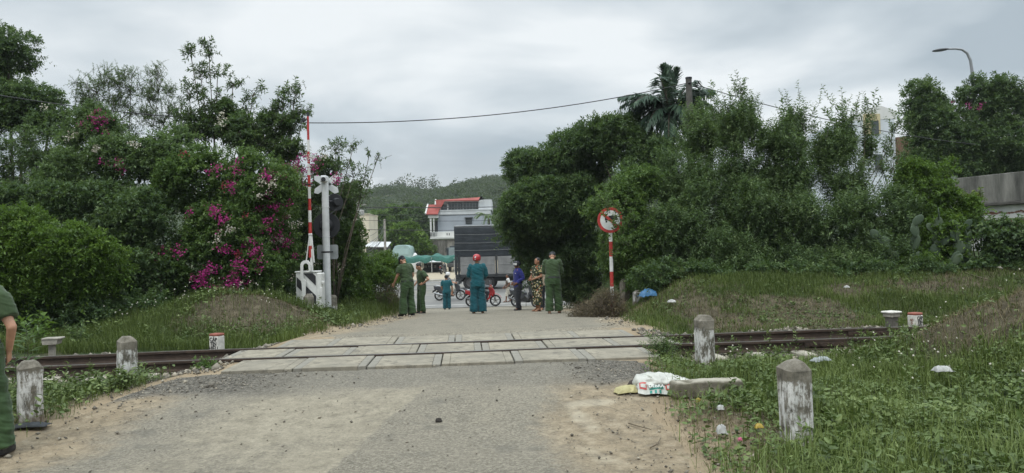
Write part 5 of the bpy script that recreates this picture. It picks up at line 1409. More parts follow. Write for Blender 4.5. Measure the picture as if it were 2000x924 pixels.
m = MB(); slope(m, [fp(937, 390.4, .15), fp(942, 381.6, .15), fp(947, 389.4, .15)], .02); m.build('gable', LIGHTW, r)
m = MB(); fc.box(m, 839, 858, 420.2, 426, -1.1, .5); m.build('porch_beam', WHITEW, r)
for a, b in ((842, 845.2), (848.5, 850.6)):
    m = MB(); fc.box(m, a, b, 426.2, 463.5, -1.0, -.7); m.build('column', WHITEW, r)
m = MB(); fc.box(m, 850.8, 855.8, 431, 460, -.05, .3); m.build('recess_shade_panel', DKM, r)  # dark panel standing in for the shade inside the porch recess
m = MB()
for q in (455, 457.5, 460): fc.box(m, 842, 856, q - .25, q + .25, -1.05, -1.0)
for q in np.arange(842.5, 856, 1.5): fc.box(m, q - .12, q + .12, 455, 463, -1.06, -1.01)
m.build('railing', DKM, r)
# small palm beside the house
d = 104; c = at(955, 428, d); r = thing('small_palm', 'small feathery palm in front of the house, above the truck', 'palm tree', (c.x, d, float(HT(c.x, d, False))))
hh = c.z - r.location.z
m = MB(); m.tube([(0, 0, -.2), (0, 0, hh)], [.2, .13], 7); m.build('trunk', BARK, r)
for k in range(16):
    a = k*2.4; e = Vector((math.cos(a)*1.9, math.sin(a)*1.9, .9*math.sin(k*1.7)))
    tt = np.linspace(.08, 1, 26)[:, None]; pts = np.array((0, 0, hh)) + 2*tt*(1 - tt)*np.array((e.x*.5, e.y*.5, 1.2)) + tt**2*np.array(e)
    P = np.repeat(pts, 2, 0); sg = np.tile([1., -1.], 26)[:, None]; tg = norm(np.gradient(pts, axis=0)); sd = norm(np.cross(tg, [0, 0, 1.]))
    V, F = leaf_quads(P, norm(np.repeat(sd, 2, 0)*sg + np.repeat(tg, 2, 0)*.8 + [0, 0, -.3]), np.tile([0, 0, 1.], (52, 1)), np.full(52, .6), np.full(52, .09))
    mesh_np('frond', V, [F], LEAF['grey'], r, attrs={'tint': np.repeat(g.uniform(.3, 1, 52), 4)})

# ---- yard with stalls
d = 80
fc = Facade(d, 800, float(HT(0, d, False)))
GNET = simple('green_net', (.018, .115, .088), .75, .25, 3)
r = thing('awning', 'long sagging green net awning on thin poles across the yard', 'awning', (fc.x0, d, fc.z0))
xs_ = np.linspace(fc.x(748), fc.x(892), 60); vv = np.linspace(0, 1, 5)
zt = np.array([fc.z(748 + 144*q, 509 - 8*min(1, q*1.7) + 1.6*math.sin(q*24) + 2*abs(math.sin(q*9.4))) for q in np.linspace(0, 1, 60)])
V = np.array([(xs_[i], .15 + v_*2.6, zt[i] - .5*(v_ < .01) + .12*math.sin(i*.7 + v_*4)*.5 + .25*v_) for v_ in [0, .02, .3, .6, 1] for i in range(60)])
ii = np.arange(4)[:, None]*60 + np.arange(59)[None]
F = np.stack([ii, ii+1, ii+61, ii+60], -1).reshape(-1, 4)
o = mesh_np('net', V, [F], GNET, r, smooth=True)
for q in (752, 790, 842, 886):
    m = MB(); m.tube([(fc.x(q), .2, 0), (fc.x(q), .2, fc.z(q, 503))], .04, 6); m.build('pole', simple('pale_pole', (.4, .4, .38), .6), r)
r = thing('stall_tent', 'white canopy over a dark market stall under the green net', 'stall', (at(842, 520, 83).x, 83, float(HT(0, 83, False))))
fc2 = Facade(83, 842, r.location.z)
m = MB(); m.add([fp_ for fp_ in [(fc2.x(818), 0, fc2.z(818, 512)), (fc2.x(866), 0, fc2.z(866, 511.5)), (fc2.x(862), 2.4, fc2.z(862, 504)), (fc2.x(822), 2.4, fc2.z(822, 504.5)), (fc2.x(818), 0, fc2.z(818, 514)), (fc2.x(866), 0, fc2.z(866, 513.5)), (fc2.x(862), 2.4, fc2.z(862, 506)), (fc2.x(822), 2.4, fc2.z(822, 506.5))]], [(0, 1, 2, 3), (7, 6, 5, 4), (0, 4, 5, 1), (1, 5, 6, 2), (2, 6, 7, 3), (3, 7, 4, 0)]); m.build('canopy', simple('canopy_white', (.68, .70, .70), .6, .08, 2), r)
for q in (821, 864):
    for yy_ in (.2, 2.3):
        m = MB(); m.tube([(fc2.x(q), yy_, 0), (fc2.x(q), yy_, fc2.z(q, 511))], .035, 6); m.build('pole', DKM, r)
m = MB(); fc2.box(m, 824, 861, 524, 537, .5, 1.8, bev=.03); m.build('counter', simple('stall_counter', (.035, .037, .037), .8), r)
m = MB(); fc2.box(m, 824, 861, 514, 524, 1.7, 1.9); m.build('back_panel', simple('stall_back', (.05, .052, .05), .8), r)
for i, (q, wq, y0, col) in enumerate([(829, 5, 519, (.2, .19, .17)), (838, 6, 520, (.08, .1, .1)), (848, 4, 518.5, (.3, .28, .24)), (856, 5, 520, (.12, .05, .04))]):
    m = MB(); fc2.box(m, q - wq/2, q + wq/2, y0, 523.8, .7, 1.3, bev=.05); m.build('goods', simple(f'stall_goods_{i}', col, .7), r)
# lorry cab wrapped in a pale green cover
d = 90; fc3 = Facade(d, 784, float(HT(0, d, False)))
r = thing('covered_lorry', 'vehicle with a rounded pale green cover parked behind the green net', 'covered vehicle', (fc3.x0, d, fc3.z0))
prof = []
for (px, py) in ((764, 530), (763.5, 503), (766, 488), (770, 481), (778, 478.6), (792, 478.3), (799, 480.5), (803, 487), (804.5, 503), (804.5, 530)): prof.append((fc3.x(px), fc3.z(px, py)))
m = MB(); npf = len(prof); vs = []
for (yy_, s_) in ((0.0, .93), (.12, .98), (.4, 1), (3.6, 1), (3.8, .96)):
    for (a, b) in prof: vs.append((a*s_, yy_, b*(1 if s_ == 1 else .985)))
fs = [(i*npf+q, (i+1)*npf+q, (i+1)*npf+q+1, i*npf+q+1) for i in range(4) for q in range(npf-1)] + [tuple(range(npf))[::-1], tuple(range(4*npf, 5*npf))]
m.add(vs, fs); m.build('cover', simple('pale_green_cover', (.30, .42, .40), .5, .1, 1.5, bump=.2, bscale=3), r, smooth=True, angle=40)
m = MB(); m.box((0, -.02, fc3.z(784, 492)), (1.75, .03, .75), bev=.012); m.build('screen_panel', simple('cover_panel', (.34, .47, .455), .35, .08, 1), r)
for sx in (-.85, .85):
    m = MB(); m.lathe([(0, -.12), (.35, -.12), (.4, -.06), (.4, .1), (.35, .14), (0, .14)], (sx, .5, .35), 18, Matrix.Rotation(R(90), 3, 'Y')); m.build('wheel', simple('tyre_rubber', (.022, .022, .022), .85), r)
r = thing('sheeted_heap', 'white sheet bulging over goods to the right of the green covered vehicle', 'heap', (at(811, 500, 86).x, 86, float(HT(0, 86, False))))
m = MB(); m.sphere((0, 0, .0), (.52, .5, at(811, 493.5, 86).z - r.location.z), 16, 10); o = m.build('sheet', simple('sheet_white', (.66, .67, .66), .7, .08, 2), r, smooth=True)
m = MB(); m.box((0, 0, .2), (.7, .6, .4), bev=.03); m.build('goods', DKM, r)
# dark lorry
d = 84; fc4 = Facade(d, 884, float(HT(0, d, False)))
LB = simple('lorry_blue_black', (.018, .028, .034), .4, .15, 3)
r = thing('dark_lorry', 'dark blue lorry cab peeping out left of the big covered truck', 'lorry', (fc4.x0, d, fc4.z0))
m = MB(); fc4.box(m, 872, 906, 483, 522, 0, 2.0, bev=.1); m.build('cab', LB, r)
m = MB(); fc4.box(m, 876, 903, 483.5, 499, -.05, .02, bev=.02); m.build('windscreen', simple('pale_windscreen', (.22, .26, .27), .15, spec=.6), r)
m = MB(); fc4.box(m, 878, 903, 480, 483.4, .2, 1.8, bev=.05); m.build('sun_visor', LB, r)
for q in (871, 907):
    m = MB(); fc4.box(m, q - 1, q + 1, 484, 492, -.2, -.1, bev=.02); m.build('mirror', DKM, r)
m = MB(); fc4.box(m, 872.5, 905.5, 514, 521, -.12, -.02, bev=.03); m.build('bumper', simple('bumper_grey', (.1, .1, .1), .6), r)
for q in (877, 901):
    m = MB(); m.lathe([(0, -.13), (.4, -.13), (.47, -.06), (.47, .12), (.4, .16), (0, .16)], (fc4.x(q), .45, .42), 20, Matrix.Rotation(R(90), 3, 'Y')); m.build('wheel', simple('tyre_rubber', (.022, .022, .022), .85), r)
    m = MB(); fc4.box(m, q - 1.6, q + 1.6, 508, 511, -.04, .02, bev=.01); m.build('headlight', simple('lamp_glass', (.5, .5, .48), .2), r)
m = MB(); fc4.box(m, 873, 905, 492, 520, 2.1, 8, bev=.05); m.build('load_bed', simple('bed_dark', (.04, .05, .05), .7), r)

# the big tarpaulin truck on the main road
d = 49; zt_ = float(HT(0, d, False)) + .03
fc5 = Facade(d, 888, zt_)
r = thing('tarpaulin_truck', 'large truck with black tarpaulin and grey side boards standing across the junction', 'truck', (fc5.x0, d, zt_), R(-3))
t = NT('tarpaulin'); v = t.tex()
c = t.ramp(t.noise(1.2, 5, .6, v), [(.3, (.016, .020, .024)), (.7, (.036, .043, .050))])
t.bsdf(c, .55, t.bump(t.noise(3.5, 5, .65, v, 1.5), .5, .05), spec=.35); TARP = t.mat
LX, ztop, zmid, zbed, zund = 8.2, fc5.z(930, 442), fc5.z(930, 500), fc5.z(930, 536), fc5.z(930, 545)
nx_, nz_ = 110, 40
u_, w_ = np.meshgrid(np.linspace(0, LX, nx_), np.linspace(0, 1, nz_))
Z = zmid - .05 + (ztop - zmid + .05)*w_
Y = -.02 - .10*np.sin(w_*math.pi)**.6*.5 + .028*fbm(u_*1.1 + Z*1.6, Z*1.2 - u_*.7, seed=211) + .02*fbm(u_*3, Z*3, seed=212) + .018*(1 - np.abs(np.sin((w_*4.05)*math.pi)))**3
Y = np.where(w_ > .985, .10, Y)
V = [np.stack([u_, Y, Z], -1).reshape(-1, 3)]
ii = np.arange(nz_-1)[:, None]*nx_ + np.arange(nx_-1)[None]
Fq = np.stack([ii, ii+1, ii+nx_+1, ii+nx_], -1).reshape(-1, 4)
o = mesh_np('tarpaulin', V[0], [Fq], TARP, r, smooth=True)
m = MB(); m.box((LX/2, 1.22, (ztop + zmid)/2), (LX, 2.34, ztop - zmid), bev=.08); b_ = m.build('tarpaulin_body', TARP, r)
m = MB(); m.box((LX/2, 1.2, ztop + .02), (LX + .06, 2.45, .12), bev=.05); m.build('top_sheet', simple('faded_tarp_top', (.20, .21, .215), .6, .15, 2), r)
for q in (457.5, 474, 488.5):
    zq = fc5.z(930, q); m = MB(); m.tube([(a, -.10 + .012*math.sin(a*3), zq - .03*math.sin(a*.8)) for a in np.linspace(-.02, LX, 30)], .016, 5); m.build('rope', simple('pale_rope', (.15, .155, .155), .8), r)
SB = simple('side_board_grey', (.20, .20, .195), .75, .22, 1.6)
gaps = [0.25, 2.75, 5.25, 7.95]
for k in range(3):
    m = MB(); m.box(((gaps[k] + gaps[k+1])/2, .03, (zmid + zbed)/2 - .02), (gaps[k+1] - gaps[k] - .18, .06, zmid - zbed - .04), bev=.012)
    for zz_ in (.52,): m.box(((gaps[k] + gaps[k+1])/2, -.008, zbed + (zmid - zbed)*zz_), (gaps[k+1] - gaps[k] - .26, .02, .05), bev=.006)
    m.build('side_board', SB, r)
for a in gaps: 
    m = MB(); m.box((a, .0, (zmid + zbed)/2), (.13, .13, zmid - zbed + .12), bev=.01); m.build('stake', DKM, r)
m = MB(); m.box((.05, .06, (ztop + zbed)/2), (.14, .16, ztop - zbed), bev=.02); m.build('corner_post', DKM, r)
m = MB(); m.box((LX/2, 1.2, zbed - .1), (LX, 2.4, .2), bev=.02); m.box((LX/2, 1.2, zbed - .35), (LX, .9, .3), bev=.02); m.build('chassis', DKM, r)
m = MB(); m.prism([(.0, zbed - .02), (1.0, zbed - .02), (.95, zbed - .12), (.62, zbed - .16), (.42, zbed - .34), (.34, zbed - .58), (.06, zbed - .72), (.03, zbed - .7)], .5, Matrix.Translation((0, .55, 0)) @ FACE); m.build('mudguard', DKM, r)
TYRE = simple('tyre_rubber', (.022, .022, .022), .85)
for a in (.98, 2.15, 7.3):
    for yy_ in (.25, 2.1):
        m = MB(); m.lathe([(.0, -.14), (.42, -.16), (.49, -.1), (.49, .1), (.42, .16), (0, .14)], (a, yy_, .49), 26, Matrix.Rotation(R(90), 3, 'X')); w_o = m.build('wheel', TYRE, r, smooth=True, angle=35)
        m = MB(); m.lathe([(.0, 0), (.22, .0), (.26, .03), (.28, .03)], (a, yy_ - .165, .49), 18, Matrix.Rotation(R(90), 3, 'X')); m.build('rim', simple('rim_grey', (.06, .06, .06), .6), w_o)
CB = simple('truck_cab_blue', (.03, .07, .15), .4, .1, 2)
m = MB(); m.box((LX + .95, 1.2, 1.55), (1.7, 2.3, 2.1), bev=.12); cb = m.build('cab', CB, r)
m = MB(); m.box((LX + .95, .03, 1.95), (.95, .03, .7), bev=.01); m.build('side_window', GLASS, cb)
# poles and pillar building on the left
d = 72; zz_ = float(HT(0, d, False))
def upole(name, label, px, pyt, d, wtop, mat, z0=None, group=None):
    c = at(px, pyt, d); z0 = zz_ if z0 is None else z0
    r = thing(name, label, 'utility pole', (c.x, d, z0), 0, group)
    m = MB(); m.tube([(0, 0, -.3), (0, 0, c.z - z0)], [wtop*1.5/2, wtop/2], 10); m.build('pole', mat, r, smooth=True, angle=40)
    return r, c.z - z0
PCON = simple('pole_concrete', (.27, .26, .235), .9, .2, 2)
r, hgt = upole('utility_pole', 'slim concrete pole hung with coiled cables left of the round bright tree', 751, 428, 72, .2, PCON, group='utility poles')
for k in range(9):
    m = MB(); g2 = np.random.default_rng(k); w_, dr = g2.uniform(.8, 1.9), g2.uniform(.9, 2.1); top_ = hgt - .3 - g2.uniform(0, 1.4)
    m.tube([Vector((-w_*(1 - math.cos(a))*.5 - .1, g2.normal(0, .05), top_ - dr*math.sin(a*.5)**1.5 - .2*math.sin(a))) for a in np.linspace(0, 3.1, 14)], .016, 4, cap=False); m.build('cable_loop', simple('cable_grey', (.16, .17, .17), .7), r)
r, hgt = upole('utility_pole', 'pale pole top with a transformer box above the left shrubs', 699, 392, 60, .24, PCON, group='utility poles')
m = MB(); m.box((.25, -.15, hgt - 1.0), (.5, .4, .45), bev=.05); m.build('transformer_box', simple('box_grey', (.36, .36, .34), .6), r)
m = MB(); m.box((0, -.15, hgt - .35), (1.4, .1, .1)); m.build('cross_arm', PCON, r)
d = 78; fc6 = Facade(d, 710, float(HT(0, d, False)))
r = thing('pillar_house', 'narrow cream painted house end rising behind the left shrubs', 'house', (fc6.x0, d, fc6.z0))
CREAM = simple('cream_wall', (.58, .53, .42), .85, .1, .8)
m = MB(); fc6.box(m, 690, 722, 419, 520, 0, 5); m.build('wall', CREAM, r)
m = MB(); fc6.box(m, 689, 723, 417.5, 419, -.1, 5.1); m.build('parapet', CREAM, r)
m = MB(); fc6.box(m, 700, 706, 430, 444, -.03, .02); m.build('window', GLASS, r)
r = thing('sheet_roof_shed', 'low shed with a pale sheet roof left of the cable hung pole', 'shed', (at(735, 480, 76).x, 76, zz_))
fc7 = Facade(76, 735, zz_)
m = MB(); z_ = fc7.z(735, 476); m.add([(fc7.x(712), 0, z_ - .25), (fc7.x(757), 0, z_ - .35), (fc7.x(755), 3, z_ + .2), (fc7.x(712), 3, z_ + .3), (fc7.x(712), 0, z_ - .31), (fc7.x(757), 0, z_ - .41), (fc7.x(755), 3, z_ + .14), (fc7.x(712), 3, z_ + .24)], [(0, 1, 2, 3), (7, 6, 5, 4), (0, 4, 5, 1), (1, 5, 6, 2), (2, 6, 7, 3), (3, 7, 4, 0)]); m.build('sheet_roof', simple('pale_sheet', (.55, .57, .57), .5), r)
m = MB(); fc7.box(m, 714, 754, 481, 530, .3, 2.8); m.build('shed_wall', simple('shed_dark', (.06, .065, .06), .9), r)
# wires
WIRE = simple('wire_black', (.02, .02, .022), .6)
def wire(label, a, b, sag, rad=.012, n=40, group=None, name='overhead_wire'):
    a, b = Vector(a), Vector(b); m = MB()
    m.tube([a.lerp(b, q) - Vector((0, 0, sag*4*q*(1 - q))) for q in np.linspace(0, 1, n)], rad, 5)
    return tag(m.build(name, WIRE, smooth=True), label, 'wire', group)
for i, (y0, y1, y2, sg, rr, lab) in enumerate([(402, 402, 391, .35, .035, 'thick cable crossing the red porch roof of the far house'), (417, 418, 404, .35, .018, 'thin wire crossing under the parapet of the far house'), (425, 425, 414, .5, .018, 'thin wire crossing the grey wall of the far house'), (443, 443, 432, .5, .022, 'lowest far wire crossing above the white base of the house')]):
    wire(lab, at(560, y0, 60), at(1300, y2, 62), sg, rr, group='wires over the main road')
# utility pole and cable over the crossing
d = 23; c = at(1345, 153, d); z0 = hz(c.x, d)
r = thing('utility_pole', 'dark concrete pole rising out of the thicket on the right', 'utility pole', (c.x, d, z0), 0, 'utility poles')
m = MB(); m.tube([(0, 0, -.3), (0, 0, c.z - z0)], [.16, .095], 12); m.build('pole', simple('pole_dark', (.085, .08, .07), .9, .2, 3), r, smooth=True, angle=40)
m = MB(); m.tube([(0, 0, c.z - z0 - .02), (0, 0, c.z - z0 + .03)], .105, 12); m.tube([(-.05, -.1, c.z - z0 - .16), (.05, -.12, c.z - z0 - .16)], .03, 8); m.build('cap', STEEL, r)
a = at(1340, 163, d); wire('long sagging cable crossing the sky above the road', at(-420, 98, 19), a, 1.55, .014, 80)
wire('cable sloping down right from the dark pole into the thicket', at(1349, 163, d), at(1905, 282, 29), .25, .013, 50)
# white building, wall, lamp on the right
d = 45; fc8 = Facade(d, 1720, 1.0)
r = thing('white_building', 'white house with a buff gable mostly hidden behind the right thicket', 'house', (fc8.x0, d, 1.0))
m = MB(); fc8.box(m, 1663, 1756, 232, 420, 0, 6); m.build('wall', simple('white_wall_cool', (.60, .64, .67), .85, .06, .8), r)
m = MB(); m.prism([(fc8.x(1660), fc8.z(1660, 236)), (fc8.x(1660), fc8.z(1660, 230)), (fc8.x(1725), fc8.z(1725, 205)), (fc8.x(1758), fc8.z(1758, 216)), (fc8.x(1758), fc8.z(1758, 232))], .3, Matrix.Translation((0, .28, 0)) @ FACE); m.build('gable', WHITEW, r)
m = MB(); fc8.box(m, 1694, 1726, 223, 262, -.12, -.01); m.build('buff_panel', simple('buff_plaster', (.50, .43, .25), .85, .12, 1.5), r)
for (a, b, y0, y1) in ((1708, 1722, 236, 262), (1713, 1727, 302, 332), (1658, 1663.5, 262, 285)):
    m = MB(); fc8.box(m, a, b, y0, y1, -.16, -.10); m.build('window', GLASS, r)
m = MB(); fc8.box(m, 1756.5, 1792, 268, 325, -.15, 3); m.build('brown_annex', simple('brown_boards', (.17, .095, .06), .85, .25, 2), r)
t = NT('peeling_wall'); v = t.tex(); sp = t.n('ShaderNodeSeparateXYZ'); t.l(v, sp.inputs[0])
zz2 = t.math('ADD', sp.outputs[2], t.math('MULTIPLY', t.math('SUBTRACT', t.noise(2.2, 6, .7, v), .5), .35))
pw = t.ramp(t.noise(1.5, 5, .6, v), [(.3, (.42, .42, .40)), (.7, (.64, .64, .61))])
bk = t.ramp(t.noise(8, 5, .7, v), [(.3, (.10, .045, .03)), (.7, (.20, .10, .07))])
b1 = t.math('MULTIPLY', t.ramp(zz2, [(.36, 0.0), (.39, 1.0)]), t.ramp(zz2, [(.70, 1.0), (.74, 0.0)]))
c = t.mix(b1, pw, bk)
b2 = t.math('MULTIPLY', t.ramp(zz2, [(.90, 0.0), (.93, 1.0)]), t.ramp(zz2, [(.97, 1.0), (.995, 0.0)]))
c = t.mix(b2, c, bk); t.bsdf(c, .9, t.bump(t.noise(20, 4, .7, v), .4, .01), spec=.2); PEEL = t.mat
a, b = at(1868, 470, 28.5), at(2260, 470, 22.5)
L_w = (Vector((b.x, b.y)) - Vector((a.x, a.y))).length
zb_ = at(1900, 468, 28).z
r = thing('boundary_wall', 'long stained concrete wall with a peeling white and brick base at the right edge', 'wall', (a.x, a.y, zb_), math.atan2(b.y - a.y, b.x - a.x))
htop = at(1875, 348, 28.4).z - zb_; hled = at(1875, 401, 28.4).z - zb_
m = MB(); m.box((L_w/2, .12, (htop + hled)/2), (L_w, .22, htop - hled), bev=.015); m.build('upper_panel', STAIN, r)
m = MB(); m.box((L_w/2, .05, hled - .06), (L_w + .05, .46, .11), bev=.02); m.build('ledge', simple('dark_ledge', (.075, .07, .062), .95, .3, 3, bump=.4), r)
m = MB(); m.box((L_w/2, .16, (hled - .12)/2 - .4), (L_w, .3, hled - .12 + .8)); m.build('plinth', PEEL, r)
d = 36; c0 = at(1898, 150, d)
r = thing('street_lamp', 'curved grey street lamp reaching left above the garden trees', 'street lamp', (c0.x + .05, d, 1.5))
LG = simple('lamp_grey', (.28, .29, .30), .45, .1, 4, metal=.3)
P_ = [Vector((0, 0, 0)), Vector((0, 0, c0.z - 1.6))] + [Vector(at(px, py, d)) - Vector((c0.x + .05, d, 1.5)) for px, py in ((1898, 135), (1895.5, 118), (1889, 104), (1879, 97), (1866, 95.3), (1851, 95.8))]
m = MB(); m.tube(P_, [.11, .085] + list(np.linspace(.07, .045, 6)), 10); m.build('pole', LG, r, smooth=True)
e_ = P_[-1]; m = MB(); m.sphere(e_ + Vector((-.36, 0, -.04)), (.42, .16, .075), 16, 8, rot=Matrix.Rotation(R(-6), 3, 'Y')); m.build('lamp_head', simple('lamp_head_dark', (.05, .055, .06), .4), r, smooth=True)
# ================================================================== people
OG = 'police officers in green uniform'
def cone(m, p0, r0, p1, r1, n=12):
    p0, p1 = Vector(p0), Vector(p1)
    m.tube([p0, p1], [r0, r1], n); m.sphere(p0, r0, n, 8); m.sphere(p1, r1, n, 8)
def flatcone(m, pts, rads, n=14, sq=1.0):
    m.tube(pts, rads, n)
def loft(m, rings, n=20):
    """rings: (center Vector, rx, ry, 3x3)"""
    vs = []
    for c, rx, ry, M in rings:
        for k in range(n):
            th = 2*math.pi*k/n
            ct, st = math.cos(th), math.sin(th)
            ct = math.copysign(abs(ct)**.85, ct); st = math.copysign(abs(st)**.85, st)
            vs.append(Vector(c) + M @ Vector((rx*ct, ry*st, 0)))
    fs = [(i*n+k, i*n+(k+1) % n, (i+1)*n+(k+1) % n, (i+1)*n+k) for i in range(len(rings)-1) for k in range(n)]
    fs += [tuple(range(n))[::-1], tuple(range((len(rings)-1)*n, len(rings)*n))]
    m.add(vs, fs)
def remeshed(m, voxel, smooth=2):
    me = bpy.data.meshes.new('tmp'); me.from_pydata(m.v, [], m.f); me.update()
    o = bpy.data.objects.new('tmp', me); COL.objects.link(o)
    md = o.modifiers.new('r', 'REMESH'); md.mode = 'VOXEL'; md.voxel_size = voxel
    if smooth:
        sm = o.modifiers.new('s', 'SMOOTH'); sm.iterations = smooth; sm.factor = .5
    dg = bpy.context.evaluated_depsgraph_get()
    r = bpy.data.meshes.new_from_object(o.evaluated_get(dg))
    bpy.data.objects.remove(o); bpy.data.meshes.remove(me)
    n = len(r.vertices); V = np.empty(n*3, np.float32); r.vertices.foreach_get('co', V); V = V.reshape(-1, 3)
    N = np.empty(n*3, np.float32); r.vertices.foreach_get('normal', N); N = N.reshape(-1, 3)
    L_ = np.empty(len(r.loops), np.int32); r.loops.foreach_get('vertex_index', L_)
    ls = np.empty(len(r.polygons), np.int32); r.polygons.foreach_get('loop_total', ls)
    F = L_.reshape(-1, 4) if (ls == 4).all() else None
    if F is None:
        st = np.concatenate([[0], np.cumsum(ls)[:-1]])
        F = [L_[st[ls == k][:, None] + np.arange(k)] for k in (3, 4) if (ls == k).any()]
    else: F = [F]
    bpy.data.meshes.remove(r)
    return V.astype(float), N, F
def cloth(name, m, voxel, mat, parent, wr=.007, seed=0, vertical=2.2, off=0.0):
    V, N, F = remeshed(m, voxel, 3)
    a = fbm(V[:, 0]*9, V[:, 1]*9, V[:, 2]*9/vertical, seed=300 + seed, octs=3)
    b = 1 - np.abs(fbm(V[:, 0]*5 + V[:, 2]*4, V[:, 1]*5, V[:, 2]*7, seed=330 + seed, octs=2))*2
    c = 1 - np.abs(fbm(V[:, 0]*3 + 4, V[:, 1]*3, V[:, 2]*13 + V[:, 0]*6, seed=360 + seed, octs=3))*2.4
    V = V + N*((a*1.3 + b*.6 + np.clip(c, -.6, 1)*.9 - .5)*wr*1.45 + off)[:, None]
    return mesh_np(name, V, F, mat, parent, smooth=True)
def fabric(name, col, var=.16):
    if name in MATS: return MATS[name]
    t = NT(name); v = t.tex()
    lo = tuple(c*(1 - var*1.5) for c in col); hi = tuple(c*(1 + var) for c in col)
    c = t.ramp(t.noise(7, 4, .6, v), [(.3, lo), (.7, hi)])
    b = t.bsdf(c, .85, t.bump(t.noise(90, 3, .6, v), .25, .004), spec=.2)
    b.inputs['Sheen Weight'].default_value = .15
    MATS[name] = t.mat; return t.mat
def skin_mat(name, col):
    if name in MATS: return MATS[name]
    t = NT(name); v = t.tex()
    c = t.ramp(t.noise(14, 4, .6, v), [(.3, tuple(x*.86 for x in col)), (.7, tuple(x*1.08 for x in col))])
    b = t.bsdf(c, .5, spec=.35); b.inputs['Subsurface Weight'].default_value = .08; b.inputs['Subsurface Radius'].default_value = (.02, .008, .005)
    MATS[name] = t.mat; return t.mat
SKIN = skin_mat('skin_tan', (.33, .165, .095)); SKIN2 = skin_mat('skin_pale', (.45, .25, .165)); SKIN3 = skin_mat('skin_dark', (.20, .095, .055))
HAIR = simple('black_hair', (.012, .010, .009), .5, .3, 40)
def hand(wrist, dirn, palm_n, side, curl=.45, sc=1.0, voxel=.005):
    """palm, four fingers of unequal length and a thumb; side=+1 puts the thumb on the +side of the palm"""
    d = Vector(dirn).normalized(); n = Vector(palm_n); n = (n - d*n.dot(d)).normalized(); s = d.cross(n)*side
    w = Vector(wrist); m = MB()
    def P(a, b, c): return w + (d*a + s*b + n*c)*sc
    loft(m, [(P(q, 0, 0), rx*sc, ry*sc, Matrix((s, n, d)).transposed()) for q, rx, ry in ((-.02, .026, .02), (.015, .031, .018), (.05, .04, .016), (.085, .041, .014), (.095, .036, .011))], 14)
    for k, (b, L) in enumerate(((.029, .072), (.010, .080), (-.010, .074), (-.028, .058))):
        p = P(.088, b, 0); a = 0.0; dd = d.copy(); r = .0088*sc
        for seg, f in enumerate((.45, .32, .23)):
            a = curl*(.5 + .5*seg)*(1 + .12*k)
            dd = (d*math.cos(a) + n*math.sin(a) + s*b*1.2).normalized()
            q = p + dd*(L*f*sc); cone(m, p, r, q, r*.9, 8); p = q; r *= .9
    p = P(.02, .028, .004)
    for seg, (dd, L) in enumerate((((d*.6 + s*.75 + n*.25), .042), ((d*.85 + s*.35 + n*.35), .034), ((d*.95 + s*.05 + n*.35), .026))):
        q = p + Vector(dd).normalized()*(L*sc); cone(m, p, (.0125 - .0015*seg)*sc, q, (.011 - .0015*seg)*sc, 8); p = q
    return remeshed(m, voxel, 1)
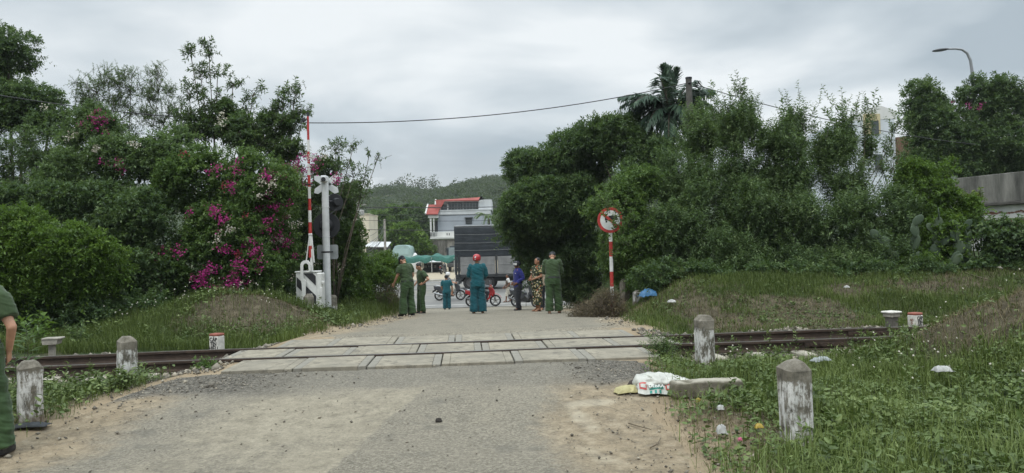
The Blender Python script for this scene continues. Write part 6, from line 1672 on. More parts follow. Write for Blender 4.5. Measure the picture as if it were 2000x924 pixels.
def person(label, loc, rz, H=1.70, lean=0, side=0, head=(0, 0), pel=(0, 0, .93), feet=None, knees=None, elb=None, wri=None, hdir=None, palm=None, curl=.5,
           toe=(8, -8), shirt=None, sleeve='short', hem=.86, trousers=None, cuff=.07, flare=1.0, shoes=None, skin=SKIN, hat=None, hair=True, face=False, build=1.0, vox=.011, seed=0,
           group=None, extras=None, slim=1.0):
    s = H/1.72
    root = thing('person', label, 'person', loc, rz, group)
    root.scale = (s, s, s)
    pel = Vector(pel)
    Rt = Matrix.Rotation(R(-lean), 3, 'X') @ Matrix.Rotation(R(side), 3, 'Y')
    def up(x, y, z): return pel + Rt @ Vector((x, y, z - .93))
    hipx = .095
    feet = feet or [(-.11, 0, 0), (.11, 0, 0)]
    sh = [up(-.175*build, -.005, 1.405), up(.175*build, -.005, 1.405)]
    hips = [pel + Vector((-hipx, 0, -.02)), pel + Vector((hipx, 0, -.02))]
    ank = [Vector(f) + Vector((0, 0, .085)) for f in feet]
    if knees is None: knees = [hips[i].lerp(ank[i], .49) + Vector((0, .025, 0)) for i in (0, 1)]
    knees = [Vector(k) for k in knees]
    elb = [Vector(e) if e is not None else sh[i] + Vector(((-.06, .06)[i], -.02, -.29)) for i, e in enumerate(elb or (None, None))]
    wri = [Vector(e) if e is not None else elb[i] + Vector(((-.01, .01)[i], .06, -.25)) for i, e in enumerate(wri or (None, None))]
    # ---- body
    m = MB()
    loft(m, [(up(0, y, z), rx*build, ry*build, Rt) for z, rx, ry, y in ((.84, .12, .085, 0), (.92, .155, .105, 0), (1.0, .145, .10, 0), (1.10, .135, .095, .005), (1.22, .15, .105, .005), (1.33, .16, .105, 0), (1.40, .145, .085, -.005), (1.445, .075, .062, -.01), (1.47, .055, .055, -.008))])
    nb = up(0, -.012, 1.43); hb = Matrix.Rotation(R(head[1]), 3, 'Z') @ Matrix.Rotation(R(-head[0]), 3, 'X')
    Rh = Rt @ hb
    base_n = up(0, -.005, 1.47)
    hc = base_n + (Rt @ Matrix.Rotation(R(-head[0]*.7), 3, 'X')) @ Vector((0, .02, .135))
    cone(m, nb, .056, base_n.lerp(hc, .5), .052)
    def hp(x, y, z): return hc + Rh @ Vector((x, y, z))
    m.sphere(hc + Rh @ Vector((0, -.008, .012)), (.076, .094, .108), 18, 14, 0, Rh)
    m.sphere(hp(0, .035, -.055), (.054, .052, .062), 14, 10, 0, Rh)      # jaw
    m.sphere(hp(0, .073, -.088), (.024, .02, .02), 10, 8, 0, Rh)         # chin
    cone(m, hp(0, .082, .018), .010, hp(0, .103, -.022), .0155, 8)       # nose
    cone(m, hp(-.03, .078, .036), .012, hp(.03, .078, .036), .012, 8)    # brow
    m.sphere(hp(-.036, .062, -.02), (.024, .02, .022), 8, 6, 0, Rh); m.sphere(hp(.036, .062, -.02), (.024, .02, .022), 8, 6, 0, Rh)
    cone(m, hp(-.02, .086, -.05), .008, hp(.02, .086, -.05), .008, 8)    # lips
    for sg in (-1, 1): m.sphere(hp(sg*.078, -.005, -.008), (.012, .026, .034), 8, 8, 0, Rh)
    for i in (0, 1):
        sg = (-1, 1)[i]
        cone(m, sh[i] - Rt @ Vector((sg*.03, 0, .0)), .058*build, elb[i], .039*slim); cone(m, elb[i], .040*slim, wri[i], .027)
        cone(m, hips[i], .088*build, knees[i], .055); cone(m, knees[i], .055, knees[i].lerp(ank[i], .35), .054); cone(m, knees[i].lerp(ank[i], .35), .054, ank[i], .036)
        a = R(toe[i]); f = Vector((-math.sin(a), math.cos(a), 0))
        ft = Vector(feet[i]); lift = ft.z
        cone(m, ank[i] + Vector((0, 0, -.03)) - f*.02, .036, ft + Vector((0, 0, .03)) - f*.045, .030); cone(m, ank[i] + f*.02, .034, ft + f*.12 + Vector((0, 0, .026)), .030); cone(m, ft + f*.10 + Vector((0, 0, .024)), .034, ft + f*.175 + Vector((0, 0, .018)), .022)
    V, N, F = remeshed(m, vox*.85, 2)
    Vs, Fs, o = [V], [[f for f in F]], len(V)
    allF = {3: [], 4: []}
    for f in F: allF[f.shape[1]].append(f)
    hdir = hdir or (None, None); palm = palm or (None, None)
    for i in (0, 1):
        dd = Vector(hdir[i]) if hdir[i] is not None else (wri[i] - elb[i])
        pn = Vector(palm[i]) if palm[i] is not None else Vector(((1, -1)[i], .3, 0))
        sd = 1 if (dd.cross(pn)).dot(Vector((0, 1, .25))) > 0 else -1
        hv, hn, hf = hand(wri[i] + dd.normalized()*.02, dd, pn, sd, curl, .98, .0055 if vox < .009 else .007)
        Vs.append(hv)
        for f in hf: allF[f.shape[1]].append(f + o)
        o += len(hv)
    mesh_np('body', np.concatenate(Vs), [np.concatenate(v_) for v_ in allF.values() if v_], skin, root, smooth=True)
    # ---- clothes
    if shirt is not None:
        m = MB(); b = build
        loft(m, [(up(0, y, z), rx*b, ry*b, Rt) for z, rx, ry, y in ((hem, .182, .132, 0), (hem + .08, .178, .130, 0), (1.05, .165, .122, .004), (1.18, .172, .126, .006), (1.32, .185, .124, 0), (1.40, .172, .104, -.004), (1.445, .105, .082, -.008), (1.468, .070, .070, -.006))], 22)
        for i in (0, 1):
            sg = (-1, 1)[i]; a0 = sh[i] - Rt @ Vector((sg*.055, 0, .012))
            m.sphere(sh[i] - Rt @ Vector((sg*.02, 0, .012)), .074*b, 12, 8)
            if sleeve == 'short':
                e = sh[i].lerp(elb[i], .72); m.tube([a0, sh[i].lerp(elb[i], .2), e], [.078*b, .074*b, .072*b], 14)
            elif sleeve == 'long':
                m.tube([a0, sh[i].lerp(elb[i], .3), elb[i]], [.078*b, .068*b, .058*b], 14); m.sphere(elb[i], .058*b, 12, 8)
                m.tube([elb[i], wri[i].lerp(elb[i], .05)], [.058*b, .043*b], 14)
        cloth('shirt', m, vox, shirt, root, .008, seed)
        m = MB(); loft(m, [(up(0, -.012, 1.452), .070, .072, Rt), (up(0, -.008, 1.488), .064, .066, Rt)], 18); m.build('collar', shirt, root, smooth=True, angle=50)
    if trousers is not None:
        m = MB(); b = build
        loft(m, [(pel + Vector((0, 0, z)), rx*b, ry*b, Matrix.Identity(3)) for z, rx, ry in ((-.14, .165, .115), (-.06, .178, .128), (.02, .172, .124), (.07, .160, .118))], 22)
        for i in (0, 1):
            c = ank[i] + (knees[i] - ank[i]).normalized()*(cuff - .07)
            m.tube([hips[i] + Vector((0, 0, .03)), hips[i].lerp(knees[i], .5), knees[i], knees[i].lerp(c, .5), c], [.112*b, .100*b, .080*b*flare**.5, .077*b*flare, .080*b*flare], 16)
            m.sphere(knees[i], .08*b*flare**.5, 12, 8)
        cloth('trousers', m, vox, trousers, root, .010, seed + 5, 1.3)
        m = MB(); loft(m, [(pel + Vector((0, 0, .06)), .166*b, .124*b, Matrix.Identity(3)), (pel + Vector((0, 0, .095)), .166*b, .124*b, Matrix.Identity(3))], 24); m.build('waistband', trousers, root, smooth=True, angle=50)
        if group == OG:
            m = MB(); loft(m, [(up(0, 0, z), rx*b, ry*b, Rt) for z, rx, ry in ((.945, .187, .137), (.985, .184, .135))], 24); m.build('belt', BLK, root, smooth=True, angle=50)
    if shoes is not None:
        for i in (0, 1):
            a = R(toe[i]); f = Vector((-math.sin(a), math.cos(a), 0)); sd = Vector((math.cos(a), math.sin(a), 0)); ft = Vector(feet[i])
            M = Matrix((sd, f, Vector((0, 0, 1)))).transposed()
            m = MB()
            kind, mt = shoes
            if kind == 'shoe':
                loft(m, [(ft + f*.05 + Vector((0, 0, z)), rx, ry, M) for z, rx, ry in ((.0, .046, .142), (.03, .047, .142), (.05, .042, .125))], 20)
                loft(m, [(ft - f*.03 + Vector((0, 0, z)), rx, ry, M) for z, rx, ry in ((.02, .046, .062), (.075, .043, .058), (.10, .044, .056))], 18)
                m.sphere(ft + f*.12 + Vector((0, 0, .03)), (.043, .066, .028), 14, 8, 0, M)
            else:
                loft(m, [(ft + f*.06 + Vector((0, 0, z)), rx, ry, M) for z, rx, ry in ((-.002, .046, .14), (.012, .046, .14))], 20)
                m.box(ft + f*.09 + Vector((0, 0, .045)), (.085, .03, .035), M, bev=.01)
            m.build('shoe' if kind == 'shoe' else 'sandal', mt, root, smooth=True, angle=50)
    # ---- head wear
    if hair:
        m = MB(); m.sphere(hp(0, -.018, .026), (.082, .094, .103), 18, 14, 0, Rh)
        V, N, F = remeshed(m, .009, 1)
        loc_ = (V - np.array(hc)) @ np.array(Rh)
        fr = (loc_[:, 1] > .055 - .25*np.maximum(loc_[:, 2] - .03, 0)) & (loc_[:, 2] < .075)
        V = V - N*np.where(fr | (loc_[:, 2] < -.06), .035, 0)[:, None] + N*(.004*fbm(V[:, 0]*60, V[:, 1]*60, V[:, 2]*60, seed=5))[:, None]
        mesh_np('hair', V, F, HAIR, root, smooth=True)
    if face:
        for sg in (-1, 1):
            m = MB(); m.sphere(hp(sg*.031, .081, .012), (.011, .008, .006), 10, 8, 0, Rh); m.build('eye', simple('eye_dark', (.02, .015, .012), .2), root, smooth=True)
        m = MB(); m.sphere(hp(0, .092, -.05), (.022, .006, .007), 10, 6, 0, Rh); m.build('lips', simple('lips', (.26, .09, .07), .5), root, smooth=True)
    def brim(a, b, w, l, mt, name):
        m = MB(); vs = []; 
        for z in (0, -.006):
            for k in range(13):
                th = R(-75) + R(150)*k/12
                vs.append(hp(w*math.sin(th), a + l*math.cos(th)**.6 if math.cos(th) > 0 else a, b + z - .018*math.cos(th) - .02*abs(math.sin(th))**2))
        vs += [hp(0, a - .02, b), hp(0, a - .02, b - .006)]
        fs = [(k, k+1, 26) for k in range(12)] + [(13+k+1, 13+k, 27) for k in range(12)] + [(k, 13+k, 13+k+1, k+1) for k in range(12)]
        m.add(vs, fs); m.build(name, mt, root)
    if hat:
        kind, mt, mt2 = hat
        if kind == 'cap':
            m = MB(); M2 = Matrix.Rotation(R(4), 3, 'X')
            prof = [(.094, .018), (.099, .05), (.094, .085), (.075, .115), (.04, .13), (0, .134)]
            m.lathe(prof, (0, 0, 0), 22); m.v = [tuple(hp(v_[0]*.93, v_[1]*1.08 - .008, v_[2])) for v_ in m.v]; m.build('cap', mt, root, smooth=True, angle=60)
            brim(.06, .035, .085, .095, mt, 'cap_peak')
        if kind == 'peaked':
            m = MB(); prof = [(.092, .03), (.096, .075), (.128, .11), (.122, .125), (.05, .138), (0, .14)]
            m.lathe(prof, (0, 0, 0), 24); m.v = [tuple(hp(v_[0]*.95, v_[1]*1.08 - .006, v_[2])) for v_ in m.v]; m.build('cap', mt, root, smooth=True, angle=40)
            m = MB(); m.lathe([(.098, .035), (.1, .07)], (0, 0, 0), 24); m.v = [tuple(hp(v_[0]*.95, v_[1]*1.08 - .006, v_[2])) for v_ in m.v]; m.build('cap_band', mt2, root)
            brim(.07, .04, .08, .07, BLACK, 'cap_peak')
        if kind == 'helmet':
            m = MB(); prof = [(.108, -.045), (.124, -.01), (.126, .04), (.115, .09), (.085, .128), (.045, .146), (0, .151)]
            m.lathe(prof, (0, 0, 0), 26); m.lathe([(.100, -.04), (.106, -.05), (.110, -.045)], (0, 0, 0), 26)
            m.v = [tuple(hp(v_[0]*.95, v_[1]*1.12 - .012, v_[2] + .008)) for v_ in m.v]
            hm = m.build('helmet', mt, root, smooth=True, angle=60)
            if mt2 is not None:
                m = MB(); th_ = np.linspace(R(-60), R(240), 20)
                for (a0, a1, z0_, z1_) in ((R(200), R(340), -.045, .03),) if mt2 is not HWHITE else ((R(20), R(160), -.03, .05),):
                    vs = []
                    for th in np.linspace(a0, a1, 14):
                        for z_, r_ in ((z0_ + .004, .1125), (-.01, .1265), (z1_ + .01, .1285)):
                            vs.append(hp(r_*.95*math.cos(th), r_*1.12*math.sin(th) - .012, z_ + .008))
                    m.add(vs, [(i*3+q, (i+1)*3+q, (i+1)*3+q+1, i*3+q+1) for i in range(13) for q in (0, 1)])
                m.build('helmet_band', mt2, root)
            brim(.085, .03, .085, .06, mt, 'helmet_peak')
            for sg in (-1, 1):
                m = MB(); m.tube([hp(sg*.098, .0, -.02), hp(sg*.07, .04, -.09), hp(0, .07, -.118)], .006, 5); m.build('chin_strap', BLACK, root)
    if extras: extras(root, up, hp, sh, elb, wri, Rt)
    return root

GSHIRT = fabric('green_uniform_shirt', (.044, .072, .031)); GTROU = fabric('green_uniform_trousers', (.040, .074, .029))
TEAL = fabric('teal_cotton', (.010, .088, .108)); TEAL2 = fabric('teal_trousers', (.010, .072, .092))
NAVYJ = fabric('royal_blue_jacket', (.022, .028, .165)); DARKT = fabric('charcoal_trousers', (.022, .024, .030)); ORANGE = fabric('orange_yoke', (.45, .16, .03))
KHAKI = fabric('cream_shorts', (.48, .45, .38)); BROWNV = fabric('brown_vest', (.085, .062, .045)); WHITES = fabric('white_shirt', (.55, .54, .52)); BEIGE = fabric('beige_shirt', (.36, .29, .22)); GREYSH = fabric('grey_shirt', (.12, .13, .14))
BLK = simple('black_leather', (.014, .014, .016), .45, .2, 12)
CAPB = fabric('black_cap_cloth', (.012, .014, .018))
t = NT('floral_print'); v = t.tex()
def fl(sc, seed_, th):
    mp = t.n('ShaderNodeMapping'); mp.inputs['Location'].default_value = (seed_, seed_*2, 0); t.l(v, mp.inputs[0])
    vo = t.n('ShaderNodeTexVoronoi'); vo.inputs['Scale'].default_value = sc; t.l(mp.outputs[0], vo.inputs['Vector'])
    return t.ramp(vo.outputs['Distance'], [(th, 1.0), (th + .06, 0.0)])
c = t.mix(fl(13, 1, .30), (.035, .042, .026), (.36, .30, .14)); c = t.mix(fl(11, 5, .22), c, (.52, .46, .36)); c = t.mix(fl(9, 9, .17), c, (.36, .07, .03)); c = t.mix(fl(17, 3, .16), c, (.05, .10, .06))
t.bsdf(c, .85, spec=.2); FLORAL = t.mat
HRED = simple('helmet_red', (.40, .03, .035), .25, .05, 4); HWHITE = simple('helmet_white', (.66, .66, .64), .25, .05, 4); HBLACK = simple('helmet_black', (.02, .022, .03), .22, .1, 4)
BROWNS = simple('brown_sandal', (.10, .05, .03), .7, .2, 9)

def put(px, py, dy=0.0):
    p = gnd(px, py); 
    if dy: p = Vector((p.x*(p.y + dy)/p.y, p.y + dy, 0))
    zz = hz(p.x, p.y)
    if xl(p.y) < p.x < xr(p.y) and p.y < 37: zz += .016
    elif p.y > 36.9: zz = float(HT(p.x, p.y, False)) + .034
    return (p.x, p.y, zz)
def officer_badge(red):
    def f(root, up, hp, sh, elb, wri, Rt):
        for i in (0, 1):
            sg = (-1, 1)[i]
            m = MB(); m.box(up(sg*.125, -.005, 1.452), (.11, .055, .012), Rt @ Matrix.Rotation(R(sg*14), 3, 'Y'), bev=.004); m.build('shoulder_board', red, root)
    return f
RB = simple('red_shoulder_board', (.36, .06, .04), .6); GB = GSHIRT

BLK = simple('black_leather', (.014, .014, .016), .45, .2, 12)
# officer at the left edge, hands clasped behind his back
EX = -4.50; EY = 6.15
person('police officer in green uniform cut off by the left edge of the picture, forearm bared', (EX, EY, hz(EX, EY) + .016), R(14), H=1.66, feet=[(-.20, .06, 0), (.20, 0, 0)], elb=[(-.29, -.04, 1.12), (.315, -.07, 1.10)], wri=[(-.24, .16, .95), (.245, .06, .89)],
       hdir=[(.3, .6, -.4), (-.15, .35, -.8)], palm=[(.8, .2, .2), (-.9, .1, -.1)], curl=.7, shirt=GSHIRT, trousers=GTROU, hem=.935, cuff=.045, flare=1.25, shoes=('shoe', BLK), skin=SKIN2, hat=('peaked', GTROU, RB), build=1.06, vox=.0085, seed=1, group=OG, extras=officer_badge(RB))
# the three on the left of the road
person('officer in black cap bending his head, seen from behind at the left road edge', put(797, 618), R(52), H=1.74, lean=9, head=(38, 8), feet=[(-.13, .05, 0), (.14, -.03, 0)], elb=[(-.24, .14, 1.14), (.25, .02, 1.14)], wri=[(-.22, .30, .93), (.24, .17, .92)],
       shirt=GSHIRT, trousers=GTROU, hem=.935, cuff=.05, flare=1.3, shoes=('shoe', BLK), skin=SKIN2, hat=('cap', CAPB, None), build=1.08, seed=2, group=OG, extras=officer_badge(GB))
person('officer with red shoulder boards and one hand on his hip, beside the capped officer', put(825, 613), R(118), H=1.66, lean=4, head=(24, -12), feet=[(-.13, .02, 0), (.17, .03, 0)], elb=[(-.40, -.09, 1.16), (.24, .03, 1.12)], wri=[(-.205, .02, 1.02), (.22, .2, .93)],
       hdir=[(.5, .6, -.25), None], palm=[(.8, -.4, 0), None], shirt=GSHIRT, trousers=GTROU, hem=.92, cuff=.05, flare=1.1, shoes=('shoe', BLK), skin=SKIN2, hair=True, build=1.0, seed=3, group=OG, extras=officer_badge(RB), face=True)
person('officer almost hidden behind the capped officer, reaching down with a pale forearm', put(792, 612, .35), R(98), H=1.66, lean=26, head=(30, 0), feet=[(-.12, 0, 0), (.13, .03, 0)], elb=[(-.21, .34, 1.08), (.22, .32, 1.06)], wri=[(-.20, .52, .86), (.16, .50, .86)],
       shirt=GSHIRT, trousers=GTROU, hem=.90, cuff=.05, flare=1.2, shoes=('shoe', BLK), skin=SKIN2, hat=('cap', CAPB, None), seed=4, group=OG)
# teal people
person('person in teal short sleeved shirt and dark cap standing by the grey motorcycle', put(873, 605), R(8), H=1.62, head=(8, 10), feet=[(-.10, 0, 0), (.12, .02, 0)], elb=[(-.25, .02, 1.12), (.29, .04, 1.12)], wri=[(-.20, .18, .98), (.30, .06, .87)],
       shirt=TEAL, trousers=TEAL2, hem=.84, cuff=.05, flare=1.15, shoes=('shoe', BLK), hat=('cap', CAPB, None), build=1.12, seed=6)
def pocket(root, up, hp, sh, elb, wri, Rt):
    m = MB(); m.sphere(hp(-.015, -.150, .05), (.03, .008, .03), 12, 8, 0, Rt); m.build('helmet_emblem', simple('emblem_white', (.66, .66, .66), .4), root)
    m = MB(); m.box(hp(-.012, -.146, -.005), (.06, .012, .012), Rt); m.build('helmet_lettering', simple('emblem_white', (.66, .66, .66), .4), root)
person('man in teal work suit and red helmet with white rear, seen from behind mid road', put(934, 613), R(6), H=1.70, head=(2, -14), feet=[(-.12, 0, 0), (.13, .02, 0)], elb=[(-.25, .06, 1.13), (.265, .03, 1.13)], wri=[(-.13, .25, 1.02), (.15, .20, .98)],
       shirt=TEAL, sleeve='long', trousers=TEAL2, hem=.80, cuff=.04, flare=1.45, shoes=('sandal', BROWNS), hat=('helmet', HRED, HRED), build=1.14, seed=7, extras=pocket)
# by the roadside on the right
def jacket(root, up, hp, sh, elb, wri, Rt):
    for i in (0, 1):
        sg = (-1, 1)[i]; m = MB(); m.sphere(up(sg*.135, -.005, 1.405), (.082, .088, .055), 14, 8, 0, Rt @ Matrix.Rotation(R(sg*25), 3, 'Y')); m.build('orange_yoke', ORANGE, root, smooth=True)
    m = MB(); m.box(up(-.09, .128, 1.30), (.075, .012, .03), Rt, bev=.004); m.build('name_patch', simple('patch_white', (.6, .6, .58), .7), root)
person('man in royal blue jacket with orange shoulders and a black and white helmet', put(1013, 607), R(112), H=1.70, head=(6, -4), feet=[(-.10, .05, 0), (.10, -.06, 0)], elb=[(-.25, -.10, 1.13), (.25, -.08, 1.13)], wri=[(-.16, .10, .97), (.17, .10, .98)],
       shirt=NAVYJ, sleeve='long', trousers=DARKT, hem=.80, cuff=.06, flare=.95, shoes=('shoe', BLK), skin=SKIN3, hat=('helmet', HBLACK, HWHITE), build=1.08, seed=8, face=True, extras=jacket)
person('older woman in dark floral blouse and trousers with hands folded, barefoot in sandals', put(1051, 609), R(122), H=1.62, lean=-2, head=(-4, 4), feet=[(-.10, .02, 0), (.11, -.04, 0)], elb=[(-.255, .02, 1.13), (.265, .04, 1.12)], wri=[(-.075, .235, 1.03), (.09, .24, 1.04)], hdir=[(.75, .5, -.1), (-.75, .5, -.1)], palm=[(0, -.8, .2), (0, -.8, .2)],
       shirt=FLORAL, trousers=FLORAL, hem=.76, cuff=.20, flare=1.35, shoes=('sandal', BROWNS), skin=SKIN, build=1.14, seed=9, face=True)
person('person in beige shirt half hidden between the woman and the bowed officer', put(1066, 607, .9), R(172), H=1.66, head=(4, 10), elb=[(-.27, .05, 1.13), (.26, .06, 1.13)], wri=[(-.16, .22, 1.05), (.16, .24, 1.06)], shirt=BEIGE, trousers=DARKT, hem=.86, cuff=.06, shoes=('sandal', BROWNS), skin=SKIN, seed=10, face=True)
person('officer in green seen from behind with bowed head, rightmost of the group', put(1081, 613), R(-6), H=1.72, lean=10, head=(46, 0), feet=[(-.10, -.05, 0), (.15, .12, 0)], elb=[(-.235, .12, 1.13), (.245, .12, 1.13)], wri=[(-.10, .30, 1.05), (.10, .30, 1.06)],
       shirt=GSHIRT, sleeve='long', trousers=GTROU, hem=.935, cuff=.06, flare=1.25, shoes=('sandal', BROWNS), skin=SKIN2, hat=('cap', CAPB, None), build=1.15, seed=11, group=OG)
def vest(root, up, hp, sh, elb, wri, Rt):
    m = MB(); loft(m, [(up(0, y, z), rx, ry, Rt) for z, rx, ry, y in ((.90, .190, .140, 0), (1.1, .178, .135, 0), (1.25, .180, .136, .004), (1.36, .165, .122, 0))], 22)
    cloth('vest', m, .012, BROWNV, root, .006, 3)
person('small barefoot walker in brown vest and cream knee shorts on the main road', put(993, 591), R(100), H=1.52, head=(4, 10), feet=[(-.08, .16, 0), (.08, -.14, 0)], elb=[(-.23, -.06, 1.14), (.24, .04, 1.14)], wri=[(-.22, .1, .95), (.22, .2, .94)], shirt=WHITES, trousers=KHAKI, hem=.86, cuff=.36, flare=1.3, skin=SKIN3, shoes=('sandal', BROWNS), build=.95, seed=12, face=True, extras=vest)

# ================================================================== motorcycles
def slab(m, poly, w, inset=.82, y0=0.0):
    c = (sum(p[0] for p in poly)/len(poly), sum(p[1] for p in poly)/len(poly)); n = len(poly); vs = []
    for yy_, s_ in ((-w/2, inset), (-w*.32, 1), (w*.32, 1), (w/2, inset)):
        for (a, b) in poly: vs.append((c[0] + (a - c[0])*s_, y0 + yy_, c[1] + (b - c[1])*s_))
    fs = [(i*n+k, i*n+(k+1) % n, (i+1)*n+(k+1) % n, (i+1)*n+k) for i in range(3) for k in range(n)] + [tuple(range(n))[::-1], tuple(range(3*n, 4*n))]
    m.add(vs, fs)
CHROME = simple('chrome', (.5, .5, .5), .2, .1, 3, metal=.9)
PLAST = simple('black_plastic', (.02, .02, .022), .5, .2, 8)
ALLOY = simple('alloy_grey', (.13, .13, .135), .4, .1, 6, metal=.5)
def motorbike(label, loc, rz, paint, seat_m, scooter=False, steer=0, fender=None, group='motorcycles parked at the junction', silver=None):
    r = thing('motorcycle', label, 'motorcycle', loc, rz, group)
    AX = Matrix.Rotation(R(90), 3, 'X')
    fork = thing('front_fork', None, None, (0, 0, 0)); fork.parent = r
    for (x, nm, par) in ((-.61, 'rear_wheel', r), (.62, 'front_wheel', r)):
        m = MB(); m.lathe([(.215, -.048), (.265, -.054), (.286, -.03), (.292, 0), (.286, .03), (.265, .054), (.215, .048)], (x, 0, .292), 32, AX, close=True); w = m.build(nm, TYRE, par, smooth=True)
        m = MB(); m.lathe([(.205, -.022), (.232, -.025), (.232, .025), (.205, .022)], (x, 0, .292), 32, AX, close=True); m.lathe([(0, -.05), (.045, -.05), (.045, .05), (0, .05)], (x, 0, .292), 14, AX)
        for k in range(5):
            a = 2*math.pi*k/5 + .3; m.box((x + .125*math.cos(a), 0, .292 + .125*math.sin(a)), (.18, .022, .030), Matrix.Rotation(-a, 3, 'Y'), bev=.004)
        m.build('rim', ALLOY, w)
        m = MB(); m.lathe([(.06, 0), (.10, 0), (.10, .006), (.06, .006)], (x, -.055, .292), 20, AX, close=True); m.build('brake_disc', CHROME, w)
    m = MB()
    for sg in (-1, 1): m.tube([(.62, sg*.07, .292), (.50, sg*.07, .62), (.40, sg*.06, .88)], [.018, .022, .02], 8)
    m.build('fork_legs', CHROME if not scooter else PLAST, fork)
    m = MB(); N_ = 12; vs = []
    for k in range(N_ + 1):
        a = R(20) + R(140)*k/N_
        for yy_, rr in ((-.055, .318), (-.03, .338), (.03, .338), (.055, .318)): vs.append((.62 + rr*math.cos(a), yy_, .30 + rr*math.sin(a)))
    m.add(vs, [(i*4+q, (i+1)*4+q, (i+1)*4+q+1, i*4+q+1) for i in range(N_) for q in range(3)]); m.build('front_fender', fender or (paint if scooter or silver is None else silver), r, smooth=True)
    m = MB(); slab(m, [(.34, 1.02), (.48, .97), (.60, .78), (.60, .60), (.46, .48), (.36, .60), (.27, .92)], .30); m.build('front_cowl', paint, r, smooth=True, angle=35)
    m = MB(); slab(m, [(.40, .66), (.38, .44), (.26, .33), (.20, .33), (.20, .40), (.28, .46), (.31, .74)], .40 if scooter else .34, .9); m.build('leg_shield', paint if scooter else (silver or paint), r, smooth=True, angle=35)
    m = MB(); slab(m, [(.27, .44), (.24, .23), (-.48, .23), (-.60, .44), (-.25, .62), (.06, .60)], .24); m.build('engine', PLAST if scooter else ALLOY, r, smooth=True, angle=35)
    m = MB(); slab(m, [(.08, .44), (.04, .68), (-.30, .74), (-.62, .80), (-.92, .86), (-.88, .68), (-.50, .47), (-.15, .36)], .30, .85); m.build('rear_body', paint, r, smooth=True, angle=35)
    m = MB(); slab(m, [(.06, .69), (-.04, .755), (-.25, .765), (-.40, .80), (-.70, .825), (-.74, .79), (-.30, .72)], .26, .85); m.build('seat', seat_m, r, smooth=True, angle=35)
    m = MB(); m.tube([(-.55, .11, .82), (-.80, .11, .90), (-.88, 0, .91), (-.80, -.11, .90), (-.55, -.11, .82)], .014, 6); m.build('grab_rail', CHROME, r)
    m = MB(); slab(m, [(-.80, .80), (-.90, .76), (-.90, .66), (-.80, .68)], .16); m.build('tail_lamp', simple('tail_red', (.3, .02, .02), .2), r)
    m = MB(); slab(m, [(-.74, .62), (-.97, .46), (-.99, .50), (-.84, .70)], .12); m.box((-.98, 0, .53), (.012, .19, .14), Matrix.Rotation(R(20), 3, 'Y'), bev=.003); m.build('rear_fender', PLAST, r)
    m = MB(); m.tube([(.10, -.13, .27), (-.25, -.15, .27), (-.45, -.17, .33)], [.018, .018, .03], 8); m.tube([(-.40, -.17, .32), (-.88, -.18, .46)], [.045, .05], 12); m.build('exhaust', ALLOY if scooter else CHROME, r)
    for sg in (-1, 1):
        m = MB(); m.tube([(-.60, sg*.12, .31), (-.52, sg*.12, .68)], .028, 8); m.build('shock_absorber', PLAST, r)
    m = MB(); m.tube([(.34, -.34, 1.0), (.37, -.12, 1.02), (.37, .12, 1.02), (.34, .34, 1.0)], .013, 8); hb = m.build('handlebar', PLAST, r)
    m = MB(); slab(m, [(.32, 1.0), (.36, 1.09), (.44, 1.08), (.50, .99), (.42, .95)], .20, .8); m.build('headlight_cowl', paint if scooter else PLAST, hb, smooth=True, angle=35)
    m = MB(); m.sphere((.475, 0, 1.01), (.03, .075, .045), 12, 8); m.build('headlight', simple('lamp_glass', (.5, .5, .48), .2), hb, smooth=True)
    for sg in (-1, 1):
        m = MB(); m.tube([(.35, sg*.20, 1.02), (.36, sg*.30, 1.24)], .006, 5); m.sphere((.355, sg*.315, 1.26), (.018, .062, .04), 12, 8); m.build('mirror', PLAST if not scooter else ALLOY, hb, smooth=True)
    m = MB(); m.tube([(-.05, .10, .30), (-.10, .16, .03)], .012, 6); m.build('side_stand', PLAST, r)
    return r
MGREY = simple('bike_grey', (.045, .047, .052), .3, .1, 4); MRED = simple('bike_red', (.30, .018, .022), .25, .08, 4); MPINK = simple('bike_rose', (.36, .07, .075), .3, .08, 4); MSILV = simple('bike_silver', (.28, .29, .30), .3, .1, 4, metal=.4)
b1 = put(879, 588); motorbike('grey and black motorcycle with a rider, behind the teal short sleeved person', b1, R(-4), MGREY, BLK, silver=MSILV)
b2 = put(944, 600); motorbike('bright red scooter with a rider hidden behind the man in the red helmet', b2, R(3), MRED, BLK, True)
b3 = put(1027, 601, .25); motorbike('dark scooter with rose front fender between the blue jacket man and the woman', b3, R(-38), MGREY, BLK, True, fender=MPINK)
b4 = put(866, 532); b4 = (at(866, 532, 76).x, 76, float(HT(0, 76, False))); motorbike('distant parked dark motorcycle at the right end of the market stall', b4, R(75), MGREY, BLK)
def rider(label, b, rz, **k):
    return person(label, (b[0] + k.pop('dx', 0), b[1], b[2]), rz - math.pi/2, pel=(0, -.17, .86), feet=[(-.17, .10, .30), (.17, .10, .30)], knees=[(-.17, .27, .72), (.17, .27, .72)], elb=[(-.27, .12, 1.08), (.27, .12, 1.08)], wri=[(-.27, .35, 1.04), (.27, .35, 1.04)], lean=6, curl=1.1, **k)
rider('rider in a white helmet and dark shirt astride the grey motorcycle', b1, R(-4), H=1.66, shirt=GREYSH, trousers=KHAKI, cuff=.28, hem=.88, shoes=('sandal', BROWNS), hat=('helmet', HWHITE, None), skin=SKIN2, seed=20)
rider('rider in a white helmet on the red scooter, mostly behind the teal suited man', b2, R(3), H=1.64, shirt=GREYSH, sleeve='long', trousers=DARKT, cuff=.06, hem=.88, shoes=('shoe', BLK), hat=('helmet', HWHITE, None), seed=21)
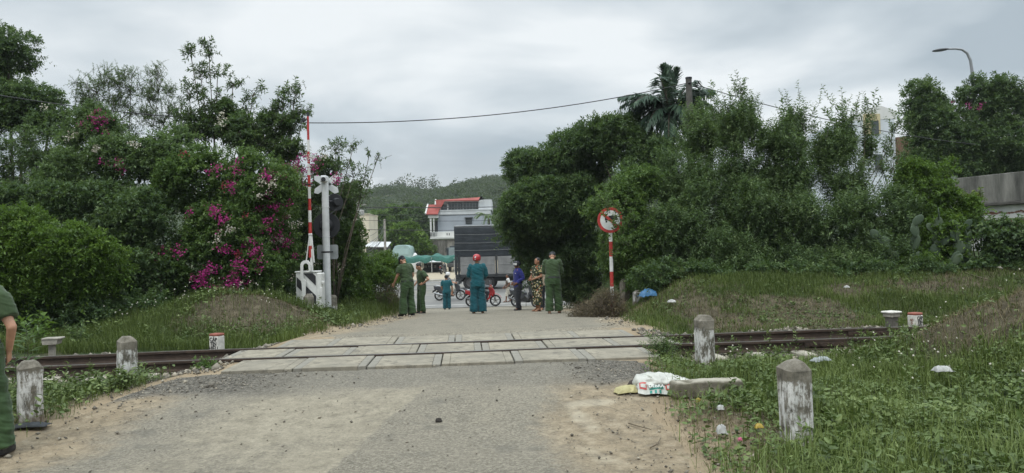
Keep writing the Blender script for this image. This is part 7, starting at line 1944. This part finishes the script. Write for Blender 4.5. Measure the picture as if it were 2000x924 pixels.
# ================================================================== litter and small things
def sheet(name, label, cat, loc, size, hgt, mat, seed, rz=0.0, n=28, rough=1.0, wrap=False, group=None, crump=3.2):
    """a crumpled sheet of plastic or cloth with its own thickness"""
    g = np.random.default_rng(seed)
    u, v = np.meshgrid(np.linspace(-1, 1, n), np.linspace(-1, 1, n))
    edge = 1 + .22*fbm(u*1.7 + seed, v*1.7, seed=400 + seed)
    X, Y = u*size[0]/2*edge, v*size[1]/2*edge
    rid = 1 - np.abs(fbm(u*crump, v*crump*.8 + seed, seed=410 + seed, octs=3))*2.3
    Z = hgt*(np.clip(1 - (u**2 + v**2)*.55, 0, 1)*.65 + .35*rid*rough) + .006
    Z = np.maximum(Z, .004) * (1 - .75*sst(.75, 1.05, np.maximum(abs(u), abs(v))))+ .003
    V = np.stack([X + .05*size[0]*fbm(u*4, v*4, seed=seed + 3), Y, Z], -1).reshape(-1, 3)
    V2 = V - np.array([0, 0, .003])
    ii = np.arange(n-1)[:, None]*n + np.arange(n-1)[None]
    F = np.stack([ii, ii+1, ii+n+1, ii+n], -1).reshape(-1, 4)
    F2 = F[:, ::-1] + n*n
    per = list(range(n)) + [n*k + n-1 for k in range(1, n)] + [n*(n-1) + k for k in range(n-2, -1, -1)] + [n*k for k in range(n-2, 0, -1)]
    S_ = np.array([(per[(k+1) % len(per)], per[k], per[k] + n*n, per[(k+1) % len(per)] + n*n) for k in range(len(per))])
    o = mesh_np(name, np.concatenate([V, V2]), [np.concatenate([F, F2, S_])], mat, smooth=True)
    o.location = loc; o.rotation_euler = (0, 0, rz)
    return tag(o, label, cat, group)
SACKW = simple('sack_white', (.50, .50, .45), .65, .2, 5, bump=.4, bscale=60)
# woven white sack slumped over the end of the kerb slab
p = gnd(1303, 768); sx, sy, sz_ = p.x, p.y + .12, hz(p.x, p.y + .12)
r = thing('white_sack', 'crumpled white woven sack with green and red print, slumped by the right road edge', 'sack', (sx, sy, sz_), R(-6))
nu, nvv = 60, 44
u, v = np.meshgrid(np.linspace(0, 1, nu), np.linspace(0, 1, nvv))
ang = v*2*math.pi
wprof = np.interp(u, [0, .06, .3, .6, .82, 1], [.12, .80, 1.0, .92, .60, .10])
hprof = np.interp(u, [0, .06, .3, .55, .8, 1], [.05, .70, 1.0, .85, .50, .06])
rd = 1 + .22*fbm(u*5, np.cos(ang)*1.5, np.sin(ang)*1.5, seed=421) + .26*(1 - np.abs(fbm(u*7 + v*3, np.cos(ang)*2, np.sin(ang)*2, seed=424))*2.2)
X = (u - .5)*.66; Y = np.cos(ang)*.18*wprof*rd; Z = .075 + np.sin(ang)*.095*hprof*rd
Z = np.maximum(Z, .006 + .004*np.sin(u*30))
V = np.stack([X, Y, Z], -1).reshape(-1, 3)
ii = np.arange(nvv-1)[:, None]*nu + np.arange(nu-1)[None]
F = np.stack([ii, ii+1, ii+nu+1, ii+nu], -1).reshape(-1, 4)
mesh_np('sack_body', V, [F], SACKW, r, smooth=True)
# the printed flap hanging in front
GRN = simple('sack_green', (.03, .24, .19), .6, .15, 6); SRED = simple('sack_red', (.45, .06, .05), .6, .15, 6)
def flap(u0, u1, v0, v1, dz, mat, name, parent):
    a, b = np.meshgrid(np.linspace(u0, u1, 22), np.linspace(v0, v1, 10))
    X = -.27 + a*.36; Y = -.165 - .10*b - .012*np.sin(a*17) - dz*.6; Z = .105 - .095*b + .012*np.sin(a*13 + b*2)*(1 - b*.5) + dz
    V = np.stack([X, Y, Z], -1).reshape(-1, 3)
    i2 = np.arange(9)[:, None]*22 + np.arange(21)[None]
    return mesh_np(name, V, [np.stack([i2, i2+1, i2+23, i2+22], -1).reshape(-1, 4)], mat, parent, smooth=True)
fl_ = flap(-.05, 1.0, 0, 1, 0, SACKW, 'printed_flap', r)
flap(.27, .66, .06, .62, .004, GRN, 'green_label', fl_); flap(.0, .20, .06, .62, .004, SRED, 'red_label', fl_); flap(.72, .93, .06, .62, .004, SRED, 'red_label', fl_)
flap(.03, .17, .2, .5, .007, SACKW, 'label_window', fl_); flap(.755, .895, .2, .5, .007, SACKW, 'label_window', fl_)
for k in range(3): flap(.28 + k*.13, .34 + k*.13, .70, .98, .004, GRN, 'green_stripe', fl_)
LTW = simple('sack_letter', (.66, .67, .63), .6)
text('DEBRA', .050, LTW, fl_, Matrix.Translation((-.27 + .465*.36, -.222, .082)) @ Matrix.Rotation(R(43), 4, 'X'), extr=.001)
YEL = simple('pale_yellow_plastic', (.42, .38, .19), .7, .15, 5)
p = gnd(1228, 768); sheet('torn_bag', 'torn pale yellow bag lying left of the white sack', 'plastic bag', (p.x, p.y, hz(p.x, p.y) + .004), (.30, .16), .07, YEL, 3, .3)
p = gnd(1252, 762); sheet('plastic_scrap', 'dark torn scrap between the yellow bag and the white sack', 'scrap', (p.x, p.y + .1, hz(p.x, p.y + .1) + .004), (.24, .14), .08, simple('dark_scrap', (.05, .038, .03), .8), 4)
# broken kerb slab
p = gnd(1385, 778); bx0, by0 = p.x, p.y + .10
r = thing('broken_kerb', 'broken mossy concrete kerb slab lying in weeds beside the white sack', 'concrete slab', (bx0, by0, hz(bx0, by0) + .02), R(6))
g = np.random.default_rng(8)
nx_, nz_ = 34, 8
m = MB(); m.box((0, 0, .055), (.72, .17, .17), bev=.018)
me_o = m.build('slab', MATS.get('none') or None, r) if False else None
Vb, Nb, Fb = remeshed(m, .014, 1)
Vb = Vb + Nb*(.014*fbm(Vb[:, 0]*9, Vb[:, 1]*9, Vb[:, 2]*9, seed=431))[:, None] - Nb*(np.clip(fbm(Vb[:, 0]*5, Vb[:, 1]*5, Vb[:, 2]*5, seed=433) - .12, 0, 1)*.10)[:, None]
t = NT('mossy_slab'); v = t.tex(); gm = t.n('ShaderNodeNewGeometry'); sp = t.n('ShaderNodeSeparateXYZ'); t.l(v, sp.inputs[0])
c = t.ramp(t.noise(9, 6, .7, v), [(.3, (.075, .066, .05)), (.55, (.16, .145, .11)), (.8, (.30, .275, .22))])
tz = t.ramp(t.math('ADD', sp.outputs[2], t.math('MULTIPLY', t.math('SUBTRACT', t.noise(6, 5, .7, v), .5), .08)), [(.115, 0.0), (.14, .8)])
c = t.mix(tz, c, (.40, .375, .31)); t.bsdf(c, .95, t.bump(t.noise(40, 4, .7, v), .5, .008), spec=.15)
mesh_np('slab_body', Vb, Fb, t.mat, r, smooth=True)
# other scraps
BLUE = simple('blue_sheet', (.065, .19, .36), .5, .15, 4); WPL = simple('white_plastic', (.42, .42, .40), .6, .25, 9); CLR = simple('grey_plastic', (.30, .33, .33), .4, .15, 8); YEL2 = simple('yellow_plastic', (.42, .30, .05), .5, .1, 6); PNK = simple('pink_plastic', (.5, .1, .2), .5)
def bit(px, py, label, cat, size, h, mat, seed, name='plastic_scrap', rz=0.0, d=None, lift=.03, **k):
    p = gnd(px, py) if d is None else Vector((at(px, py, d).x, d, 0))
    return sheet(name, label, cat, (p.x, p.y, hz(p.x, p.y) + lift), size, h, mat, seed, rz, 18, **k)
o = bit(1266, 588, 'crumpled light blue plastic sheet at the edge of the thicket', 'plastic sheet', (.40, .24), .20, BLUE, 11, 'blue_sheet', .3, lift=.09)
bit(1312, 601, 'white paper scrap on the grass bank below the blue sheet', 'scrap', (.17, .10), .06, WPL, 12, lift=.10)
bit(1654, 572, 'tiny white scrap at the top of the grass bank', 'scrap', (.10, .07), .05, WPL, 13, lift=.10)
bit(1410, 856, 'greyish white cup like scrap in the weeds near the nearest post', 'scrap', (.075, .07), .075, WPL, 14, lift=.03)
bit(1603, 728, 'clear crumpled plastic bag lying on the creepers', 'plastic bag', (.24, .10), .05, CLR, 15, 'clear_bag', .4, lift=.13)
bit(1842, 757, 'white and green crumpled bag on the creeper slope at right', 'plastic bag', (.17, .10), .06, WPL, 16, 'white_bag', lift=.15)
bit(1483, 850, 'yellow wrapper in the grass left of the nearest post', 'wrapper', (.065, .045), .035, YEL2, 17, 'yellow_wrapper', lift=.05)
bit(1364, 791, 'small yellow wrapper in front of the broken kerb slab', 'wrapper', (.045, .04), .04, YEL2, 18, 'yellow_wrapper', lift=.02)
bit(1446, 875, 'pink bottle top in the grass below the yellow wrapper', 'bottle top', (.03, .025), .02, PNK, 19, 'pink_scrap', lift=.05)
bit(60, 838, 'dark crumpled rag at the foot of the thick post by the officer', 'rag', (.30, .14), .035, simple('dark_rag', (.035, .04, .045), .8), 20, 'dark_rag', .2, lift=.02)
bit(1408, 813, 'white wrapper scrap above the cup in the weeds', 'wrapper', (.06, .05), .04, WPL, 22, lift=.05)
p = gnd(857, 828); sheet('dark_leaf', 'small dark curled leaf lying in the middle of the near road', 'leaf', (p.x, p.y, hz(p.x, p.y) + .016), (.06, .035), .03, simple('dead_leaf', (.03, .025, .02), .8), 23)
# broken white rubble at the foot of the barrier
g = np.random.default_rng(31)
for k, (px, py) in enumerate(((624, 596), (632, 601), (640, 604), (646, 600))):
    p = Vector((at(px, py, 16.9).x, 16.9 + .1*k, 0)); o = stones('rubble_stone', np.array([[0, 0, 0.]]), .11, MWHITE, 60 + k)
    o.location = (p.x, p.y, hz(p.x, p.y) + .09)
    tag(o, ('chunk of white rubble next to the front barrier post', 'largest chunk of white rubble under the barrier cabinet', 'chunk of white rubble in front of the signal mast', 'outermost chunk of white rubble beside the mast post')[k], 'rubble', 'white rubble at the foot of the barrier')
p = at(1955, 552, 17.0); o = stones('pale_stone', np.array([[0, 0, 0.]]), .2, simple('pale_stone_grey', (.34, .31, .27), .9), 71); o.location = (p.x, 17.0, hz(p.x, 17.0) + .1)
tag(o, 'pale stone lying at the foot of the shrubs below the stained wall', 'stone')
# sticks
def stick(label, pts, rad):
    m = MB(); P = []
    for px, py in pts:
        p = gnd(px, py); P.append(Vector((p.x, p.y, hz(p.x, p.y) + .02 + rad)))
    m.tube(P, [rad, rad*.8, rad*.5][:len(P)] if len(P) <= 3 else rad, 6)
    tag(m.build('stick', DRYTWIG, smooth=True), label, 'stick', 'dry sticks on the ground')
stick('thin dry twig on the sandy patch near the right road edge', [(1228, 833), (1245, 838), (1272, 845)], .006)
stick('forked dry twig below the thin one on the sandy patch', [(1270, 882), (1284, 874), (1291, 862)], .006)
stick('grey branch lying at the shrub foot on the far right bank', [(1885, 536), (1910, 545), (1935, 552)], .02)
stick('pale stick on the brown mound left of the barrier', [(352, 662), (366, 652), (380, 640)], .012)
# ================================================================== thin damp air
t = NT('haze_air')
pv = t.n('ShaderNodeVolumePrincipled'); pv.inputs['Color'].default_value = (.86, .90, .93, 1); pv.inputs['Density'].default_value = .00035; pv.inputs['Anisotropy'].default_value = .2
t.l(pv.outputs[0], t.out.inputs[1])
m = MB(); m.box((0, 720, 28), (1900, 1700, 84)); o = m.build('haze', t.mat); tag(o, kind='stuff')
# every labelled top-level object is a thing
for o in S.objects:
    if o.parent is None and o.get('category') and not o.get('kind'): o['kind'] = 'thing'
